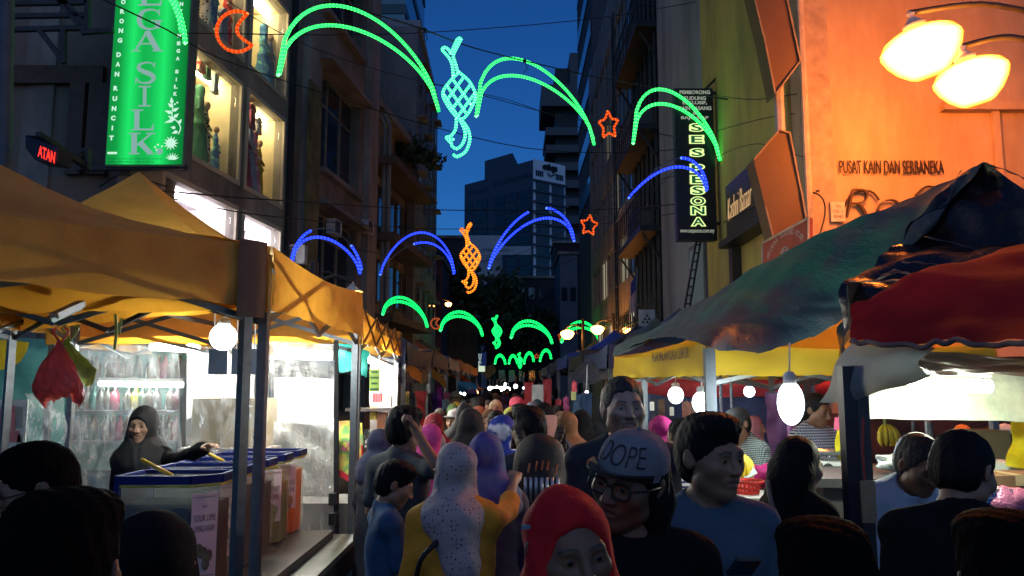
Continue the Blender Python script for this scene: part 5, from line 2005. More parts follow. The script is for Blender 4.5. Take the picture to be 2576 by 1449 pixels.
# ------------------------------------------------------------------ street lamps
def street_lamp(label, c, r, strength, col=(1, .40, .07), pole_x=None, tilt=0, edge=None, capc=(.5, .5, .48), dome=True, n=20, polez=None):
    t = thing("street_lamp", label, "street lamp", c, 0, "orange street lamps")
    rot = np.array(Matrix.Rotation(R(tilt), 3, 'Y'))
    rotM = Matrix(rot.tolist())
    g = ME("lamp_glass_%d" % int(strength), col, strength, edge)
    mb = MB(); mb.smooth = True
    prof = [(.26, .03), (.262, .0), (.235, -.06), (.185, -.13), (.12, -.185), (.085, -.20), (.001, -.20)]
    mb.lathe(c, [(a * r / .26, b * r / .26) for a, b in prof], n, rotM)
    if dome:
        mb.lathe(c, [(a * r / .26, b * r / .26) for a, b in [(.26, .03), (.235, .075), (.17, .115), (.08, .14), (.06, .142)]], n, rotM)
    mb.build("glass_bowl", [g], t)
    mb = MB(); mb.smooth = True
    pr = [(.07, .138), (.075, .17), (.04, .2), (.02, .23), (.03, .25), (.001, .28)] if dome else [(.27, .028), (.25, .06), (.16, .11), (.08, .17), (.06, .22), (.03, .24), (.04, .27), (.001, .31)]
    mb.lathe(c, [(a * r / .26, b * r / .26) for a, b in pr], n, rotM)
    mb.build("cap", [M("lamp_cap_%d" % int(capc[0] * 100), capc, .5)], t)
    if pole_x is not None:
        mb = MB(); mb.smooth = True
        top = c + rotM @ Vector((0, 0, .26 * r / .26))
        b = Vector((pole_x, c.y, top.z - .05))
        mid = (top + b) / 2 + Vector((0, 0, .12))
        mb.tube(spline([top, mid, b], 10), .03, 7)
        for k in (1, -1):
            mb.tube([b + Vector((math.copysign(.16, top.x - b.x) + .13 * math.cos(a) * (1 - a / 9), 0, -.12 * k - .02 + .13 * math.sin(a) * (1 - a / 9))) for a in np.linspace(0, 5.4, 16)], .014, 5)
        mb.build("bracket_arm", [darkm], t)
        mb = MB(); mb.tube([Vector((pole_x, c.y, 0)), Vector((pole_x, c.y, top.z + .3))], .06, 10); mb.build("pole", [darkm], t)
    return t


street_lamp("dazzling orange street lamp, the upper left of two at the top right corner", P(2318, 122, 7.9), .40, 150, (1, .24, .024), pole_x=P(2660, 120, 7.9).x, tilt=-14, edge=2.2)
street_lamp("dazzling orange street lamp, the lower right of two at the top right corner", P(2443, 198, 7.5), .34, 150, (1, .24, .024), pole_x=P(2665, 120, 7.5).x, tilt=-12, edge=2.2)
street_lamp("pale capped street lamp with orange glow behind the orange tent", P(886, 737, 11.5), .15, 60, (1, .34, .06), pole_x=P(790, 700, 11.5).x, dome=False, edge=2.5)
for u, v, y, rr, lab in ((1128, 765, 45, .19, "far round orange street lamp high in front of the dark trees"), (1427, 840, 30, .26, "glowing orange lamp at the left shoulder of a green arch"), (1503, 828, 27, .23, "glowing orange lamp at the right shoulder of a green arch"),
                         (1576, 830, 25, .14, "orange lamp partly hidden by the dark tarp, right of the arch lamps")):
    street_lamp(lab, P(u, v, y), rr, 110, (1, .34, .06), pole_x=P(u + (40 if u > 1300 else -40), v, y).x, n=14, edge=1.6)
# ------------------------------------------------------------------ signs on the left
ysg = 12.0
a, b = P(289, 0, ysg), P(477, 0, ysg)
xb0, xb1 = P(272, 410, ysg).x, P(459, 410, ysg).x
sx0, sx1 = (P(280, 200, ysg).x), (P(468, 200, ysg).x)
z0, z1 = P(366, 413, ysg).z, P(366, -190, ysg).z
SW = sx1 - sx0
sg = thing("lightbox_sign", "tall glowing green shop sign with white vertical lettering and flower motif", "sign", ((sx0 + sx1) / 2, ysg, z0))


def sign_green():
    m, nt, out = new_mat("lightbox_green")
    e = N(nt, "ShaderNodeEmission")
    tc = N(nt, "ShaderNodeTexCoord")
    sp = N(nt, "ShaderNodeSeparateXYZ")
    nt.links.new(tc.outputs['Generated'], sp.inputs[0])
    # brightness bands painted in for two upright tubes inside the box
    r = N(nt, "ShaderNodeValToRGB")
    el = r.color_ramp.elements
    st = [(0, .34), (.12, .42), (.27, 1.0), (.42, .55), (.55, .62), (.70, 1.0), (.86, .42), (1, .25)]
    while len(el) < len(st): el.new(.5)
    for q, (p_, v) in zip(el, st):
        q.position = p_; q.color = (v, v, v, 1)
    nt.links.new(sp.outputs[0], r.inputs[0])
    e.inputs[0].default_value = (.015, .80, .145, 1)
    mul = N(nt, "ShaderNodeMath", operation='MULTIPLY'); mul.inputs[1].default_value = 1.02
    nt.links.new(r.outputs[0], mul.inputs[0])
    nt.links.new(mul.outputs[0], e.inputs[1])
    nt.links.new(e.outputs[0], out.inputs[0])
    return m


mb = MB(); mb.box(((sx0 + sx1) / 2, ysg + .16, (z0 + z1) / 2), (SW + .06, .28, z1 - z0 + .06)); mb.build("case", [M("sign_case", (.12, .13, .12), .5)], sg)
mb = MB(); mb.box(((sx0 + sx1) / 2, ysg, (z0 + z1) / 2), (SW, .03, z1 - z0)); mb.build("face", [sign_green()], sg)
yf = ysg - .022
wt = ME("sign_white_glow", (.62, 1, .78), .95)
silv = ME("sign_silver_letter", (.36, .62, .58), .68)


def sp_(u, v):
    p = P(u, v, yf)
    # the sheet leans with the camera; keep columns upright on the sign
    k = (u - (289 + (272 - 289) * v / 413)) / 188.0
    return Vector((sx0 + SW * k, yf, p.z))


def letters(seq, h, w, mat):
    mb = MB()
    for ch, u, v in seq:
        ww = (w * .3 if ch == 'I' else w) / FPX * ysg
        put_text(mb, ch, .2, sp_(u, v), (1, 0, 0), (0, 0, 1), fit=(ww, h / FPX * ysg), offset=.012)
    mb.build("lettering", [mat], sg)


letters([(c, 309 - v * .066, v) for c, v in zip("ORONGDANRUNCIT", (4.7, 28.7, 53, 77, 101.5, 137.5, 161.5, 186.5, 222, 248, 273, 297, 322, 347))], 13, 12, wt)
letters([(c, 457 - v * .056, v) for c, v in zip("NYAMEGASILK", (10, 28, 47, 90, 109, 128, 147, 180, 200, 218, 236))], 10.5, 9.5, wt)


def ribbon(mb, pts, ws, n=0):
    pts = [Vector((p[0], p[1])) for p in pts]
    k = len(pts)
    A, B_ = [], []
    for i, p in enumerate(pts):
        d = pts[min(i + 1, k - 1)] - pts[max(i - 1, 0)]
        nn = Vector((-d.y, d.x)).normalized() * ws[i] * .5
        A.append(p + nn); B_.append(p - nn)
    return A, B_


def serif_letter(ch):
    R_ = []

    def rect(x0, y0, x1, y1): R_.append(([(x0, y0), (x1, y0)], [(x0, y1), (x1, y1)]))

    def rib(pts, ws):
        A, B_ = ribbon(None, pts, ws)
        R_.append(([tuple(a) for a in A], [tuple(b) for b in B_]))
    if ch == 'I':
        rect(.36, .0, .64, 1.0); rect(.02, 0, .36, .07); rect(.64, 0, .98, .07); rect(.02, .93, .36, 1); rect(.64, .93, .98, 1)
    elif ch == 'L':
        rect(.14, 0, .36, 1); rect(0, .93, .14, 1); rect(.36, .93, .52, 1); rect(0, 0, .14, .06); rect(.36, 0, .98, .09); rib([(.90, .05), (.985, .30)], [.12, .03])
    elif ch == 'E':
        rect(.14, 0, .36, 1); rect(0, 0, .14, .06); rect(0, .94, .14, 1); rect(.36, 0, .95, .09); rect(.36, .91, .92, 1); rect(.36, .47, .75, .55); rib([(.9, .05), (.98, .28)], [.1, .03]); rib([(.88, .95), (.93, .74)], [.1, .03])
    elif ch == 'K':
        rect(.10, 0, .31, 1); rect(0, .94, .10, 1); rect(.31, .94, .44, 1); rect(0, 0, .10, .06); rect(.31, 0, .42, .06)
        rib([(.31, .42), (.86, .97)], [.09, .07]); rect(.66, .94, 1.0, 1); rib([(.42, .56), (.84, .03)], [.24, .2]); rect(.70, 0, 1.0, .055)
    elif ch == 'A':
        rib([(.10, 0.03), (.49, 1)], [.07, .09]); rib([(.47, 1), (.84, .03)], [.20, .2]); rect(.24, .34, .66, .41); rect(-.03, 0, .26, .055); rect(.66, 0, 1.03, .055)
    elif ch == 'S':
        c = spline([(x, y, 0) for x, y in ((.86, .80), (.72, .95), (.48, .975), (.24, .88), (.20, .70), (.42, .55), (.68, .44), (.84, .28), (.72, .08), (.46, .02), (.22, .08), (.10, .26))], 30)
        rib([(p.x, p.y) for p in c], [.05 + .17 * math.exp(-((i - 15.5) / 7.5) ** 2) for i in range(31)]); rib([(.86, .99), (.86, .70)], [.05, .02]); rib([(.10, .3), (.08, .0)], [.02, .05])
    elif ch == 'G':
        c = spline([(x, y, 0) for x, y in ((.88, .78), (.74, .94), (.5, .975), (.24, .86), (.12, .5), (.22, .16), (.48, .02), (.72, .06), (.82, .16))], 28)
        rib([(p.x, p.y) for p in c], [.06 + .14 * math.exp(-((i - 14) / 6.5) ** 2) for i in range(29)]); rect(.74, .05, .93, .46); rect(.58, .41, .74, .47); rect(.93, .41, 1.02, .47); rib([(.89, 1), (.89, .68)], [.05, .03])
    return R_


for ch, u, v0, v1, w in (('E', 377, -40, 14, 62), ('G', 375, 23, 74, 66), ('A', 372, 78, 129, 76), ('S', 369, 156, 210, 60), ('I', 367, 216, 268, 32), ('L', 363, 275, 328, 58), ('K', 362, 334, 388, 66)):
    m1, m2 = MB(), MB()
    for A, B_ in serif_letter(ch):
        for mb, off, yy in ((m1, 0, 0), (m2, .02, .008)):
            ra = [sp_(u + (x - .5 + off * .9) * w, v1 - (v1 - v0) * (y - off)) + Vector((0, yy, 0)) for x, y in A]
            rb = [sp_(u + (x - .5 + off * .9) * w, v1 - (v1 - v0) * (y - off)) + Vector((0, yy, 0)) for x, y in B_]
            mb.grid([ra, rb])
    l_ = m1.build("letter", [silv], sg)
    m2.build("letter_shadow", [ME("sign_dark_edge", (.02, .22, .12), .5)], l_)
mb = MB()
mb.lathe(sp_(406, 381), [(.001, 0), (.05, 0)], 14, Matrix.Rotation(R(90), 3, 'X'))
mb.build("dot", [silv], sg)
mb = MB()


def leafp(u, v, ang, L, wd):
    c = sp_(u, v)
    d = Vector((math.cos(R(ang)), 0, math.sin(R(ang)))); n_ = Vector((-d.z, 0, d.x))
    L = L / FPX * ysg; wd = wd / FPX * ysg
    mb.add([c, c + d * L * .35 + n_ * wd, c + d * L, c + d * L * .35 - n_ * wd], [(0, 1, 2, 3)])


for i in range(12):
    leafp(434, 360, i * 30, 20, 3.4)
    leafp(434, 360, i * 30 + 15, 12, 2)
vine = [sp_(u, v) for u, v in ((452, 338), (458, 322), (450, 306), (438, 296), (436, 284), (438, 268), (434, 258))]
mb.tube(spline(vine, 18), .008, 4)
for u, v, a_, L in ((446, 303, 150, 26), (444, 300, 200, 30), (437, 285, 160, 22), (437, 280, 30, 20), (438, 270, 140, 18), (436, 262, 100, 20), (440, 296, 40, 18), (452, 312, 60, 16), (452, 330, 200, 18), (446, 322, 170, 14)):
    leafp(u, v, a_, L, 5)
for u, v in ((395, 370), (402, 364), (412, 368), (399, 377), (443, 262), (449, 258)):
    mb.lathe(sp_(u, v), [(.001, 0), (.016, 0)], 8, Matrix.Rotation(R(90), 3, 'X'))
for i in range(7):
    leafp(438, 402, 20 + i * 23, 20, 2.6)
mb.build("flower_motif", [wt], sg)
mb = MB()
put_text(mb, "DBKL JPPP KM01 1340 01/2016", .06, sp_(335, 408), (1, 0, 0), (0, 0, 1), fit=(118 / FPX * ysg, 5.5 / FPX * ysg))
put_text(mb, "DIMILIKI OLEH MEGA SILK TEXTILES SDN BHD (923432-A)", .06, sp_(345, 400), (1, 0, 0), (0, 0, 1), fit=(140 / FPX * ysg, 4 / FPX * ysg))
mb.build("small_print", [ME("sign_print_dark", (.01, .12, .05), .3)], sg)
mb = MB(); mb.box(sp_(289, 385) + Vector((0, -.002, 0)), (24 / FPX * ysg, .01, 5.5 / FPX * ysg)); mb.build("emblem_strip", [wt], sg)
# brackets
mb = MB(); mb.beam(P(190, 424, ysg + .1), P(470, 421, ysg + .1), .09, .07); mb.beam(P(205, 400, ysg + .3), P(212, 430, ysg + .1), .08)
one("sign_beam", mb, [darkm], "dark steel beam carrying the tall green sign from below", "beam")
mb = MB()
for a_, b_ in (((0, 10), (220, 6)), ((0, 76), (220, 70)), ((220, 0), (220, 76)), ((160, 0), (220, 70)), ((150, 0), (200, 66)), ((95, 70), (160, 155)), ((160, 70), (160, 160)), ((0, 42), (215, 38)), ((205, 82), (285, 76))):
    mb.beam(P(a_[0] - 30 if a_[0] == 0 else a_[0], a_[1], ysg - .4), P(b_[0], b_[1], ysg - .4), .07)
one("steel_lattice", mb, [darkm], "dark steel lattice frame on the upper left end wall", "frame")
mb = MB(); mb.tube([P(12, 380, 10), P(20, -60, 10)], .085, 10); mb.tube([P(12, 380, 10), Vector((P(12, 380, 10).x, 10, 0))], .085, 10)
one("lamp_pole", mb, [M("pole_grey", (.07, .08, .1), .5)], "thick grey pole at the far left edge", "pole")
# red LED sign
yl = 9.5
t = thing("led_sign", "small black LED sign showing red letters on an angled arm at the left", "sign", P(100, 400, yl))
q = [P(64, 340, yl + .1), P(98, 342, yl - .1), P(148, 370, yl - .15), P(143, 408, yl - .15), P(88, 402, yl - .1), P(64, 372, yl + .1)]
mb = MB(); mb.prism(q, (0, .3, 0)); mb.build("case", [blackm], t)
mb = MB()
eu = (P(140, 412, yl - .2) - P(94, 392, yl - .2)).normalized()
put_text(mb, "ATAN", .2, P(117, 388, yl - .22), eu, (0, 0, 1), fit=(48 / FPX * yl, 30 / FPX * yl), offset=.005)
mb.build("lettering", [ME("led_red", (1, .03, .02), 2.2)], t)
mb = MB(); mb.beam(P(96, 338, yl), P(215, 418, yl + 1), .07); mb.beam(P(216, 375, yl + 1), P(216, 428, yl + 1), .1); mb.beam(P(186, 402, yl + .8), P(214, 380, yl + 1), .05); mb.build("arm", [darkm], t)

# ------------------------------------------------------------------ pop-up tents
orange = M("orange_canvas", (.78, .46, .12), .75, var=.16, scale=2.0, bump=.25, bscale=5, trans=.42, tcol=(.75, .36, .03), stain=((.50, .27, .06), 1.6), spec=.2)
orange_v = M("orange_valance", (.80, .42, .09), .75, var=.16, scale=2.0, bump=.2, bscale=6, trans=.35, tcol=(.85, .36, .03), stain=((.50, .25, .05), 2.2), spec=.2)
yellow_c = M("yellow_canvas", (.50, .33, .02), .7, var=.12, scale=2, bump=.2, bscale=6, trans=.35, tcol=(.9, .6, .02))
navy = M("navy_tarp", (.022, .034, .085), .6, var=.3, scale=2, bump=.4, bscale=8)
bluet = M("blue_tarp", (.03, .06, .30), .5, var=.2, scale=2, bump=.4, bscale=8)
postm = M("tent_post_steel", (.20, .205, .21), .38, .75, var=.2, scale=20)
trussm = M("truss_steel", (.13, .14, .15), .4, .7, var=.2, scale=20)


def tent(label, cs, zv, vh, peak, can, val, sides=(0, 1, 2, 3), posts=(0, 1, 2, 3), truss=(0, 1, 2, 3), amp=.02, group="market tents along the lane", pc=None, sag=.16, nm="market_tent", wav_=.02):
    """cs: four ground corners in order; valance bottom at zv, height vh; peak height"""
    cs = [Vector((c[0], c[1], 0)) for c in cs]
    c0 = sum(cs, Vector()) / 4
    if pc: c0 = Vector((pc[0], pc[1], 0))
    t = thing(nm, label, "tent", c0, 0, group)
    top = c0 + Vector((0, 0, peak))
    mb = MB(); mb.smooth = True
    for i in range(4):
        a, b = cs[i] + Vector((0, 0, zv + vh)), cs[(i + 1) % 4] + Vector((0, 0, zv + vh))
        rows = []
        for j in range(11):
            s = j / 10
            row = []
            for k in range(13):
                q = k / 12
                p = a.lerp(b, q).lerp(top, s)
                p.z -= sag * math.sin(math.pi * s) * (1 - .35 * math.sin(math.pi * q)) + .05 * math.sin(math.pi * q) * (1 - s)
                p.z += amp * wrinkle(p, i * 1.7, 2.0) * math.sin(math.pi * min(1, s + .08))
                row.append(p)
            rows.append(row)
        mb.grid(rows)
    mb.build("canopy", [can], t)
    for i in sides:
        a, b = cs[i], cs[(i + 1) % 4]
        n = (b - a).normalized().cross(Vector((0, 0, 1)))
        if n.dot(a - c0) < 0: n = -n
        rows = []
        for j in range(6):
            s = j / 5
            row = []
            for k in range(25):
                q = k / 24
                p = a.lerp(b, q) + Vector((0, 0, zv + vh * (1 - s)))
                p.z -= .05 * math.sin(math.pi * q) * (1 - s)
                w = wav_ * wrinkle(Vector((q * (b - a).length, i, s * .3)), i + c0.y, 3.0)
                p += n * (.012 + .012 * s + w * s)
                p.z += (.012 * wrinkle(p, 4 + i, 3)) * s
                row.append(p)
            rows.append(row)
        m2 = MB(); m2.smooth = True; m2.grid(rows); m2.build("valance", [val], t)
    for i in posts:
        m2 = MB(); m2.box(cs[i] + (c0 - cs[i]).normalized() * .04 + Vector((0, 0, (zv + vh - .04) / 2)), (.05, .05, zv + vh - .04), rz=math.atan2((cs[1] - cs[0]).y, (cs[1] - cs[0]).x)); m2.build("post", [postm], t)
    for i in truss:
        a, b = cs[i] + (c0 - cs[i]).normalized() * .05, cs[(i + 1) % 4] + (c0 - cs[(i + 1) % 4]).normalized() * .05
        m2 = MB()
        z0_, z1_ = zv - .06, zv + vh - .08
        for k in range(2):
            p, q = a.lerp(b, k / 2), a.lerp(b, (k + 1) / 2)
            o_ = Vector((0, 0, 0))
            m2.beam(p + Vector((0, 0, z0_)), q + Vector((0, 0, z1_)), .016, .032); nn = (q - p).normalized().cross(Vector((0, 0, 1))) * .018
            m2.beam(p + nn + Vector((0, 0, z1_)), q + nn + Vector((0, 0, z0_)), .016, .032)
        m2.build("truss", [trussm], t)
    # centre pole under the peak with spread arms
    m2 = MB()
    m2.beam(top - Vector((0, 0, .05)), top - Vector((0, 0, 1.0)), .045)
    for i in truss:
        mid = cs[i].lerp(cs[(i + 1) % 4], .5)
        m2.beam(mid + Vector((0, 0, zv + .1)), Vector((c0.x, c0.y, peak - .95)), .02, .034)
    m2.build("centre_pole", [trussm], t)
    return t


zA = P(640, 772, 4.2).z
C1 = P(640, 772, 4.2)
dA = (Vector((C1.x, C1.y, 0)) - PZ(0, 714, zA).xy.to_3d()).normalized()
nA = Vector((-dA.y, dA.x, 0))
Ac = [C1 - dA * 3.0, C1, C1 + nA * 3.0, C1 - dA * 3 + nA * 3.0]
tentA = tent("nearest orange market tent filling the left edge, drinks stall under it", Ac, zA, .33, 3.42, orange, orange_v, sides=(0, 1, 2), amp=.03, wav_=.035, truss=(0, 1, 2, 3), posts=(0, 1, 2))
mb = MB(); mb.smooth = True
cA = Vector((C1.x, C1.y, 0))
mb.grid([[cA + dA * x + nA * y + Vector((0, 0, zA + z)) for z in (-.06, .1, .25, .345)] for x, y in ((-.13, -.035), (-.02, -.045), (.045, -.03), (.05, .1))]); mb.build("corner_sleeve", [M("dark_sleeve", (.07, .055, .04), .7)], tentA)
C2, C3 = P(676, 774, 4.36), P(906, 846, 6.55)
dB = Vector((C3.x - C2.x, C3.y - C2.y, 0)).normalized()
nB = Vector((-dB.y, dB.x, 0))
Bc = [C2, C3, C3 + nB * 2.4, C2 + nB * 2.4]
tentB = tent("second orange market tent, behind the nearest one on the left side of the lane", Bc, zA - .01, .36, 3.32, orange, orange_v, sides=(0, 1, 2, 3), amp=.03, pc=(P(350, 425, 5.5).x, 5.5), wav_=.03)
# third tent with print and crossing bars
C4, C5 = P(908, 852, 6.75), P(1003, 907, 9.6)
dC = Vector((C5.x - C4.x, C5.y - C4.y, 0)).normalized(); nC = Vector((-dC.y, dC.x, 0))
tentC = tent("third orange tent on the left with dark printed letters on its edge", [C4, C5, C5 + nC * 2.6, C4 + nC * 2.6], (C4.z + C5.z) / 2, .30, 2.95, orange, orange_v)
mb = MB()
cc = (C4 + C5) / 2 + Vector((.045, 0, .14))
put_text(mb, "MAJLIS BANDARAYA", .2, Vector((cc.x, cc.y, (C4.z + C5.z) / 2 + .17)) - nC * .03, dC, (0, 0, 1), fit=(2.2, .15), offset=.006)
mb.build("lettering", [M("dark_print", (.10, .05, .02), .7)], tentC)
for k in range(4):
    mb = MB(); a_ = C4.lerp(C5, k / 4); b_ = C4.lerp(C5, (k + 1) / 4)
    zz = (C4.z + C5.z) / 2
    for p_, q_ in ((0, 1), (1, 0)):
        mb.beam(Vector((a_.x, a_.y, zz + .02 + .26 * p_)) - nC * .030, Vector((b_.x, b_.y, zz + .02 + .26 * q_)) - nC * .030, .012, .022)
    mb.build("cross_bar", [M("dark_print2", (.20, .10, .03), .7)], tentC)
# simple tents farther on
XL, XRt = -1.30, 1.12
far = [(9.8, 12.8, navy, navy, 2.08, "navy tent behind the third orange tent on the left"), (13.0, 16, orange, navy, 2.12, "orange topped tent with navy edge on the left lane side"), (16.3, 19.5, navy, bluet, 2.15, "blue edged tent farther up the left side"),
       (20, 24, M("red_orange_tarp", (.45, .09, .02), .6, trans=.25), M("red_orange_tarp", (.45, .09, .02)), 2.2, "red and orange tent far up the left side"), (25, 30, orange, orange_v, 2.2, "farthest orange tent on the left side")]
for y0, y1, a_, b_, z, lab in far:
    tent(lab, [(XL, y0), (XL, y1), (XL - 2.6, y1), (XL - 2.6, y0)], z, .28, z + .85, a_, b_, amp=.03)
for y0, y1, a_, b_, z, lab in ((9.3, 12.3, navy, navy, 2.02, "dark navy tent on the right beyond the yellow one"), (12.6, 15.6, M("black_tarp", (.02, .02, .024), .6, bump=.3), M("black_tarp", (.02, .02, .024)), 2.1, "black tarp tent on the right side"),
                               (16, 19.5, bluet, bluet, 2.2, "bright blue tarp tent farther up the right side"), (20, 24, orange, navy, 2.2, "orange roofed tent far up the right side"), (25, 30, navy, navy, 2.2, "farthest navy tent on the right side")):
    tent(lab, [(XRt, y0), (XRt, y1), (XRt + 2.3, y1), (XRt + 2.3, y0)], z, .28, z + .85, a_, b_, amp=.03)


# ------------------------------------------------------------------ lights in the stalls
def bulb(label, c, r, strength, col=(1, 1, 1), long=1.35, wire=.25, group="bare white bulbs in the stalls"):
    t = thing("hanging_bulb", label, "light bulb", c, 0, group)
    mb = MB(); mb.smooth = True
    mb.ball(c, (r, r, r * long), 14, 10); mb.build("globe", [ME("bulb_%d_%d" % (int(strength), int(col[0] * 100)), col, strength * 1.8, 2.6)], t)
    mb = MB(); mb.smooth = True
    mb.lathe(c, [(r * .5, r * long * .86), (r * .5, r * long * 1.25), (r * .3, r * long * 1.4), (.001, r * long * 1.45)], 10); mb.tube([c + Vector((0, 0, r * long * 1.3)), c + Vector((.01, .0, r * long + wire))], .006, 5); mb.build("socket", [M("socket_white", (.6, .6, .6), .5)], t)
    return t


cw = (.86, .97, 1.0)
bulb("dazzling white bulb hanging at the corner of the nearest orange tents", P(562, 848, 5.0), .085, 190, (.85, .97, 1), 1.0)
bulb("round white bulb left of the grey tent post on the right side", P(1700, 994, 8.0), .08, 45, cw, 1.1)
bulb("white bulb right beside the grey tent post above the blue shirt man", P(1766, 1013, 6.4), .08, 60, cw, 1.15)
bulb("smallest white bulb deep inside the yellow tent", P(1885, 985, 8.6), .062, 45, cw, 1.0)
bulb("big elongated dazzling bulb hanging over the fruit", P(1989, 1014, 5.3), .088, 80, cw, 1.65)


def tube_lamp(label, a, b, strength, col=(1, 1, 1), r=.02):
    t = thing("tube_lamp", label, "lamp", (a + b) / 2, 0, "fluorescent tubes in the stalls")
    mb = MB(); mb.smooth = True; mb.tube([a, b], r, 8); mb.build("tube", [ME("tube_%d_%d" % (int(strength), int(col[2] * 100)), col, strength)], t)
    mb = MB(); mb.beam(a + Vector((0, 0, r * 1.9)), b + Vector((0, 0, r * 1.9)), .05, .03); mb.build("fitting", [whitep], t)


tube_lamp("lit tube under the back edge of the nearest orange tent", P(380, 872, 7.0), P(500, 878, 7.0), 260, (.93, 1, .97), .03)
tube_lamp("lit tube over the bottle shelves behind the drinks stall", P(250, 965, 8.4), P(460, 968, 8.4), 60, (.8, 1, .92), .025)
tube_lamp("lit tube behind the clear plastic beside the end post", P(690, 893, 6.95), P(835, 896, 7.0), 260, (1, 1, .92), .03)
tube_lamp("lit tube in the third tent above the bright counter", P(925, 905, 8.0), P(985, 930, 9.4), 220, (1, 1, .9), .025)
tube_lamp("tube added to light the white sheet in the red canopy stall", P(2290, 968, 4.3), P(2490, 972, 4.3), 190, (.93, 1, .78), .035)  # added lamp brightening the white liner, merging with its glare
tube_lamp("short unlit looking tube hung on the truss at the left", P(135, 806, 4.0), P(204, 774, 4.2), .35, (.8, 1, .95), .012)
for i, (u, v, y, r, s, c) in enumerate(((1232, 977, 36, .10, 20, (1, .95, 1)), (1240, 979, 36, .11, 20, (1, .95, 1)), (1250, 976, 36, .10, 20, (1, .95, 1)), (1260, 979, 36, .11, 20, (1, .95, 1)), (1270, 976, 36, .11, 20, (1, .95, 1)), (1279, 979, 36, .10, 20, (1, .92, 1)),
                                        (1297, 972, 30, .085, 24, (1, .97, 1)), (1271, 966, 34, .055, 18, (1, 1, 1)), (1148, 998, 21, .07, 24, (.85, 1, .95)), (1157, 990, 24, .05, 20, (.85, 1, .95)), (1168, 991, 24, .05, 20, (.85, 1, .95)), (1199, 987, 24, .06, 10, (1, .35, .15)), (1317, 976, 20, .03, 14, (.8, .8, 1)), (1476, 987, 9.5, .022, 16, (1, .8, .95)))):
    bulb(["first bright bulb of the far white row", "second bright bulb of the far white row", "third bright bulb of the far white row", "fourth bright bulb of the far white row", "fifth bright bulb of the far white row", "last bright bulb of the far white row",
          "single round bulb right of the far white row", "tiny bulb above the far white row", "white lamp at the left side of the lane", "small lamp beside a blue plastic sheet", "small lamp right of another by the blue plastic", "reddish bulb under the far orange tent", "tiny bluish bulb by the red cloth", "tiny pinkish bulb by the hanging jeans"][i],
         P(u, v, y), r, s, c, 1.0, .3)

# ------------------------------------------------------------------ drinks stall, left
plast = MCLEAR("clear_plastic", gloss=.20, haze=.16, bscale=7, bstr=1.0, stretch=(1, 1, .3), rough=.13)


def sheet(label, rows, amp=.03, seed=1.0, f=2.2, mat=None, nu=30, nv=24, name="plastic_sheet", cat="plastic sheet", edge=0.0, group=None):
    return one(name, cloth(rows, nu, nv, amp, seed, f, edge), [mat or plast], label, cat, group)


sheet("clear plastic sheet hanging behind the black scarfed vendor", [[P(180, 868, 6.2), P(300, 868, 6.3), P(450, 868, 6.45)], [P(180, 1080, 6.2), P(300, 1080, 6.35), P(455, 1080, 6.4)], [P(185, 1420, 6.2), P(300, 1420, 6.3), P(470, 1420, 6.4)]], .035, 1)
sheet("clear plastic sheet in the middle behind the drink tanks", [[P(470, 870, 6.6), P(540, 872, 6.65), P(640, 876, 6.7)], [P(468, 1080, 6.6), P(545, 1080, 6.7), P(645, 1080, 6.7)], [P(470, 1400, 6.6), P(540, 1400, 6.6), P(650, 1400, 6.65)]], .035, 5)
sheet("shiny clear plastic sheet closing the end of the second orange tent", [[P(660, 858, 6.5), P(750, 862, 6.5), P(843, 866, 6.5)], [P(655, 1080, 6.5), P(750, 1080, 6.55), P(842, 1080, 6.5)], [P(660, 1350, 6.5), P(750, 1350, 6.5), P(843, 1338, 6.5)]], .04, 8)
mb = MB(); mb.beam(P(846, 856, 6.52), P(846, 1350, 6.52), .035); mb.box(P(838, 1255, 6.48), (.06, .06, .09)); mb.box(P(838, 1305, 6.48), (.06, .06, .09))
one("dark_rod", mb, [darkm], "thin dark upright rod at the edge of the shiny plastic sheet", "rod")
sheet("white cloth glowing behind the clear plastic", [[P(470, 885, 7.6), P(560, 885, 7.65), P(640, 885, 7.6)], [P(470, 950, 7.6), P(560, 950, 7.65), P(640, 950, 7.6)], [P(470, 1055, 7.6), P(560, 1020, 7.6), P(640, 1020, 7.6)]], .02, 3, 2, M("white_cloth", (.78, .80, .78), .8, trans=.45), 12, 10, "white_cloth", "cloth")
sheet("white cloth panel glowing behind the end plastic sheet", [[P(690, 950, 7.7), P(770, 950, 7.7), P(850, 955, 7.7)], [P(690, 1010, 7.7), P(770, 1010, 7.7), P(850, 1010, 7.7)], [P(700, 1085, 7.7), P(770, 1090, 7.7), P(850, 1090, 7.7)]], .02, 3, 2, M("white_cloth", (.78, .80, .78), .8, trans=.45), 12, 10, "white_cloth", "cloth")
# menu boards
for u0, u1, lab in ((527, 572, "dark blue menu board hanging under the dazzling bulb"), (585, 648, "dark menu board hanging behind the twin tent posts")):
    a, b = P(u0, 878, 6.0), P(u1, 942, 6.0)
    mb = MB(); mb.box(((a.x + b.x) / 2, 6.0, (a.z + b.z) / 2), (b.x - a.x, .02, a.z - b.z)); 
    t = thing("menu_board", lab, "board", (a + b) / 2, 0, "menu boards")
    mb.build("panel", [M("menu_navy", (.03, .045, .075), .4)], t)
    mb = MB(); mb.tube([Vector((a.x + .03, 6.0, a.z)), Vector((a.x + .03, 6.0, a.z + .3))], .004, 4); mb.tube([Vector((b.x - .03, 6.0, a.z)), Vector((b.x - .03, 6.0, a.z + .3))], .004, 4); mb.build("string", [whitep], t)
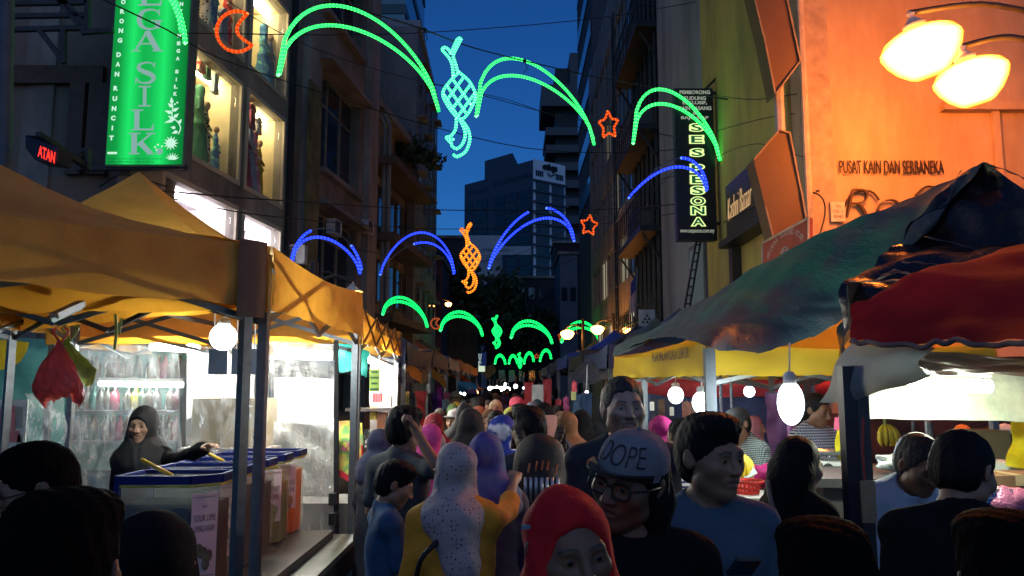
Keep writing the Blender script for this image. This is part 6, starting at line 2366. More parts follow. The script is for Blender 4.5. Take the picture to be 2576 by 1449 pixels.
# shelf rack with bottles
ys_ = 8.6
t = thing("shelf_rack", "steel rack with three shelves of bottles behind the plastic sheet", "rack", (P(320, 1000, ys_).x, ys_, 0))
xa, xb = P(150, 1000, ys_).x, P(475, 1000, ys_).x
for v in (960, 1035, 1110, 1190):
    z = P(300, v, ys_).z
    mb = MB(); mb.box(((xa + xb) / 2, ys_, z), (xb - xa, .4, .03)); mb.build("shelf", [steel], t)
for x in (xa, xb):
    mb = MB(); mb.box((x, ys_, 1.05), (.05, .4, 2.1)); mb.build("upright", [steel], t)
mb = MB(); mb.box(((xa + xb) / 2, ys_ + .24, 1.1), (xb - xa, .03, 2.2)); mb.build("back_panel", [M("teal_panel", (.10, .32, .28), .6, var=.15)], t)


def bottle_mesh(w, h):
    mb = MB(); mb.smooth = True
    mb.lathe((0, 0, 0), [(.001, 0), (w, .0), (w, h * .62), (w * .4, h * .8), (w * .36, h * .93)], 10)
    mb.mi = 1
    mb.lathe((0, 0, 0), [(w * .4, h * .93), (w * .4, h), (.001, h)], 8)
    return mb.mesh("bottle", [M("x_glass", (.1, .1, .1)), M("x_cap", (.3, .1, .05))])


bmz = bottle_mesh(.052, .26)
bcols = [M("bottle_%d" % i, c, .25, var=.1, spec=.8) for i, c in enumerate(((.05, .03, .02), (.09, .03, .03), (.03, .05, .03), (.12, .03, .05), (.06, .05, .045), (.35, .25, .02), (.3, .04, .08), (.02, .12, .10)))]
k = 0
for v, nm_ in ((960, "upper"), (1035, "middle"), (1110, "lower")):
    z = P(300, v, ys_).z + .016
    n = 17
    for i in range(n):
        if (i * 7 + k) % 6 == 5: continue
        o = link("bottle", bmz, None, [bcols[(i * 5 + k) % 8 if (i % 3) else 0], bcols[(i + k) % 8]])
        o.location = (xa + .1 + (xb - xa - .2) * i / (n - 1), ys_ - .05, z)
        tag(o, "drink bottle standing in the %s shelf row behind the plastic sheet" % nm_, "bottle", "bottles on the %s shelf" % nm_)
    k += 3


def carton(label, c, size, rz, col, name="cardboard_box", flaps=True, tape=True):
    t = thing(name, label, "box", Vector(c), 0)
    rot = Matrix.Rotation(rz, 3, 'Z')
    mb = MB(); mb.box(Vector(c) + Vector((0, 0, size[2] / 2)), size, rot); mb.build("case", [M("carton_%d_%d_%d" % tuple(int(x * 99) for x in col), col, .8, var=.12, scale=5)], t)
    if tape:
        mb = MB(); mb.box(Vector(c) + Vector((0, 0, size[2] + .002)), (.05, size[1] * 1.0, .003), rot); mb.box(Vector(c) + rot @ Vector((0, -size[1] / 2 - .002, size[2] * .82)), (.05, .003, size[2] * .36), rot); mb.build("tape", [M("parcel_tape", (.4, .3, .16), .3)], t)
    return t


carton("big yellowish cardboard carton behind the drink tanks", P(590, 1122, 7.2), (.62, .4, .42), 0, (.34, .26, .12))
t = thing("cool_box", "white cooler chest under the yellowish carton", "cooler", P(580, 1200, 7.15))
c = P(580, 1205, 7.15)
mb = MB(); mb.box(c + Vector((0, 0, .1)), (.75, .4, .26)); mb.build("body", [whitep], t)
mb = MB(); mb.box(c + Vector((0, 0, .255)), (.78, .43, .05)); mb.build("lid", [M("cooler_lid", (.45, .42, .36), .5)], t)
mb = MB(); mb.box((P(575, 1290, 7.2).x, 7.2, .42), (2.4, .6, .84)); one("back_counter", mb, [M("counter_grey", (.25, .25, .24), .6, var=.2)], "grey counter carrying the carton and cooler behind the tanks", "counter")
sheet("silvery foil sheet lining the back of the second tent", [[P(655, 1060, 7.3), P(750, 1065, 7.3), P(850, 1070, 7.3)], [P(655, 1180, 7.3), P(750, 1180, 7.35), P(850, 1180, 7.3)], [P(655, 1360, 7.3), P(750, 1360, 7.3), P(850, 1360, 7.3)]], .03, 11, 4, M("foil", (.55, .55, .50), .3, .7, var=.3, scale=6, bump=.9, bscale=14), 24, 20, "foil_sheet", "foil sheet")
sheet("greenish tarp wall at the far left behind the drinks stall", [[P(-120, 850, 7.6), P(60, 850, 7.6), P(170, 860, 7.6)], [P(-120, 1000, 7.6), P(60, 1000, 7.6), P(170, 1000, 7.6)], [P(-120, 1200, 7.6), P(60, 1200, 7.6), P(170, 1200, 7.6)]], .05, 2, 2, M("sea_green_tarp", (.10, .30, .25), .5, bump=.3, bscale=6, trans=.2), 14, 12, "tarp_wall", "tarp")
sheet("yellow cloth bunting hanging at the far left edge", [[P(-60, 855, 6.4), P(20, 855, 6.4), P(75, 862, 6.4)], [P(-60, 930, 6.4), P(10, 930, 6.4), P(50, 910, 6.4)]], .02, 2, 3, yellow_c, 10, 5, "yellow_cloth", "cloth")
t = thing("poster", "pale poster with pink and grey product pictures at the far left", "poster", P(40, 1040, 6.6))
a, b = P(-20, 1005, 6.6), P(62, 1140, 6.6)
mb = MB(); mb.box(((a.x + b.x) / 2, 6.6, (a.z + b.z) / 2), (b.x - a.x, .015, a.z - b.z)); mb.build("panel", [M("poster_white", (.62, .64, .6), .6)], t)
mb = MB()
for i, (u, v, w, h_) in enumerate(((18, 1052, 30, 40), (48, 1050, 12, 34), (24, 1098, 40, 18), (50, 1112, 12, 24), (10, 1120, 14, 24))):
    mb.mi = i % 2
    q = P(u, v, 6.585); mb.prism([q + Vector((-w / 640 * 2, 0, -h_ / 640 * 2)) * .8, q + Vector((w / 640 * 2, 0, -h_ / 640 * 2)) * .8, q + Vector((w / 900 * 2, 0, h_ / 640 * 2)) * .8, q + Vector((-w / 900 * 2, 0, h_ / 640 * 2)) * .8], (0, .004, 0))
mb.build("pictures", [M("poster_pink", (.6, .2, .22)), M("poster_grey", (.3, .32, .3))], t)
sheet("milky plastic strip hanging beside the poster", [[P(66, 990, 6.3), P(110, 990, 6.3), P(165, 990, 6.3)], [P(68, 1080, 6.3), P(110, 1080, 6.3), P(165, 1080, 6.3)], [P(66, 1200, 6.3), P(112, 1200, 6.3), P(168, 1200, 6.3)]], .04, 4, 4, MCLEAR("milky_plastic", gloss=.12, haze=.22, bscale=6, stretch=(2, 2, .4)), 14, 14)

# table and drink tanks
xT, yT0, yT1, zT = PZ(906, 1343, .68).x, 4.45, PZ(906, 1343, .68).y, .68
t = thing("steel_table", "long stainless steel table edge with the row of drink tanks on it", "table", (xT - .55, (yT0 + yT1) / 2, 0))
ssm = M("stainless_steel", (.42, .41, .38), .28, .85, var=.2, scale=7, bump=.12, bscale=25)
mb = MB(); mb.box((xT - .55, (yT0 + yT1) / 2, zT - .02), (1.1, yT1 - yT0, .04)); mb.build("top", [ssm], t)
mb = MB(); mb.box((xT - .006, (yT0 + yT1) / 2, zT - .12), (.012, yT1 - yT0 - .02, .16)); mb.box((xT - .55, yT1 - .006, zT - .12), (1.08, .012, .16)); mb.build("apron", [M("dark_apron", (.03, .03, .03), .5)], t)
mb = MB(); mb.box((xT - .62, (yT0 + yT1) / 2 - .0, zT + .03), (.9, yT1 - yT0 - .35, .06)); mb.build("wooden_riser", [M("wet_wood", (.06, .04, .03), .4, var=.3, scale=4, stretch=(8, 1, 1))], t)
for x in (xT - .05, xT - 1.05):
    for y in (yT0 + .05, yT1 - .05):
        mb = MB(); mb.box((x, y, (zT - .04) / 2), (.05, .05, zT - .04)); mb.build("leg", [steel], t)
tank_wall = MCLEAR("tank_acrylic", (.95, .97, .92), gloss=.08, haze=.2, bscale=5, bstr=.1, rough=.1, scuff=False)
paper = M("label_paper", (.80, .66, .62), .7, var=.05)
inkm = M("label_ink", (.10, .08, .08), .7)
trim_b = M("blue_lid", (.008, .018, .13), .6, var=.1, spec=.2)
yline = M("yellow_trim", (.6, .5, .08), .5)
zb_, H_ = zT + .062, .555
tanks = [(4.52, (.05, .048, .046), .44, "SOUR LIME", "LIMAU ASAM", (.16, .17, .1), "grey sour lime drink tank nearest, with blue lid and long pale label"),
         (4.93, (.018, .016, .016), .47, "GRASS JELLY", "CINCAU", (.12, .12, .13), "second drink tank with black liquid and a yellow lump floating"),
         (5.33, (.05, .03, .015), .44, "SUGAR CANE", "AIR TEBU", (.15, .2, .1), "third drink tank with dark liquid, between the twin posts"),
         (5.73, (.80, .66, .24), .40, "COCONUT", "KELAPA", (.25, .26, .14), "fourth drink tank full of creamy coconut drink"),
         (6.11, (.85, .30, .02), .45, "ORANGE", "OREN", (.4, .25, .12), "farthest drink tank filled with orange drink")]
xR_ = xT - .42
for i, (yc, lc, lh, l1, l2, fc, lab) in enumerate(tanks):
    t = thing("drink_tank", lab, "drink dispenser", (xR_ - .25, yc, zb_), 0, "drink tanks on the steel table")
    dy, dx, ch = .155, .50, .12

    def outline(g=0.0, z=0.0):
        x1, x0, y0_, y1_ = xR_ + g, xR_ - dx - g, yc - dy - g, yc + dy + g
        return [Vector((x0, y0_, z)), Vector((x1 - ch, y0_, z)), Vector((x1, y0_ + ch, z)), Vector((x1, y1_, z)), Vector((x0, y1_, z))]
    mb = MB(); mb.prism(outline(0, zb_), (0, 0, H_)); mb.build("tank", [tank_wall], t)
    mb = MB(); mb.prism(outline(-.012, zb_ + .01), (0, 0, lh)); mb.build("drink", [M("drink_%d" % i, lc, .3, var=.15, scale=4, trans=.45)], t)
    mb = MB(); o_ = outline(.008, zb_ + H_ + .024)
    for a_, b_ in zip(o_, o_[1:] + o_[:1]): mb.beam(a_, b_, .028, .045)
    lid = mb.build("lid", [trim_b], t)
    mb = MB(); mb.prism(outline(-.008, zb_ + H_ + .02), (0, 0, .006)); mb.build("lid_pane", [tank_wall], lid)
    mb = MB(); o_ = outline(.012, zb_ + H_ - .008); mb.tube(o_, .006, 5, close=True); mb.build("lid_trim", [yline], lid)
    mb = MB(); mb.beam(outline(.003, zb_)[0], outline(.003, zb_ + H_)[0], .03); mb.build("corner_strip", [trim_b], t)
    o_ = outline(.004, 0)
    p, q = o_[1], o_[2]
    ex = (q - p).normalized()
    nz_ = Vector((ex.y, -ex.x, 0))
    m_ = (p + q) / 2
    zt_, zb2 = zb_ + H_ - .05, zb_ + H_ - .05 - (.46 if i == 0 else .44 - .03 * i)
    mb = MB(); mb.prism([m_ - ex * .072 + Vector((0, 0, zb2)), m_ + ex * .072 + Vector((0, 0, zb2)), m_ + ex * .072 + Vector((0, 0, zt_)), m_ - ex * .072 + Vector((0, 0, zt_))], nz_ * .004)
    pl_ = mb.build("paper_label", [paper], t)
    mb = MB()
    oz = nz_ * .006
    put_text(mb, "FRESH", .02, m_ + oz + Vector((0, 0, zt_ - .07)), ex, (0, 0, 1), fit=(.03, .012))
    put_text(mb, l1, .04, m_ + oz + Vector((0, 0, zt_ - .13)), ex, (0, 0, 1), fit=(.118, .034))
    put_text(mb, l2, .04, m_ + oz + Vector((0, 0, zt_ - .185)), ex, (0, 0, 1), fit=(.112, .034))
    for zz in (zt_ - .02, zb2 + .03):
        mb.beam(m_ + oz - ex * .06 + Vector((0, 0, zz)), m_ + oz + ex * .06 + Vector((0, 0, zz)), .002)
    mb.build("lettering", [inkm], pl_)
    mb = MB()
    zc_ = (zb2 + zt_ - .2) / 2
    for j in range(5):
        a_ = j * 1.3
        cpt = m_ + oz + ex * (.03 * math.cos(a_ * 2)) + Vector((0, 0, zc_ + .045 * math.sin(a_ * 1.7)))
        pts = [cpt + ex * math.cos(b_) * .022 + Vector((0, 0, math.sin(b_) * .034)) for b_ in np.linspace(0, 6.28, 9)[:-1]]
        mb.prism(pts, nz_ * (.001 + .0004 * j))
    mb.build("fruit_picture", [M("fruit_print_%d" % i, fc, .7, var=.5, scale=25)], pl_)
    if i == 1:
        mb = MB(); mb.smooth = True; mb.ball((xR_ - .15, yc - .02, zb_ + lh + .02), (.11, .09, .09)); mb.build("lump", [M("yellow_lump", (.5, .48, .12), .5)], t)
    if i == 3:
        mb = MB(); mb.smooth = True; mb.ball((xR_ - .12, yc - .02, zb_ + lh + .05), (.12, .09, .1)); mb.build("lump", [M("yellow_ice", (.75, .72, .12), .5)], t)
    if i in (0, 2):
        c = Vector((xR_ - .33, yc, zb_ + H_ + .05))
        mb = MB(); mb.smooth = True; mb.tube([c + Vector((.05, 0, -.02)), c + Vector((-.12, -.02, .07))], .012, 8); mb.build("ladle_handle", [M("ladle_yellow", (.6, .4, .05), .4)], t)

# hanging plastic bags
def bag(label, u0, u1, v0, v1, y, mat, seed, group=None):
    t = thing("plastic_bag", label, "plastic bag", P((u0 + u1) / 2, v1, y), 0, group)
    cx = (u0 + u1) / 2; hw = (u1 - u0) / 2
    mb = MB(); mb.smooth = True
    rows = []
    for j in range(31):
        s = j / 30
        w = hw * np.interp(s, (0, .12, .3, .5, .7, .88, 1), (.10, .20, .52, .80, 1.0, .98, .72))
        row = []
        for k in range(61):
            a_ = 2 * math.pi * k / 60
            pl = 1 - 1.5 * abs(math.sin(4.5 * a_ + seed + 1.2 * s + .8 * math.sin(3 * a_)))
            r_ = w * (1 + .13 * pl * (1.15 - s) + .10 * math.sin(3 * a_ + seed + 4 * s) + .07 * math.sin(8 * a_ + 13 * s + seed * 2) * s + .05 * math.sin(15 * a_ - 21 * s))
            p = P(cx + math.cos(a_) * r_ - 10 * math.sin(2.6 * s + seed * .3) + 8 * s, v0 + (v1 - v0) * s + (11 * math.sin(2 * a_ + seed) + 9 * math.sin(5 * a_ + 2) + 5 * math.sin(11 * a_)) * s * s, y)
            p.y += math.sin(a_) * r_ / FPX * y * .6
            row.append(p)
        rows.append(row)
    mb.grid(rows); mb.build("bag", [mat], t)
    mb = MB(); mb.smooth = True
    for sg_ in (-1, 1):
        mb.tube(spline([P(cx, v0 + 6, y), P(cx + sg_ * 14, v0 - 14, y), P(cx + sg_ * 20, v0 - 26, y), P(cx + sg_ * 10, v0 - 34, y)], 8), .006, 5)
    mb.build("handle", [mat], t)


bag("red and pink plastic bag hanging from the near left tent truss", 95, 210, 858, 1006, 3.7, M("red_plastic_bag", (.78, .15, .11), .35, var=.35, scale=6, bump=.8, bscale=16, trans=.5, spec=.7), 1)
bag("crumpled yellow green plastic bag hung behind the red bag", 128, 226, 852, 962, 3.95, M("lime_plastic_bag", (.42, .48, .10), .3, var=.3, scale=7, bump=.7, bscale=12, trans=.45, spec=.7), 3)
mb = MB(); mb.smooth = True
mb.tube(spline([P(290, 790, 3.9), P(293, 830, 3.9), P(288, 880, 3.9)], 6), .008, 5); mb.tube(spline([P(305, 800, 3.9), P(300, 840, 3.9)], 4), .007, 5)
one("yellow_ribbon", mb, [M("lime_ribbon", (.5, .52, .08), .6)], "yellow green ribbon dangling from the left truss", "ribbon")

# teal cloth, floral cloth and bright third stall
sheet("teal green cloth draped under the third tent's edge", [[P(846, 862, 7.2), P(885, 868, 7.2), P(928, 884, 7.2)], [P(846, 905, 7.2), P(890, 912, 7.2), P(926, 925, 7.2)], [P(848, 930, 7.2), P(885, 938, 7.2), P(922, 950, 7.2)]], .03, 7, 4, M("teal_cloth", (.02, .33, .28), .6, trans=.4), 14, 10, "teal_cloth", "cloth", .02)
sheet("large pink and yellow floral cloth hanging behind the end post", [[P(848, 1060, 7.4), P(878, 1058, 7.4), P(912, 1064, 7.4)], [P(846, 1140, 7.4), P(880, 1140, 7.4), P(914, 1140, 7.4)], [P(848, 1190, 7.4), P(885, 1205, 7.4), P(916, 1225, 7.4)]], .025, 3, 5, MPAT("floral_bright", 'floral', (.65, .12, .25), (.70, .60, .12), 9, c=(.12, .40, .12), thr=.22), 14, 14, "floral_cloth", "cloth")
mb = MB(); mb.beam(P(852, 1188, 7.38), P(906, 1222, 7.38), .012, .05); mb.beam(P(910, 1120, 7.38), P(917, 1225, 7.38), .012, .05)
one("red_border", mb, [M("red_trim", (.55, .03, .05), .6)], "red border strip along the floral cloth", "cloth")
sheet("black patterned cloth hanging by the second post", [[P(917, 1080, 7.9), P(930, 1080, 7.9)], [P(916, 1160, 7.9), P(932, 1160, 7.9)]], .02, 5, 5, MPAT("bw_print", 'dots', (.03, .03, .03), (.4, .42, .42), 22, thr=.42), 6, 10, "patterned_cloth", "cloth")
sheet("dark cloth filling the stall side under the floral cloth", [[P(846, 1200, 7.6), P(930, 1215, 7.6)], [P(846, 1420, 7.6), P(930, 1420, 7.6)]], .02, 5, 3, M("dark_cloth", (.02, .015, .015), .8), 8, 8, "dark_cloth", "cloth")
a, b = P(930, 928, 7.8), P(955, 985, 7.8)
t = thing("green_poster", "small green and yellow poster beside the second post", "poster", (a + b) / 2)
mb = MB(); mb.box(((a.x + b.x) / 2, 7.8, (a.z + b.z) / 2), (b.x - a.x, .01, a.z - b.z)); mb.build("panel", [M("poster_green", (.25, .38, .06), .5)], t)
mb = MB()
for i in range(4):
    mb.box(((a.x + b.x) / 2, 7.79, a.z - .03 - .055 * i), ((b.x - a.x) * (.8 if i % 2 else .6), .006, .02))
mb.build("print", [M("poster_dark_green", (.03, .10, .03), .6)], t)
sheet("white sheet wall of the bright third stall", [[P(930, 905, 9.2), P(965, 915, 9.3), P(1000, 928, 9.4)], [P(930, 1000, 9.2), P(965, 1000, 9.3), P(1000, 1000, 9.4)], [P(930, 1180, 9.2), P(965, 1180, 9.3), P(1000, 1160, 9.4)]], .015, 3, 2, M("white_cloth", (.78, .80, .78), .8, trans=.45), 10, 10, "white_cloth", "cloth")
for i, (u, v, w, h_, c, lab) in enumerate(((950, 1000, 22, 22, (.55, .06, .07), "red snack packets"), (975, 1010, 20, 26, (.8, .75, .7), "white packets"), (940, 1040, 16, 30, (.6, .45, .05), "yellow packets"), (962, 1062, 24, 50, (.42, .14, .06), "orange brown tins"),
                                           (985, 1050, 14, 40, (.5, .12, .3), "pink packets"), (975, 1095, 16, 24, (.1, .3, .12), "green packets"), (940, 975, 14, 18, (.55, .3, .5), "violet packets"))):
    p = P(u, v, 8.9)
    k_ = 8.9 / FPX
    mb = MB()
    for j in range(3):
        mb.box(p + Vector(((j - 1) * w * k_ / 3, .0, 0)), (w * k_ / 3.4, .1, h_ * k_))
    one("packets", mb, [M("packet_%d" % i, c, .4, var=.35, scale=15)], "%s displayed in the bright third stall" % lab, "packets")
mb = MB(); mb.box((P(960, 1180, 8.9).x, 8.9, P(960, 1030, 8.9).z), (.75, .4, .03)); mb.box((P(960, 1180, 8.9).x, 8.9, .4), (.75, .4, .8)); one("display_counter", mb, [M("counter_cloth", (.05, .04, .04), .8)], "white display counter of the bright third stall", "counter")

# garments hung in the farther left stalls
def hung_cloth(label, u0, u1, v0, v1, y, mat, name="hanging_dress", cat="dress", pinch=0.0, group="clothes hanging in the stalls", seed=0):
    rows = []
    for j in range(4):
        s = j / 3
        k = 1 - pinch * math.sin(math.pi * min(1, s * 1.1)) * (1 if s < .9 else .3)
        c = (u0 + u1) / 2
        rows.append([P(c + (u - c) * k, v0 + (v1 - v0) * s, y) for u in np.linspace(u0, u1, 4)])
    mb = cloth(rows, 14, 14, .025, seed + u0, 6)
    mb.tube([P((u0 + u1) / 2, v0 - 4, y), P((u0 + u1) / 2, v0 + 2, y)], .006, 4)
    return one(name, mb, [mat], label, cat, group)


reds = M("coral_dress", (.55, .07, .06), .65, bump=.3, bscale=12)
hung_cloth("coral red pinched dress hanging at the navy tent", 1042, 1076, 984, 1084, 11.5, reds, pinch=.45)
hung_cloth("yellow and silver sequin dress near the coral one", 1010, 1030, 985, 1050, 10.6, M("sequin_yellow", (.5, .42, .12), .25, .4, var=.6, scale=40))
hung_cloth("dark blue robe hanging by the bright stall", 1028, 1044, 988, 1080, 10.9, M("dark_blue_robe", (.03, .04, .06), .6))
hung_cloth("purple dress hanging in a dark stall", 1080, 1100, 988, 1060, 13.2, M("purple_dress", (.09, .02, .11), .5, bump=.4))
hung_cloth("magenta dress hanging beside a dark purple one", 1098, 1112, 975, 1055, 13.6, M("magenta_dress", (.38, .02, .22), .5))
hung_cloth("plain rose pink dress at the lit left stall", 1116, 1140, 988, 1032, 15, M("rose_dress", (.48, .10, .17), .6))
hung_cloth("white plastic wrapped dress hanging over the crowd", 1112, 1132, 1005, 1050, 12.5, M("wrapped_white", (.55, .58, .5), .3, bump=.5))
hung_cloth("dark brown blouse hanging left of the purple dress", 1076, 1086, 990, 1070, 12.4, M("brown_blouse", (.05, .03, .015), .6))
sheet("crumpled blue plastic under the far left tent edge", [[P(1150, 960, 19), P(1175, 960, 19), P(1200, 965, 19)], [P(1152, 985, 19), P(1175, 984, 19), P(1198, 986, 19)]], .06, 3, 4, M("blue_plastic", (.04, .25, .42), .3, bump=.6), 10, 6, "plastic_sheet", "plastic sheet")
sheet("navy cloth side hanging with frayed lower edge", [[P(1002, 903, 9.65), P(1040, 917, 10.8), P(1076, 928, 12.4)], [P(1003, 935, 9.65), P(1040, 945, 10.8), P(1076, 950, 12.4)], [P(1003, 958, 9.65), P(1040, 962, 10.8), P(1076, 963, 12.4)]], .03, 3, 3, navy, 20, 8, "navy_cloth", "cloth", .03)
for p_, lab in (([P(1015, 905, 10), P(1030, 912, 10.4), P(1062, 938, 11.2)], "first"), ([P(1070, 918, 13), P(1092, 928, 13.6), P(1122, 958, 15)], "second")):
    sheet("%s orange flap over the navy roofs on the left" % lab, [p_, [q - Vector((0, 0, .16)) for q in p_]], .02, 4, 3, orange, 10, 3, "orange_flap", "cloth")
sheet("red and orange striped awning flap far up the left side", [[P(1140, 946, 22), P(1162, 944, 22), P(1190, 962, 21), P(1216, 978, 20)], [P(1140, 950, 22), P(1164, 956, 22), P(1190, 972, 21), P(1214, 984, 20)]], .02, 4, 3, M("red_orange_tarp", (.45, .09, .02), .6, trans=.25), 12, 4, "awning_flap", "awning")
# hotel sign far
a, b = P(1203, 888, 40), P(1221, 935, 40)
t = thing("hotel_sign", "small vertical blue hotel sign far down the street", "sign", (a + b) / 2)
mb = MB(); mb.box(((a.x + b.x) / 2, 40, (a.z + b.z) / 2), (b.x - a.x, .15, a.z - b.z)); mb.build("box", [ME("hotel_blue", (.02, .05, .22), .35)], t)
mb = MB()
for i, ch in enumerate("HOTEL"):
    put_text(mb, ch, .1, (P(1212, 0, 40).x, 39.9, P(1212, 893 + 6.2 * i, 40).z), (1, 0, 0), (0, 0, 1), fit=(.14, .11))
q = P(1212, 928, 40); mb.box((q.x, 39.9, q.z), (.32, .02, .28)); mb.build("lettering", [ME("hotel_white", (.8, .95, .7), .8)], t)
t = thing("road_sign", "orange lit diamond road sign deep in the street", "sign", P(1228, 938, 44))
q = P(1228, 938, 44); mb = MB(); mb.prism([q + Vector((-.45, 0, .1)), q + Vector((0, 0, -.35)), q + Vector((.45, 0, .1)), q + Vector((.3, 0, .5)), q + Vector((-.1, 0, .35))], (0, .05, 0)); mb.build("panel", [M("dim_orange_sign", (.35, .16, .05), .6)], t)
mb = MB(); mb.tube([Vector((q.x, q.y + .08, 0)), q + Vector((0, .08, .2))], .04, 6); mb.build("pole", [darkm], t)

# ------------------------------------------------------------------ right side
yt0 = 6.0
R0 = P(1782, 945, yt0)
R1 = P(1548, 942, 9.0)
dR_ = Vector((R1.x - R0.x, R1.y - R0.y, 0)).normalized(); nR = Vector((dR_.y, -dR_.x, 0))
zR = R0.z
Rc = [Vector((R0.x, R0.y, 0)), Vector((R1.x, R1.y, 0)), Vector((R1.x, R1.y, 0)) + nR * 2.3, Vector((R0.x, R0.y, 0)) + nR * 2.3]
tentR = tent("yellow market tent with black lettering under the dark blue tarp on the right", Rc, zR, .25, 2.75, yellow_c, yellow_c, truss=(0, 1, 2, 3), wav_=.03)
mb = MB()
p0_, p1_ = P(1640, 912, 0 + R0.y + (R1.y - R0.y) * .62), None
def on_edge(u, v):
    return PL(u, v, (R0.x - .045, R0.y), (dR_.x, dR_.y))
a, b = on_edge(1640, 901), on_edge(1733, 884)
mid = (a + b) / 2
put_text(mb, "PASAR MALAM KUALA LUMPUR", .2, mid, -dR_, Vector((0, 0, 1)), fit=((b - a).length, .088), offset=.004)
mb.build("lettering", [M("valance_ink", (.10, .05, .01), .7)], tentR)
mb = MB()
g0 = P(1780, 880, 5.95)
mb.box((g0.x + .01, 5.95, 1.05), (.075, .075, 2.1)); one("tent_post", mb, [M("post_galvanised", (.13, .15, .165), .4, .6, var=.2)], "grey galvanised post at the near corner of the yellow tent", "post")
mb = MB(); g1 = P(1621, 1000, 8.0); mb.box((g1.x, 8.0, 1.0), (.055, .055, 2.0)); one("tent_post", mb, [M("post_galvanised", (.13, .15, .165), .4, .6, var=.2)], "thin grey post right beside the bearded man", "post")
mb = MB(); mb.tube([P(1812, 945, 7.6), Vector((P(1812, 945, 7.6).x, 7.6, 0))], .016, 6); mb.tube([P(1838, 945, 7.8), Vector((P(1838, 945, 7.8).x, 7.8, 0))], .016, 6)
one("silver_poles", mb, [M("chrome", (.6, .62, .65), .2, .9)], "pair of thin silver poles behind the blue shirt man", "poles")
sheet("red tarp hung across the back of the yellow tent", [[P(1600, 938, 9.4), P(1800, 938, 9.4), P(2110, 938, 9.4)], [P(1600, 965, 9.35), P(1800, 968, 9.35), P(2110, 968, 9.35)], [P(1605, 990, 9.4), P(1800, 1000, 9.4), P(2110, 992, 9.4)]], .05, 3, 1.5, M("red_tarp", (.50, .05, .06), .6, trans=.3, bump=.3, bscale=5), 24, 8, "red_tarp", "tarp")
sheet("blue tarp wall at the back of the yellow tent", [[P(1600, 985, 9.6), P(1800, 985, 9.6), P(2140, 985, 9.6)], [P(1600, 1100, 9.6), P(1800, 1100, 9.6), P(2140, 1100, 9.6)], [P(1600, 1330, 9.6), P(1800, 1330, 9.6), P(2140, 1330, 9.6)]], .06, 5, 1.4, M("blue_back_tarp", (.035, .06, .15), .5, var=.3, bump=.4, bscale=6), 24, 14, "blue_tarp", "tarp")
sheet("violet tinted hanging plastic right of the silver poles", [[P(1925, 985, 8.4), P(1960, 985, 8.4), P(2000, 985, 8.4)], [P(1930, 1100, 8.4), P(1965, 1100, 8.4), P(2000, 1100, 8.4)], [P(1935, 1230, 8.4), P(1965, 1230, 8.4), P(2000, 1230, 8.4)]], .04, 5, 4, M("violet_cloth", (.22, .12, .30), .4, bump=.4), 10, 14, "violet_cloth", "cloth")
mb = MB(); mb.box(P(1985, 1000, 7.4), (.05, .05, .08)); mb.tube([P(1985, 1010, 7.4), Vector((P(1985, 1010, 7.4).x, 7.4, 0))], .03, 8); one("violet_pole", mb, [M("violet_pole", (.3, .1, .3), .4)], "violet painted pole beside the elongated bulb", "pole")
for u0, u1, v0, v1, y, c, lab in ((1636, 1652, 1000, 1085, 8.8, (.03, .035, .06), "navy jacket with bright tags behind the thin post"), (1655, 1672, 1005, 1090, 9.1, (.16, .11, .08), "brown jacket hung in the yellow tent"), (1672, 1690, 1000, 1090, 9.2, (.05, .06, .1), "blue shirt hung in the yellow tent"),
                                  (1716, 1740, 1010, 1060, 9.1, (.35, .16, .12), "reddish net bag hung below the left bulb"), (1742, 1758, 1002, 1075, 9.3, (.5, .4, .35), "pale shirt hung near the grey post")):
    hung_cloth(lab, u0, u1, v0, v1, y, M("hung_%d" % u0, c, .7, bump=.3), "hanging_garment", "garment")
for i, (u, v, y, lab) in enumerate(((1640, 1022, 8.6, "first"), (1690, 1035, 8.8, "second"), (1668, 1060, 8.8, "third"))):
    mb = MB(); mb.box(P(u, v, y), (.045, .01, .09)); mb.tube([P(u, v - 12, y), P(u, v - 8, y)], .004, 4); one("price_tag", mb, [M("tag_white", (.7, .68, .6), .5)], "%s pale price tag on the hanging jackets, counting from the bearded man" % lab, "tag")

# dark blue tarp draped over the stalls
tarp_m, nt_, out_ = new_mat("blue_grey_tarp")
_MC["blue_grey_tarp"] = tarp_m
p_ = N(nt_, "ShaderNodeBsdfPrincipled"); p_.inputs['Roughness'].default_value = .55; p_.inputs['Specular IOR Level'].default_value = .35
f_, _ = noise_fac(nt_, .9, 5, .6, (1, .5, 1))
c_ = ramp(nt_, f_, [(.34, (.075, .075, .082)), (.50, (.060, .070, .080)), (.60, (.045, .085, .085)), (.70, (.07, .075, .08))])
nt_.links.new(c_, p_.inputs['Base Color']); add_bump(nt_, p_, 13, .5, (1, .3, 1), .05)
nt_.links.new(p_.outputs[0], out_.inputs[0])
top_ = [P(1545, 872, 8.9), P(1640, 828, 8.5), P(1720, 782, 8.1), P(1850, 703, 7.5), P(1950, 645, 7.1), P(2035, 600, 6.7), P(2150, 556, 6.2), P(2300, 492, 5.7), P(2405, 440, 5.3), P(2470, 412, 5.1)]
low_ = [P(1548, 884, 8.85), P(1590, 872, 8.4), P(1660, 850, 7.6), P(1760, 862, 5.9), P(1830, 884, 5.85), P(1930, 884, 5.8), P(2050, 842, 5.75), P(2125, 800, 5.6), P(2195, 720, 5.35), P(2300, 560, 5.2)]
mid_ = [a.lerp(b, .5) + Vector((-.04, -.10, -.09)) for a, b in zip(top_, low_)]
midb = [a.lerp(b, .8) + Vector((0, -.06, -.02)) for a, b in zip(top_, low_)]
mb = cloth([top_, mid_, midb, low_], 90, 44, .022, 3.3, 2.2, .03)
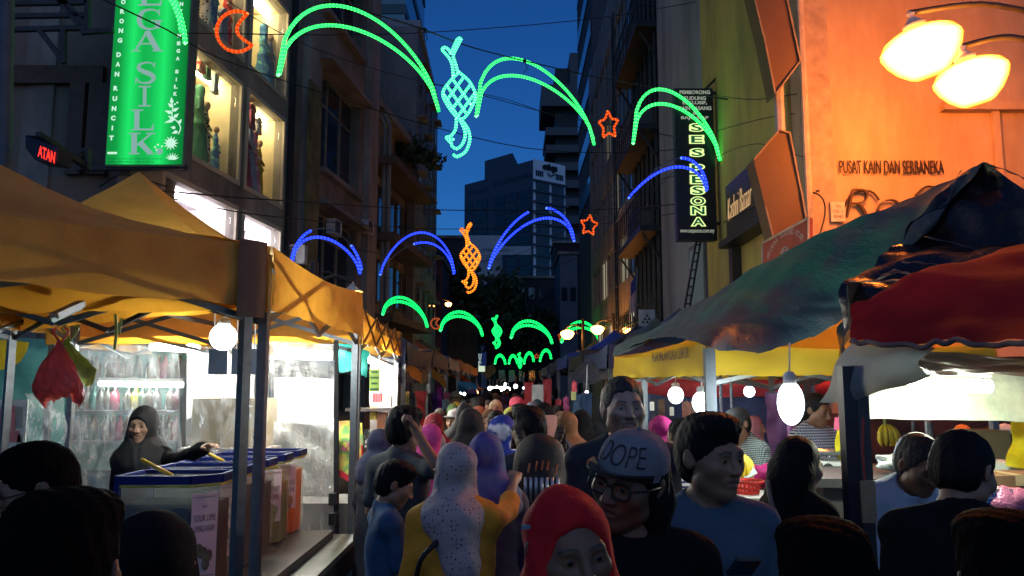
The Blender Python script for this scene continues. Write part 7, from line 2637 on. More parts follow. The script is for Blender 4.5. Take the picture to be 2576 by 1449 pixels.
dt_ = one("draped_tarp", mb, [tarp_m], "big dark blue and green patched tarp draped over the right stalls", "tarp")
for (u, v, y, rad) in ((1985, 655, 6.8, .75), (2140, 700, 5.9, .6)):
    tc_ = N(nt_, "ShaderNodeTexCoord"); mp_ = N(nt_, "ShaderNodeVectorMath", operation='DISTANCE')
    nt_.links.new(tc_.outputs['Object'], mp_.inputs[0]); mp_.inputs[1].default_value = P(u, v, y) - dt_.location
    nz_ = N(nt_, "ShaderNodeTexNoise"); nz_.inputs['Scale'].default_value = 2.6; nz_.inputs['Detail'].default_value = 6
    nt_.links.new(tc_.outputs['Object'], nz_.inputs['Vector'])
    ad_ = N(nt_, "ShaderNodeMath", operation='MULTIPLY_ADD'); ad_.inputs[1].default_value = 2.6; nt_.links.new(nz_.outputs[0], ad_.inputs[0]); nt_.links.new(mp_.outputs['Value'], ad_.inputs[2])
    rg_ = N(nt_, "ShaderNodeMapRange"); rg_.inputs[1].default_value = rad + 1.0; rg_.inputs[2].default_value = rad + 1.35; rg_.inputs[3].default_value = .55; rg_.inputs[4].default_value = 0
    nt_.links.new(ad_.outputs[0], rg_.inputs[0])
    mx_ = N(nt_, "ShaderNodeMix", data_type='RGBA'); nt_.links.new(rg_.outputs[0], mx_.inputs[0])
    src_ = p_.inputs['Base Color'].links[0].from_socket
    nt_.links.new(src_, mx_.inputs[6]); mx_.inputs[7].default_value = (.01, .17, .09, 1); nt_.links.new(mx_.outputs[2], p_.inputs['Base Color'])
blackt = M("black_plastic_sheet", (.016, .010, .010), .22, var=.3, bump=.9, bscale=7, spec=.5)
mb = cloth([[P(2300, 560, 5.22), P(2380, 470, 5.2), P(2470, 412, 5.12), P(2540, 450, 4.9), P(2720, 560, 4.5)], [P(2240, 640, 5.25), P(2330, 610, 5.1), P(2450, 580, 4.9), P(2560, 590, 4.7), P(2720, 640, 4.4)],
            [P(2135, 705, 5.0), P(2260, 700, 4.75), P(2400, 680, 4.5), P(2560, 660, 4.3), P(2720, 680, 4.2)], [P(2120, 830, 4.9), P(2260, 830, 4.5), P(2400, 800, 4.3), P(2560, 760, 4.2), P(2720, 760, 4.1)]], 46, 26, .06, 8.1, 2.3)
one("black_tarp", mb, [blackt], "glossy black plastic tarp peak catching orange reflections at the right", "tarp")
for i, (pp, lab) in enumerate((([(2325, 596), (2400, 612), (2495, 640)], "long"), ([(2268, 659), (2320, 661), (2372, 670)], "middle"), ([(2138, 707), (2215, 708), (2292, 701)], "lowest"), ([(2205, 702), (2240, 690), (2262, 684), (2312, 694)], "wavy"),
                               ([(2210, 700), (2250, 680), (2290, 690)], "short"), ([(2418, 428), (2400, 462), (2384, 505), (2366, 520)], "ridge"), ([(2480, 413), (2530, 428), (2580, 450)], "right ridge"))):
    mb = MB(); mb.smooth = True
    cr_ = [p + Vector((0, 0, .003 * math.sin(j * .7 + i))) for j, p in enumerate(spline([P(u, v, 4.42 if v > 550 else 5.02) for u, v in pp], 26))]
    mb.tube(cr_, [.0015 + .0045 * abs(math.sin(j * .31 + i)) for j in range(27)], 7)  # thin tubes laid on the tarp to draw its orange glints
    one("glint_tube", mb, [M("glint_tube_plastic", (.03, .015, .012), .28, var=.3, bump=.6, bscale=40, spec=1.0)], "%s thin tube added as a crease to catch the orange lamp" % lab, "fold", "added glint tubes on the black tarp")
mb = cloth([[P(2195, 690, 5.3), P(2170, 700, 5.0), P(2140, 715, 4.6)], [P(2150, 790, 5.4), P(2140, 800, 5.0), P(2130, 800, 4.5)], [P(2112, 830, 5.5), P(2120, 870, 5.0), P(2128, 900, 4.4)], [P(2108, 900, 5.5), P(2118, 960, 5.0), P(2126, 1000, 4.4)]], 12, 16, .03, 2, 3)
one("black_flap", mb, [blackt], "black hanging flap between the yellow tent and the red canopy", "tarp")
far_navy = [[P(1500, 905, 11), P(1560, 868, 10.6), P(1640, 800, 10), P(1668, 822, 9.6)], [P(1440, 935, 11), P(1500, 925, 10.5), P(1560, 905, 9.8), P(1620, 870, 9.3)], [P(1430, 965, 10.5), P(1480, 960, 10), P(1530, 950, 9.6), P(1550, 935, 9.2)]]
one("dark_tarp", cloth(far_navy, 24, 12, .05, 4, 2), [M("black_navy_tarp", (.02, .022, .03), .45, bump=.4)], "nearly black drooping tarp behind the bearded man", "tarp")
sheet("bright blue tarp corner over the far right stalls", [[P(1428, 922, 17), P(1460, 900, 17), P(1495, 878, 17)], [P(1436, 926, 16.5), P(1470, 912, 16.5), P(1500, 900, 16.5)]], .03, 3, 2, bluet, 10, 5, "blue_tarp", "tarp")
sheet("orange strip of tarp above the bright blue one", [[P(1430, 912, 18), P(1452, 896, 18), P(1478, 876, 18)], [P(1432, 916, 18), P(1456, 902, 18), P(1482, 882, 18)]], .01, 3, 2, orange, 8, 3, "orange_flap", "cloth")

# red canopy at the right edge
redc = M("red_canvas", (.24, .012, .016), .9, var=.25, scale=2, bump=.4, bscale=5, trans=.12, spec=.08)
e_ = [P(2142, 862, 3.3), P(2220, 868, 3.15), P(2330, 862, 3.0), P(2440, 866, 2.85), P(2576, 868, 2.65), P(2800, 880, 2.4)]
m_ = [P(2142, 812, 3.38), P(2220, 790, 3.36), P(2330, 765, 3.3), P(2440, 748, 3.2), P(2576, 735, 3.1), P(2800, 720, 2.9)]
t_ = [P(2155, 760, 3.45), P(2230, 722, 3.55), P(2330, 684, 3.6), P(2440, 652, 3.65), P(2576, 620, 3.7), P(2800, 585, 3.7)]
b_ = [p + Vector((.55, .6, .06)) for p in t_]
t = thing("red_canopy", "dark red stall canopy with wavy lower edge at the right edge", "canopy", P(2400, 870, 3.1))
mb = cloth([b_, t_, m_, e_], 40, 26, .022, 2.2, 2.4, .03); mb.build("canvas", [redc], t)
mb = MB(); mb.smooth = True
hemm = cloth_rows([t_, m_, e_], 60, 20, .022, 2.2, 2.4, .03)[-1]
mb.tube([p + Vector((0, -.006, -.006 + .009 * math.sin(i * .55 + math.sin(i * .23) * 2))) for i, p in enumerate(hemm)], .011, 5); mb.build("hem", [M("hem_grey", (.16, .10, .10), .7)], t)
greyt = M("grey_tarp", (.30, .30, .28), .55, var=.25, scale=3, bump=.5, bscale=9, trans=.25, tcol=(.35, .36, .33))
mb = cloth([[P(2155, 862, 3.34), P(2230, 872, 3.2), P(2310, 866, 3.06), P(2350, 872, 3.0)], [P(2120, 900, 3.36), P(2200, 912, 3.22), P(2270, 905, 3.1), P(2330, 892, 3.02)], [P(2082, 960, 3.4), P(2150, 965, 3.25), P(2230, 955, 3.15), P(2310, 915, 3.05)], [P(2060, 1012, 3.42), P(2130, 1012, 3.3), P(2220, 985, 3.2), P(2345, 936, 3.1)]], 30, 18, .03, 5, 3.2)
one("grey_flap", mb, [greyt], "weathered grey tarp flap hanging below the red canopy", "tarp")
mb = cloth([[P(2300, 875, 3.1), P(2420, 885, 3.05), P(2576, 888, 2.95), P(2750, 890, 2.8)], [P(2310, 905, 3.5), P(2420, 920, 3.5), P(2576, 925, 3.4), P(2750, 930, 3.2)], [P(2330, 935, 4.0), P(2420, 950, 4.0), P(2576, 952, 3.9), P(2750, 955, 3.8)]], 26, 12, .03, 6, 2.5)
one("brown_liner", mb, [M("brown_liner_cloth", (.20, .085, .055), .5, var=.2, bump=.4, bscale=6, trans=.12)], "brown lining sheet sagging under the red canopy", "tarp")
mb = cloth([[P(2150, 1010, 4.9), P(2260, 955, 4.9), P(2400, 930, 4.9), P(2576, 938, 4.9), P(2800, 940, 4.9)], [P(2150, 1030, 4.85), P(2260, 1000, 4.85), P(2400, 990, 4.8), P(2576, 995, 4.8), P(2800, 1000, 4.8)], [P(2150, 1050, 4.8), P(2260, 1054, 4.8), P(2400, 1058, 4.75), P(2576, 1060, 4.75), P(2800, 1062, 4.75)]], 30, 14, .03, 6, 2)
one("white_liner", mb, [M("white_tarp_lit", (.62, .68, .50), .5, trans=.35, bump=.2, bscale=5)], "glowing white tarp sheet over the boxes at the right", "tarp")
t = thing("square_post", "thick dark square post holding up the red canopy", "post", (P(2145, 1100, 3.3).x, 3.3, 0))
pm = P(2133, 1050, 3.3); pw = .034
mb = MB(); mb.box((pm.x, 3.3, .95), (.05, .06, 1.9)); mb.build("dark_side", [M("post_black", (.02, .02, .03), .4)], t)
mb = MB(); mb.box((pm.x + .052, 3.3, .95), (.05, .06, 1.9)); mb.build("grey_side", [M("post_grey", (.055, .06, .065), .45, .4)], t)
mb = MB(); mb.tube(spline([P(2172, 1050, 3.2), P(2170, 1130, 3.2), P(2176, 1215, 3.2)], 8), .005, 5); one("red_string", mb, [M("red_cord", (.5, .06, .04), .6)], "red cord hanging beside the dark square post", "cord")

# produce table
ty = 5.9
t = thing("produce_table", "white covered produce table behind the blue shirt man", "table", (2.2, ty, 0))
mb = MB(); mb.box((2.35, ty, .93), (2.0, 1.3, .05)); mb.build("top", [M("table_white", (.6, .6, .56), .6)], t)
sheetm = M("table_skirt", (.45, .45, .42), .7)
mb = MB(); mb.box((2.35, ty - .64, .46), (1.96, .02, .88)); mb.box((1.37, ty, .46), (.02, 1.26, .88)); mb.build("skirt", [sheetm], t)
for x in (1.42, 3.28):
    mb = MB(); mb.box((x, ty + .55, .45), (.05, .05, .9)); mb.build("leg", [steel], t)
c = P(1880, 1242, 5.35)
t = thing("plastic_basket", "red plastic basket with slotted sides on the fruit table", "basket", c)
mb = MB(); mb.smooth = True
n_ = 24
r0, r1, hh_ = .075, .105, .085
rw = 1.0
for k in range(n_):
    a0 = 2 * math.pi * k / n_; a1 = 2 * math.pi * (k + .55) / n_
    mb.add([c + Vector((math.cos(a) * r, math.sin(a) * r, z)) for a, r, z in ((a0, r0, .012), (a1, r0, .012), (a1, r1, hh_), (a0, r1, hh_))], [(0, 1, 2, 3)])
mb.lathe(c, [(.001, .002), (r0, .002), (r0 + .002, .02)], n_); mb.lathe(c, [(r1 - .001, hh_ - .012), (r1 + .008, hh_ - .008), (r1 + .008, hh_ + .004), (r1 - .006, hh_ + .002), (r1 - .006, hh_ - .014)], n_)
mb.lathe(c, [(r0 + .013, .036), (r0 + .018, .05)], n_)
mb.build("basket", [M("red_plastic", (.55, .04, .03), .35, trans=.25)], t)
mb = MB(); mb.box(c + Vector((0, 0, -.0605 - .09)), (.36, .4, .30)); one("styrofoam_box", mb, [M("styrofoam", (.62, .66, .60), .8, bump=.2)], "white styrofoam box under the red basket", "box")


def lump(label, c, r, mat, name, cat, seed=0, n=16):
    mb = MB(); mb.smooth = True
    o = len(mb.v)
    mb.ball(c, r, n, 10)
    mb.v = [tuple(Vector(v) + (Vector(v) - Vector(c)) * .28 * wrinkle(Vector(v) * 9, seed, 1.6)) for v in mb.v]
    return one(name, mb, [mat], label, cat)


wbag = M("white_bag", (.62, .70, .62), .3, var=.2, bump=.8, bscale=14, trans=.35)
lump("white plastic bags piled behind the red basket", P(1850, 1205, 5.7), (.14, .12, .11), wbag, "plastic_bag", "plastic bag", 2)
lump("white plastic bag right behind the red basket", P(1905, 1208, 5.8), (.11, .1, .08), wbag, "plastic_bag", "plastic bag", 4)
lump("pink plastic bag on the fruit table beside the long haired woman", P(1925, 1196, 5.7), (.11, .09, .08), M("pink_bag", (.70, .05, .25), .35, trans=.35, bump=.6, bscale=12), "plastic_bag", "plastic bag", 6)
a = P(1872, 1190, 5.55)
mb = MB(); mb.box(a, (.15, .012, .09), Matrix.Rotation(R(-28), 3, 'Y') @ Matrix.Rotation(R(-30), 3, 'X')); one("price_card", mb, [M("card_white", (.5, .55, .5), .6)], "tilted pale price card above the red basket", "card")


def banana_bunch(label, c, n, L, yaw, seed):
    t = thing("banana_bunch", label, "bananas", c)
    ym = M("banana_yellow", (.62, .44, .02), .45, var=.2, scale=10, stain=((.2, .16, .03), 20))
    for i in range(n):
        a0 = yaw + (i - n / 2 + .5) * 2.3 / n
        mb = MB(); mb.smooth = True
        d = Vector((math.sin(a0), -math.cos(a0) * .6, 0))
        p0 = c + d * .02
        pts = spline([p0, p0 + d * L * .36 + Vector((0, 0, -L * .30)), p0 + d * L * .46 + Vector((0, 0, -L * .72)), p0 + d * L * .28 + Vector((0, 0, -L))], 8)
        mb.tube(pts, [.009, .013, .018, .02, .021, .02, .017, .012, .006], 7)
        mb.build("banana", [ym], t)
    mb = MB(); mb.tube([c, c + Vector((0, 0, .05))], .012, 6); mb.build("stalk", [M("stalk_green", (.2, .22, .05), .7)], t)


banana_bunch("bunch of yellow bananas held up in front of the checked shirt", P(1852, 1138, 5.6), 7, .19, .2, 1)
banana_bunch("banana bunch hanging from the silver poles", P(1836, 1050, 6.6), 6, .15, .6, 2)
banana_bunch("small banana bunch showing behind the blue shirt man's neck", P(1735, 1190, 5.6), 5, .13, .3, 3)
banana_bunch("bananas dangling behind the dark square post", P(2226, 1068, 6.2), 5, .16, .2, 4)
fr_m = [M("fruit_red", (.35, .04, .02), .35), M("fruit_green", (.25, .32, .05), .35), M("fruit_orange", (.6, .22, .03), .4), M("fruit_yellow", (.6, .5, .08), .4), M("fruit_dark", (.05, .02, .03), .35)]
fnames = ["red", "green", "orange", "yellow", "dark purple"]
fm = MB(); fm.smooth = True; fm.ball((0, 0, 0), (.034, .034, .032), 10, 7)
fme = fm.mesh("fruit", [fr_m[0]])
rs = random.Random(5)
for i in range(46):
    u = 1800 + rs.random() * 300; y = 5.35 + rs.random() * .75
    k = int(u / 60) % 5 if rs.random() < .7 else rs.randrange(5)
    o = link("fruit", fme, None, [fr_m[k]])
    o.location = (1.45 + rs.random() * 1.5, y, .955 + .034 + .05 * (rs.random() < .4))
    tag(o, "%s round fruit lying loose on the produce table" % fnames[k], "fruit", "%s fruit on the produce table" % fnames[k])
lump("heap of yellow starfruit in a clear bag on the table corner", P(1910, 1265, 5.35), (.09, .09, .05), fr_m[3], "fruit_heap", "fruit", 3)
lump("heap of dark grapes on the table corner", P(1905, 1290, 5.3), (.07, .07, .04), fr_m[4], "fruit_heap", "fruit", 5)
# scales, trays, clear packs
c = P(2095, 1192, 5.5)
t = thing("weighing_scale", "steel weighing scale with shallow pan on the produce table", "scale", c)
mb = MB(); mb.box(c + Vector((0, 0, .045)), (.3, .26, .09)); mb.build("body", [M("scale_white", (.5, .52, .5), .4)], t)
mb = MB(); mb.smooth = True; mb.lathe(c, [(.001, .13), (.11, .13), (.16, .155), (.165, .16)], 20); mb.tube([c + Vector((0, 0, .09)), c + Vector((0, 0, .13))], .04, 8); mb.build("pan", [M("chrome", (.6, .62, .65), .2, .9)], t)
mb = MB(); mb.lathe(c + Vector((-.08, -.132, .045)), [(.001, 0), (.038, 0)], 16, Matrix.Rotation(R(90), 3, 'X')); mb.build("dial", [blackm], t)
lump("clear wrapped pack of pale buns on the produce table", P(2075, 1235, 5.2), (.17, .12, .05), M("pale_bun", (.55, .5, .34), .4, bump=.4), "food_pack", "food pack", 2)
lump("crumpled clear plastic on the counter before the black shirt man", P(2290, 1165, 4.9), (.20, .12, .06), M("crumpled_clear", (.5, .55, .5), .2, bump=1.0, bscale=16, spec=1.0), "crumpled_plastic", "plastic", 9)
mb = MB(); mb.box((P(2330, 1200, 5.0).x, 5.1, P(2330, 1190, 5.0).z - .02), (1.6, .9, .05)); mb.box((P(2330, 1200, 5.0).x, 5.1, (P(2330, 1190, 5.0).z - .05) / 2), (1.5, .8, P(2330, 1190, 5.0).z - .06)); one("stall_counter", mb, [M("counter_dim", (.04, .04, .04), .7)], "dim grey counter behind the black shirt man", "counter")
mb = MB(); mb.tube([P(2335, 1060, 6.2), Vector((P(2335, 1060, 6.2).x, 6.2, 0))], .028, 8); one("stall_pole", mb, [steel], "grey pole in the stall between the two men on the right", "pole")
mb = MB(); mb.tube([P(2296, 1060, 6.5), Vector((P(2296, 1060, 6.5).x, 6.5, 0))], .012, 6); one("stall_pole", mb, [steel], "thin pole in the stall left of the thicker grey one", "pole")
# cartons at the right
carton("brown cardboard carton on top of the stack at the right edge", P(2528, 1258, 4.6) , (.42, .3, .15), 0, (.16, .09, .045))
carton("upright yellowish carton flap beside the brown one", P(2440, 1252, 4.75), (.10, .2, .19), 0, (.42, .33, .12), tape=False)
c = P(2455, 1302, 4.4)
cb = carton("white fruit carton with blue oval mark near the right edge", c, (.25, .26, .165), R(6), (.58, .64, .60), tape=False)
rz6 = Matrix.Rotation(R(6), 3, 'Z')
ctr = c + rz6 @ Vector((0, -.133, .07)); ex6 = rz6 @ Vector((1, 0, 0))
el = [ctr + ex6 * math.cos(a) * .078 * math.cos(.22) + Vector((0, 0, 0)) + ex6 * math.sin(a) * .042 * .22 + Vector((0, 0, math.sin(a) * .042 - math.cos(a) * .078 * .22)) for a in np.linspace(0, 6.283, 28)[:-1]]
mb = MB(); mb.prism(el, rz6 @ Vector((0, -.003, 0))); mb.build("oval_mark", [M("mark_blue", (.02, .09, .32), .5)], cb)
mb = MB(); put_text(mb, "COL ARDS", .03, ctr + rz6 @ Vector((0, -.004, .066)), (ex6 + Vector((0, 0, -.18))).normalized(), (0, 0, 1), fit=(.13, .026), offset=.001); mb.build("lettering", [M("mark_blue", (.02, .09, .32), .5)], cb)
mb = MB()
for i in range(12):
    a = R(150 - i * 12)
    pp = ctr + rz6 @ Vector((0, -.006, 0)) + ex6 * math.cos(a) * .062 + Vector((0, 0, math.sin(a) * .030 - math.cos(a) * .062 * .22))
    put_text(mb, "RIVER VALLEY"[i], .01, pp, ex6, (0, 0, 1), fit=(.007, .010)) if "RIVER VALLEY"[i] not in " I" else None
mb.build("oval_print", [M("mark_white", (.6, .66, .7), .5)], cb)
mb = MB(); mb.prism([ctr + rz6 @ Vector((-.012, -.004, -.014)) + ex6 * math.cos(a) * .02 + Vector((0, 0, math.sin(a) * .018)) for a in np.linspace(0, 6.283, 14)[:-1]], rz6 @ Vector((0, -.003, 0))); mb.build("fruit_mark", [M("mark_yellow", (.5, .5, .12), .5)], cb)
c2 = c + Vector((.0, .02, -.20))
carton("second white fruit carton underneath, showing an orange patch", c2, (.27, .26, .19), R(6), (.55, .6, .56), tape=False)
mb = MB(); q = c2 + Vector((.05, -.15, .10)); mb.prism([q + Vector((math.cos(a) * .055, 0, math.sin(a) * .05)) for a in np.linspace(0, 6.283, 20)[:-1]], (0, .004, 0)); one("orange_patch", mb, [M("patch_orange", (.7, .18, .06), .5)], "round orange sticker at the edge of the lower white carton", "sticker")
lump("shiny magenta foil package at the right edge", P(2545, 1275, 4.3), (.14, .08, .10), M("magenta_foil", (.32, .10, .18), .25, .3, var=.5, scale=12, bump=.9, bscale=18), "foil_package", "package", 3)
mb = MB(); mb.box((P(2540, 1340, 4.5).x, 4.55, c2.z / 2 - .003), (1.2, .7, c2.z - .006)); one("box_stand", mb, [M("stand_dark", (.06, .05, .045), .7)], "dark stand carrying the cartons at the right", "stand")
sheet("bright yellow garment hanging at the right edge", [[P(2546, 1062, 5.0), P(2580, 1060, 5.0), P(2640, 1062, 5.0)], [P(2540, 1120, 5.0), P(2580, 1120, 5.0), P(2640, 1120, 5.0)], [P(2536, 1172, 5.0), P(2580, 1180, 5.0), P(2640, 1182, 5.0)]], .03, 3, 5, M("bright_yellow", (.75, .66, .02), .6, trans=.3), 10, 10, "yellow_garment", "garment")
hung_cloth("yellow bag hanging just left of the dark square post", 2104, 2122, 1082, 1162, 5.6, M("bright_yellow", (.75, .66, .02), .6), "yellow_bag", "bag", pinch=-.2)
hung_cloth("pink cloth hanging above the yellow bag", 2100, 2122, 1050, 1082, 5.7, M("pink_cloth", (.6, .10, .18), .6), "pink_cloth", "cloth")
hung_cloth("pink packet hanging right of the dark square post", 2168, 2186, 1068, 1100, 5.2, M("pink_cloth", (.6, .10, .18), .6), "pink_packet", "packet")
sheet("dark panel added for the dim depth behind the right counter", [[P(2000, 1040, 9.0), P(2300, 1040, 9.0), P(2800, 1040, 9.0)], [P(2000, 1180, 9.0), P(2300, 1180, 9.0), P(2800, 1180, 9.0)], [P(2000, 1360, 9.0), P(2300, 1360, 9.0), P(2800, 1360, 9.0)]], .05, 3, 2, M("dim_backdrop_tone", (.035, .022, .022), .8, var=.6, scale=2.5), 24, 14, "dim_backdrop", "cloth")  # dark panel standing in for the dim depth of the stall
carton("yellow brown carton standing behind the right counter", P(2475, 1168, 6.2), (.28, .25, .26), 0, (.38, .28, .10), tape=False)
carton("pale flat carton behind the brown one", P(2480, 1200, 5.2), (.36, .25, .10), 0, (.55, .58, .54), tape=False)
mb = MB(); q = P(2172, 1262, 3.2); mb.box(q + Vector((.02, .0, .0)), (.055, .012, .16)); one("cardboard_sign", mb, [M("sign_card", (.34, .26, .14), .7)], "plain cardboard piece strung beside the square post", "cardboard")

# clothes and flags hung on the right of the lane
for u0, u1, v0, v1, y, c, lab, nm in ((1318, 1342, 962, 1042, 12.0, (.55, .05, .05), "red cloth flag hanging over the crowd, left of the white one", "hanging_cloth"), (1338, 1374, 968, 1062, 11.6, (.60, .58, .50), "white cloth hanging between two red ones", "hanging_cloth"),
                                      (1366, 1388, 954, 1062, 11.2, (.28, .02, .025), "dark red cloth strip right of the white cloth", "hanging_cloth"), (1398, 1412, 1005, 1060, 10.5, (.35, .03, .04), "red shirt in the right stalls", "hanging_garment"), (1416, 1432, 1000, 1060, 9.8, (.30, .05, .12), "pink top in the right stalls", "hanging_garment"),
                                      (1440, 1462, 992, 1060, 9.0, (.05, .10, .17), "blue jeans hung beside darker jeans", "hanging_jeans"), (1462, 1490, 988, 1052, 8.7, (.035, .07, .14), "darker wrinkled jeans in the right stall", "hanging_jeans"), (1500, 1535, 1000, 1160, 8.2, (.012, .012, .014), "long black robe hung behind the bearded man", "hanging_robe"),
                                      (1390, 1402, 1060, 1130, 9.5, (.40, .03, .03), "row of red trousers hung low in the right stall", "hanging_garment"), (1438, 1452, 960, 985, 9.8, (.6, .08, .1), "red strip under the dark tarp edge", "hanging_cloth")):
    hung_cloth(lab, u0, u1, v0, v1, y, M("hung_%d" % u0, c, .7, bump=.4), nm, "cloth" if 'cloth' in nm else ("jeans" if 'jeans' in nm else "garment"), pinch=.1 if u0 not in (1338,) else 0)
mb = MB(); mb.box(P(1443, 996, 8.6), (.05, .01, .09)); one("price_tag", mb, [M("tag_yellow", (.6, .62, .2), .5)], "pale yellow shirt shaped tag over the jeans", "tag")
# ------------------------------------------------------------------ people
hb = M("hair_black", (.008, .007, .008), .55, var=.5, scale=70, bump=.5, bscale=110, stretch=(1, 1, .35), spec=.12)
hbk = M("hair_jet", (.004, .004, .004), .8, var=.5, scale=90, bump=.6, bscale=140, stretch=(1, 1, .3), spec=.04)
hbr = M("hair_brown", (.030, .022, .017), .5, var=.5, scale=70, bump=.5, bscale=110, stretch=(1, 1, .35))
blk = M("black_cloth", (.009, .009, .010), .9, var=.2, spec=.1, bump=.15, bscale=60)
blkt = M("black_tshirt", (.010, .010, .011), .9, var=.2, spec=.1, bump=.15, bscale=60)
dark_jean = M("dark_jeans", (.025, .03, .045), .85, var=.2)
FACE, AWAY = 180, 0


def place(u, vtop, d):
    """ground point and height of somebody whose head top is seen at (u, vtop) at distance d"""
    p = P(u, vtop, d)
    return p.x, p.y, p.z


def hero(label, u, v, d, face, ex=1.0, **kw):
    x, y, z = place(u, v, d)
    H = z / 1.02 * ex
    return person(label, x, y, H, R(face), **kw)


# vendor
hero("young vendor in black headscarf and top reaching over the drink tanks", 364, 1020, 5.6, 172, fem=True, skin='light', scarf=M("vendor_scarf", (.014, .014, .015), .75, bump=.2, bscale=40), drape='short', top=blk, sleeve='long', loose=.4,
     skirt=True, bottom=blk, yaw=8, arms=(((-.165, .01, 1.36), (-.36, .10, 1.37), (-.61, .26, 1.46)), 'down'), curl=(.25, .35), h=.010, hh=.0042)
# near left edge
g = hero("man in black glasses seen in profile at the left edge", 130, 1106, 2.5, 112, skin='brown', hair=hbk, hairkind='full', top=M("left_man_shirt", (.02, .022, .03), .8), yaw=12, pitch=-14, heavy=.006, h=.010, hh=.0036, bottom=dark_jean)
glasses(g)
hero("head of glossy short black hair in the lower left corner, seen from behind", 160, 1236, 1.35, 8, skin='brown', hair=hbk, hairkind='full', top=blkt, h=.011, hh=.0036, bottom=dark_jean, heavy=.006)
hero("person in a plain black headscarf from behind at the bottom left", 395, 1268, 1.75, 10, fem=True, skin='brown', scarf=blk, drape='long', top=blk, sleeve='long', skirt=True, loose=.5, h=.012)
# middle group, backs
hero("man in a grey striped shoulder t-shirt scratching his forehead with raised fist", 1012, 1020, 4.7, -32, skin='tan', hair=hb, hairkind='full', top=M("grey_tee", (.065, .07, .072), .85, bump=.2, bscale=40), yaw=-8, pitch=-6,
     arms=('fore', ((.165, .0, 1.372), (.31, -.07, 1.40), (.185, -.09, 1.585))), curl=(.4, 1.15), roll_h=(0, 60), h=.010, hh=.0042, bottom=dark_jean, collar=True)
bx, by, bz = place(976, 1143, 4.05)
boy = person("boy in a blue t-shirt looking down with his hand raised", bx, by, bz / 1.03, R(-70), skin='tan', hair=hb, hairkind='full', top=M("blue_tee", (.02, .075, .16), .85, bump=.2, bscale=40), pitch=-22, yaw=-8,
             arms=(((-.165, .0, 1.36), (-.20, .12, 1.11), (-.06, .30, 1.19)), ((.155, .0, 1.36), (.20, .06, 1.08), (.17, .30, 1.16))), curl=(.9, .9), h=.010, hh=.0040, bottom=dark_jean)
# orange top woman
ox, oy, oz = place(1146, 1108, 3.45)
ow = person("woman from behind in orange top and beige dotted headscarf, pointing right", ox, oy, oz / 1.02, R(4), fem=True, skin='light', scarf=MPAT("dotted_scarf", 'dots', (.42, .33, .31), (.04, .04, .06), 50, thr=.24, bump=.3), drape='point',
            top=M("mustard_top", (.64, .27, .02), .85, var=.12, bump=.25, bscale=50), sleeve='half', loose=.5, skirt=True, bottom=M("mustard_top", (.64, .27, .02)), yaw=14, width=1.0,
            arms=('down', ((.155, .0, 1.36), (.25, .21, 1.38), (.30, .44, 1.49))), curl=(.35, .95), h=.0095, hh=.0042)
glasses(ow, (.03, .02, .02))
mb = MB(); mb.smooth = True
mb.tube(spline([P(1190, 1270, 3.5), P(1150, 1312, 3.42), P(1105, 1358, 3.31), P(1062, 1402, 3.27), P(1048, 1449, 3.32), P(1040, 1500, 3.38)], 16), .011, 6)
one("bag_strap", mb, [M("strap_dark", (.02, .02, .018), .6)], "dark shoulder strap slung across the orange top woman's back", "strap")
hero("woman in a purple and blue watercolour headscarf seen from behind", 1222, 1087, 3.95, 2, fem=True, skin='light', scarf=MPAT("watercolour_scarf", 'floral', (.20, .18, .25), (.09, .07, .26), 7, c=(.05, .13, .26), thr=.10), drape='short', top=M("purple_dress_dark", (.03, .015, .05), .8), sleeve='long', loose=.6,
     skirt=True, h=.010, hh=.0045)
bm = hero("man in a grey t-shirt wearing a backpack, seen from behind", 1334, 1022, 4.7, 12, skin='tan', hair=hb, hairkind='full', top=M("charcoal_tee", (.075, .075, .078), .85, bump=.2, bscale=40), yaw=22, h=.010, hh=.0042, bottom=dark_jean, width=1.1)
glasses(bm)
# backpack
k = 4.7 / FPX
c = P(1360, 1195, 4.48)
t = thing("backpack", "dark brown backpack with silver ribbed panel on the man's back", "backpack", c)
V_, Q_ = field([ell_((0, 0, 0), (.155, .10, .20), .03), ell_((0, 0, .10), (.12, .085, .13), .05), ell_((0, -.055, -.06), (.115, .075, .12), .03)], .011, None, wav(4, .004, (14, 12, 9)))
o = link("pack_body", np_mesh("pack_body", V_, Q_, [M("backpack_brown", (.035, .026, .020), .6, bump=.3, bscale=70)]), t)
for i in range(7):
    mb = MB(); mb.smooth = True
    x = -.085 + .0285 * i
    mb.tube([c + Vector((x, -.128 + abs(x) * .2, -.13)), c + Vector((x, -.138 + abs(x) * .2, -.06)), c + Vector((x, -.128 + abs(x) * .2, .0))], .011, 6); mb.build("silver_rib", [M("silver_tape", (.62, .62, .60), .25, .6)], t)
for sx in (-1, 1):
    mb = MB(); mb.smooth = True
    pts = spline([c + Vector((sx * .09, .04, .17)), c + Vector((sx * .12, .10, .245)), c + Vector((sx * .13, .24, .24)), c + Vector((sx * .14, .31, .12))], 10)
    for a_, b_ in zip(pts[:-1], pts[1:]): mb.beam(a_, b_, .05, .014)
    mb.build("strap", [M("strap_brown", (.06, .035, .02), .6)], t)
for i, (x, z) in enumerate(((-.07, .025), (-.03, .035), (0, .04), (.03, .038), (.075, .02))):
    mb = MB(); mb.tube([c + Vector((x, -.125, z)), c + Vector((x + .01, -.12, z + .05))], .006, 5); mb.build("orange_cord", [M("cord_orange", (.5, .12, .03), .5)], t)
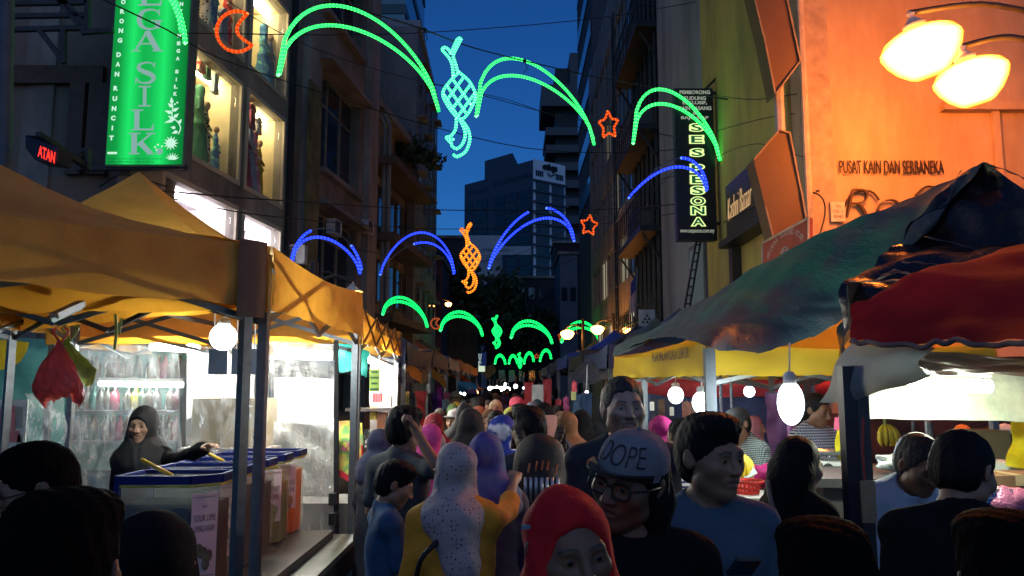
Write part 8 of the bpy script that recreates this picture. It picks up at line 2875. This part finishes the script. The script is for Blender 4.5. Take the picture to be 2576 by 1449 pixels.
# tall bearded man
hero("tall bearded man with short hair in a dark t-shirt facing the camera", 1566, 943, 3.75, 184, skin='fair', hair=hbr, hairkind='short', top=M("navy_tee", (.022, .024, .032), .85, bump=.2, bscale=40), beard=.72, grey=.03, iris=(.12, .14, .16), yaw=2, pitch=2, heavy=.004,
     h=.010, hh=.0034, bottom=dark_jean, width=1.18)
# cap man
cm = hero("young man in a grey flat brim cap with black glasses looking down to the left", 1580, 1066, 2.2, 182, ex=1.0, skin='brown', hair=hb, hairkind='shag', hat=True, top=blkt, yaw=-40, pitch=-5, roll=-13, h=.009, hh=.0030, bottom=dark_jean, beard=.25)
cap(cm, M("cap_grey_felt", (.20, .195, .205), .9, bump=.3, bscale=90), M("cap_brim_black", (.02, .02, .022), .7), "DOPE", M("cap_thread", (.012, .012, .014), .7))
glasses(cm, w=.0028)
# red headscarf woman
hero("woman in a bright red headscarf close to the camera at the bottom, face in shadow", 1425, 1212, 1.72, 178, ex=1.0, fem=True, skin='brown', scarf=M("red_scarf", (.50, .006, .010), .85, var=.12, bump=.2, bscale=50), drape='long', top=M("red_scarf_top", (.05, .01, .012), .8), sleeve='long', skirt=True, loose=.5, yaw=20, pitch=-3, roll=5, h=.010, hh=.0032)
mb = MB(); q = P(1322, 1326, 1.52); mb.box(q, (.018, .006, .007), rz=.5); one("scarf_pin", mb, [M("chrome", (.6, .62, .65), .2, .9)], "small silver pin on the red headscarf", "pin")
# blue tee man
hero("young man with a quiff in a blue grey t-shirt looking to the right", 1772, 1036, 2.62, 184, skin='tan', hair=hb, hairkind='quiff', top=M("blue_grey_tee", (.055, .095, .13), .85, var=.12, bump=.25, bscale=50), yaw=28, pitch=-2, h=.009, hh=.0030, bottom=dark_jean,
     arms=(((-.165, .0, 1.36), (-.22, -.01, 1.10), (-.20, .24, 1.06)), ((.165, .0, 1.36), (.20, -.02, 1.09), (.02, .18, .98))), curl=(.6, .6), width=1.05)
mb = MB(); q = P(1872, 1425, 2.38); mb.box(q, (.07, .012, .13), Matrix.Rotation(R(60), 3, 'X')); one("phone", mb, [M("phone_dark", (.03, .03, .035), .25)], "dark phone in the hands of the blue shirt man", "phone")
# long haired woman
lw = hero("woman with long dark hair and black top in profile at the fruit stall", 1998, 1092, 3.6, -62, fem=True, skin='light', hair=hb, hairkind='long', top=blk, sleeve='long', loose=.4, yaw=-6, pitch=-10, h=.010, hh=.0038, bottom=dark_jean)
mb = MB(); mb.smooth = True
q = lw.location
mb.tube(spline([P(1930, 1210, 3.5), P(1940, 1262, 3.42), P(1958, 1310, 3.42), P(1975, 1390, 3.46)], 12), .010, 6); one("bag_strap", mb, [M("strap_taupe", (.20, .15, .11), .5)], "taupe bag strap hanging from the long haired woman's shoulder", "strap")
# vendor in the pale blue shirt
hero("stall man with moustache in a pale blue shirt looking down", 2192, 1091, 4.0, 190, ex=1.075, skin='brown', hair=M("hair_greying", (.022, .021, .02), .5, var=.5, scale=60, bump=.5, bscale=100), hairkind='short', top=M("pale_blue_shirt", (.40, .50, .60), .8, var=.08, bump=.3, bscale=30), yaw=4, pitch=6, collar=True, sleeve='half', beard=.0,
     arms=('fore', 'fore'), h=.010, hh=.0036, loose=.25, bottom=dark_jean, width=1.2, lean=.55)
# black t-shirt man from behind
hero("man from behind in black t-shirt with cropped hair, head turned right", 2392, 1070, 2.75, -14, skin='tan', hair=hb, hairkind='short', top=blkt, yaw=-46, pitch=-22, h=.009, hh=.0030, bottom=dark_jean, width=1.15, heavy=.006)
hero("dark rounded head at the very bottom right corner", 2530, 1290, 1.5, -10, skin='brown', hair=hbk, hairkind='full', top=blkt, h=.012, bottom=dark_jean, heavy=.006)
hero("dark head at the bottom edge in front of the long haired woman", 2070, 1308, 1.6, 4, skin='brown', hair=hbk, hairkind='full', top=blkt, h=.012, bottom=dark_jean, heavy=.008)
# stall people, right
pm_ = hero("man in a green and black checked shirt and black cap leaning over the fruit", 1925, 1052, 6.6, 112, ex=1.1, skin='brown', hair=hb, hairkind='short', top=MPAT("checked_shirt", 'plaid', (.50, .56, .50), (.03, .06, .05), 22), lean=.45, hat=True, yaw=10, pitch=10, h=.011, hh=.0042, bottom=dark_jean, loose=.2)
cap(pm_, M("cap_black", (.02, .02, .022), .8))
hero("man in a dark blue checked shirt half hidden by the elongated bulb's glare", 2045, 985, 6.7, 205, skin='brown', hair=hb, hairkind='short', top=MPAT("checked_shirt_blue", 'plaid', (.04, .05, .08), (.42, .46, .52), 15), yaw=10, pitch=-14, sleeve='half', h=.012, hh=.0045, bottom=dark_jean, loose=.2)
hero("woman in a dusty pink and grey headscarf behind the checked shirt man", 1893, 1043, 7.8, 240, fem=True, skin='light', scarf=M("dusty_pink_scarf", (.34, .14, .17), .8), drape='short', top=M("plum_top", (.10, .02, .06), .8), sleeve='long', loose=.4, skirt=True, bottom=blk, h=.013, hh=.005)
hero("woman in a magenta headscarf seen from behind beside the bearded man", 1660, 1045, 6.6, 40, fem=True, skin='light', scarf=M("magenta_scarf", (.40, .015, .14), .8, bump=.2), drape='short', top=M("magenta_scarf_top", (.34, .02, .14), .8), sleeve='long', loose=.4, skirt=True, h=.012, hh=.005)
hero("person in a white and navy striped shirt behind the blue shirt man", 1712, 1048, 5.6, 20, skin='tan', hair=hb, hairkind='short', top=MPAT("striped_shirt", 'stripes', (.55, .50, .46), (.03, .03, .09), 9), h=.011, hh=.0045, bottom=dark_jean, loose=.3, width=1.1)
wc = hero("person in a white cap behind the yellow carton at the right", 2527, 1064, 7.6, 190, skin='brown', hair=hb, hat=True, top=M("dim_shirt", (.05, .045, .04), .8), h=.014, hh=.005, bottom=dark_jean)
cap(wc, M("cap_white", (.60, .64, .64), .7))
oc = hero("person in an orange cap at the back of the right stall", 2420, 1066, 7.9, 170, skin='brown', hair=hb, hat=True, top=M("dim_shirt2", (.06, .05, .05), .8), h=.014, hh=.005, bottom=dark_jean)
cap(oc, M("cap_orange", (.55, .22, .05), .7))
hero("dim dark haired person beside the white cap at the right", 2488, 1072, 7.0, 180, skin='brown', hair=hb, top=M("dim_shirt3", (.03, .025, .022), .8), h=.014, hh=.005, bottom=dark_jean)
# left side, behind the raised fist man
hero("woman in a hot pink headscarf behind the man with raised fist", 1080, 1062, 5.5, 30, fem=True, skin='light', scarf=M("hot_pink_scarf", (.58, .05, .24), .8, bump=.2), drape='long', top=M("pink_sleeve", (.5, .2, .22), .8), sleeve='long', loose=.4, skirt=True, bottom=blk, h=.012, hh=.005)
hero("girl in a navy headscarf with coral edge by the bright stall", 955, 1076, 6.0, -40, fem=True, skin='light', scarf=M("navy_coral_scarf", (.04, .05, .10), .8), drape='short', top=M("navy_top", (.02, .025, .04), .8), sleeve='long', loose=.4, skirt=True, h=.013, hh=.005)
hero("short woman in a pale grey headscarf left of the black scarfed one", 1098, 1084, 6.4, 10, fem=True, skin='light', scarf=M("pale_grey_scarf", (.34, .33, .33), .8), drape='short', top=M("grey_top2", (.15, .15, .16), .8), sleeve='long', loose=.4, skirt=True, h=.013, hh=.005)
hero("woman in a dark red patterned headscarf left of the lane", 1090, 1038, 7.2, 16, fem=True, skin='light', scarf=MPAT("dark_red_print", 'floral', (.22, .02, .03), (.35, .10, .08), 12, thr=.2), drape='long', top=M("maroon_top", (.10, .012, .015), .8), sleeve='long', loose=.5, skirt=True, h=.013, hh=.005)
hero("large woman in black headscarf and grey sleeves seen from behind", 1184, 1026, 5.9, -4, fem=True, skin='light', scarf=M("black_scarf2", (.013, .012, .013), .8, bump=.2), drape='long', top=M("grey_knit", (.22, .22, .25), .8, bump=.5, bscale=30), sleeve='long', loose=.5, skirt=True, bottom=blk, h=.012, hh=.005, width=1.15)
hero("person in royal blue cloth with big white flowers in mid lane", 1262, 1043, 5.6, 4, fem=True, skin='light', scarf=MPAT("royal_floral", 'floral', (.012, .035, .26), (.62, .62, .66), 6.5, thr=.17), drape='long', top=MPAT("royal_floral", 'floral', (.012, .035, .26), (.62, .62, .66), 6.5, thr=.17), sleeve='long', loose=.4, skirt=True, h=.012, hh=.005, width=1.2)
hero("woman in a brown orange headscarf seen from behind near the hanging jeans", 1424, 1034, 6.6, 14, fem=True, skin='light', scarf=M("rust_scarf", (.20, .08, .03), .8, bump=.3), drape='long', top=M("rust_top", (.26, .08, .02), .8), sleeve='long', loose=.5, skirt=True, h=.012, hh=.005)
hero("person wrapped in black right of the rust scarf woman", 1462, 1030, 6.8, 0, fem=True, skin='light', scarf=blk, drape='long', top=blk, sleeve='long', loose=.5, skirt=True, h=.013, hh=.005)
hero("woman in black scarf with peach bag strap behind the backpack man", 1366, 1013, 6.4, 176, fem=True, skin='light', scarf=blk, drape='short', top=M("slate_blue_top", (.08, .10, .14), .8), sleeve='long', loose=.4, skirt=True, h=.012, hh=.005, width=1.1)
mb = MB(); mb.box(P(1378, 1078, 6.15), (.13, .05, .2), rz=.3); one("peach_bag", mb, [M("peach_bag", (.62, .25, .18), .7)], "peach coloured bag held at the black scarfed woman's side", "bag")

# the crowd farther up the lane: a few figures copied with their own clothes
def crowd_proto(**kw):
    r_ = person("figure", 0, -50, 1.7, 0, h=.017, hh=.0062, **kw)
    return r_


dm = M("dim_cloth", (.05, .05, .05), .8)
kinds = {
    'hijab': crowd_proto(fem=True, skin='light', scarf=dm, drape='short', top=dm, sleeve='long', loose=.5, skirt=True, bottom=dm),
    'longhijab': crowd_proto(fem=True, skin='tan', scarf=dm, drape='long', top=dm, sleeve='long', loose=.5, skirt=True, bottom=dm),
    'man': crowd_proto(skin='tan', hair=hb, hairkind='short', top=dm, bottom=dark_jean),
    'bigman': crowd_proto(skin='brown', hair=hb, hairkind='full', top=dm, sleeve='half', bottom=dark_jean, width=1.12, arms=('swing', 'fore')),
}
kc = crowd_proto(skin='tan', hair=hb, hat=True, hairkind='short', top=dm, bottom=dark_jean)
cap(kc, dm)
kinds['cap'] = kc
_cm = {}


def cmat(c):
    if c not in _cm:
        _cm[c] = M("crowd_%02d" % len(_cm), tuple(k * .7 for k in c), .8, var=.2, bump=.2, bscale=40)
    return _cm[c]


def crowd(label, kind, u, v, d, face, head=None, top=(.04, .04, .045), group=None):
    x, y, z = place(u, v, d)
    H = max(1.25, min(1.84, z / 1.02))
    src = kinds[kind]
    r_ = src.copy(); COL.objects.link(r_)
    r_.location = (x, y, 0); r_.rotation_euler = (0, 0, R(face)); k = H / 1.70
    r_.scale = (k, k, k)
    r_['label'] = label
    r_['group'] = group or "people walking in the lane"
    for ch in list(src.children):
        c_ = ch.copy(); COL.objects.link(c_); c_.parent = r_
        n_ = ch.name.split('.')[0]
        m_ = None
        if n_ in ('headscarf', 'cap', 'brim') and head: m_ = cmat(head)
        if n_ in ('shirt', 'tunic', 'skirt'): m_ = cmat(top)
        if m_ and c_.material_slots:
            c_.material_slots[0].link = 'OBJECT'; c_.material_slots[0].material = m_
    return r_


CR = [("woman in a yellow headscarf at the left edge of the lane", 'hijab', 1149, 1010, 10.5, 20, (.55, .36, .02), (.3, .2, .03)), ("woman in an olive green headscarf beside the yellow one", 'hijab', 1140, 1014, 9.6, 12, (.06, .11, .03), (.08, .1, .03)),
      ("man in a white skullcap and dark green shirt", 'cap', 1147, 1026, 8.2, 150, (.55, .55, .52), (.01, .06, .02)), ("man facing the camera in a grey collared shirt far up the lane", 'man', 1184, 1001, 10.8, 176, None, (.10, .12, .11)),
      ("woman in a grey headscarf left of the man facing the camera", 'hijab', 1168, 1006, 11.5, 10, (.18, .18, .19), (.06, .06, .07)), ("dark haired man seen from behind in the centre of the lane", 'bigman', 1202, 999, 9.6, 4, None, (.02, .02, .025)),
      ("woman with black scarf edged in white", 'hijab', 1224, 1005, 10.2, 172, (.07, .07, .075), (.02, .02, .022)), ("woman in a cream headscarf and pink blouse facing the camera", 'hijab', 1246, 1004, 10.0, 170, (.62, .48, .30), (.50, .20, .27)),
      ("man in a pink cap and grey shirt coming towards the camera", 'cap', 1300, 996, 9.4, 184, (.60, .07, .12), (.12, .13, .11)), ("woman in a lime yellow headscarf before the pink cap man", 'hijab', 1283, 1023, 8.6, 178, (.45, .48, .10), (.10, .10, .05)),
      ("woman in glasses with brown coat in front of the pink cap man", 'bigman', 1308, 1016, 8.2, 182, None, (.12, .04, .03)), ("woman in a peach headscarf turned away", 'hijab', 1202, 1020, 8.0, 150, (.45, .18, .09), (.12, .06, .03)),
      ("woman in an orange tan headscarf with face towards the camera", 'hijab', 1231, 1028, 7.6, 176, (.20, .10, .05), (.03, .03, .03)), ("dark haired child in the middle of the lane", 'man', 1249, 1030, 7.0, 178, None, (.05, .05, .05)),
      ("dark haired child right of the blue floral figure", 'man', 1286, 1034, 6.8, 176, None, (.06, .03, .03)), ("woman in a tall black headscarf with a white pin behind another black one", 'longhijab', 1170, 1011, 7.6, 2, (.014, .014, .016), (.016, .016, .018)),
      ("woman in a brown headscarf by the hanging purple dress", 'longhijab', 1108, 1026, 8.4, 8, (.06, .045, .035), (.05, .035, .03)), ("woman in a blue patterned scarf under the red flag cloth", 'hijab', 1338, 1009, 9.0, 178, (.14, .16, .22), (.06, .07, .09)),
      ("woman in an all black robe left of the jeans", 'longhijab', 1404, 1018, 9.2, 185, (.015, .015, .017), (.015, .015, .017)), ("woman in a dark teal scarf near the white hanging cloth", 'hijab', 1352, 1003, 10.8, 4, (.03, .08, .09), (.03, .04, .05))]
for lab, kd, u, v, d, fc, hd, tp in CR:
    crowd(lab, kd, u, v, d, fc, hd, tp)
rs = random.Random(21)
pal = [(.03, .03, .035), (.08, .03, .03), (.03, .05, .09), (.16, .13, .10), (.10, .10, .11), (.20, .05, .07), (.05, .08, .05), (.25, .18, .10), (.02, .02, .02), (.12, .06, .14)]
pn = ["black", "dark maroon", "navy", "beige brown", "grey", "red", "dark green", "tan", "jet black", "plum"]
hn = {'hijab': "woman in a %s headscarf and %s dress", 'longhijab': "woman in long %s headscarf over %s dress", 'man': "bare headed man in %s%s", 'bigman': "stocky man in %s%s", 'cap': "man in %s cap and %s shirt"}
placed = []
n_ = 0
while n_ < 34:
    d = 12 + 26 * rs.random() ** 1.2
    x = -1.05 + 2.0 * rs.random()
    if any((x - a) ** 2 + ((d - b) * .6) ** 2 < .2 for a, b in placed):
        continue
    placed.append((x, d))
    kd = rs.choice(['hijab', 'longhijab', 'man', 'man', 'bigman', 'cap', 'hijab'])
    H = rs.uniform(1.5, 1.62) if 'hijab' in kd else rs.uniform(1.6, 1.76)
    i, j = rs.randrange(10), rs.randrange(10)
    fc = rs.choice([0, 8, -10, 178, 184, 170])
    lab = hn[kd] % ((pn[i], pn[j]) if kd in ('hijab', 'longhijab', 'cap') else (pn[j], " clothes"))
    where = "on the left" if x < -.35 else ("on the right" if x > .4 else "in the middle")
    far = "far up the lane" if d > 24 else ("halfway up the lane" if d > 17 else "before the hanging flags")
    lab = "%s, %s %s" % (lab, where, far)
    p_ = crowd(lab, kd, 1288, 990, d, fc, pal[i], pal[j])
    p_.location = (x, d, 0); p_.scale = (H / 1.7,) * 3
    n_ += 1
for k_ in list(kinds.values()):
    for ch in list(k_.children):
        bpy.data.objects.remove(ch)
    bpy.data.objects.remove(k_)
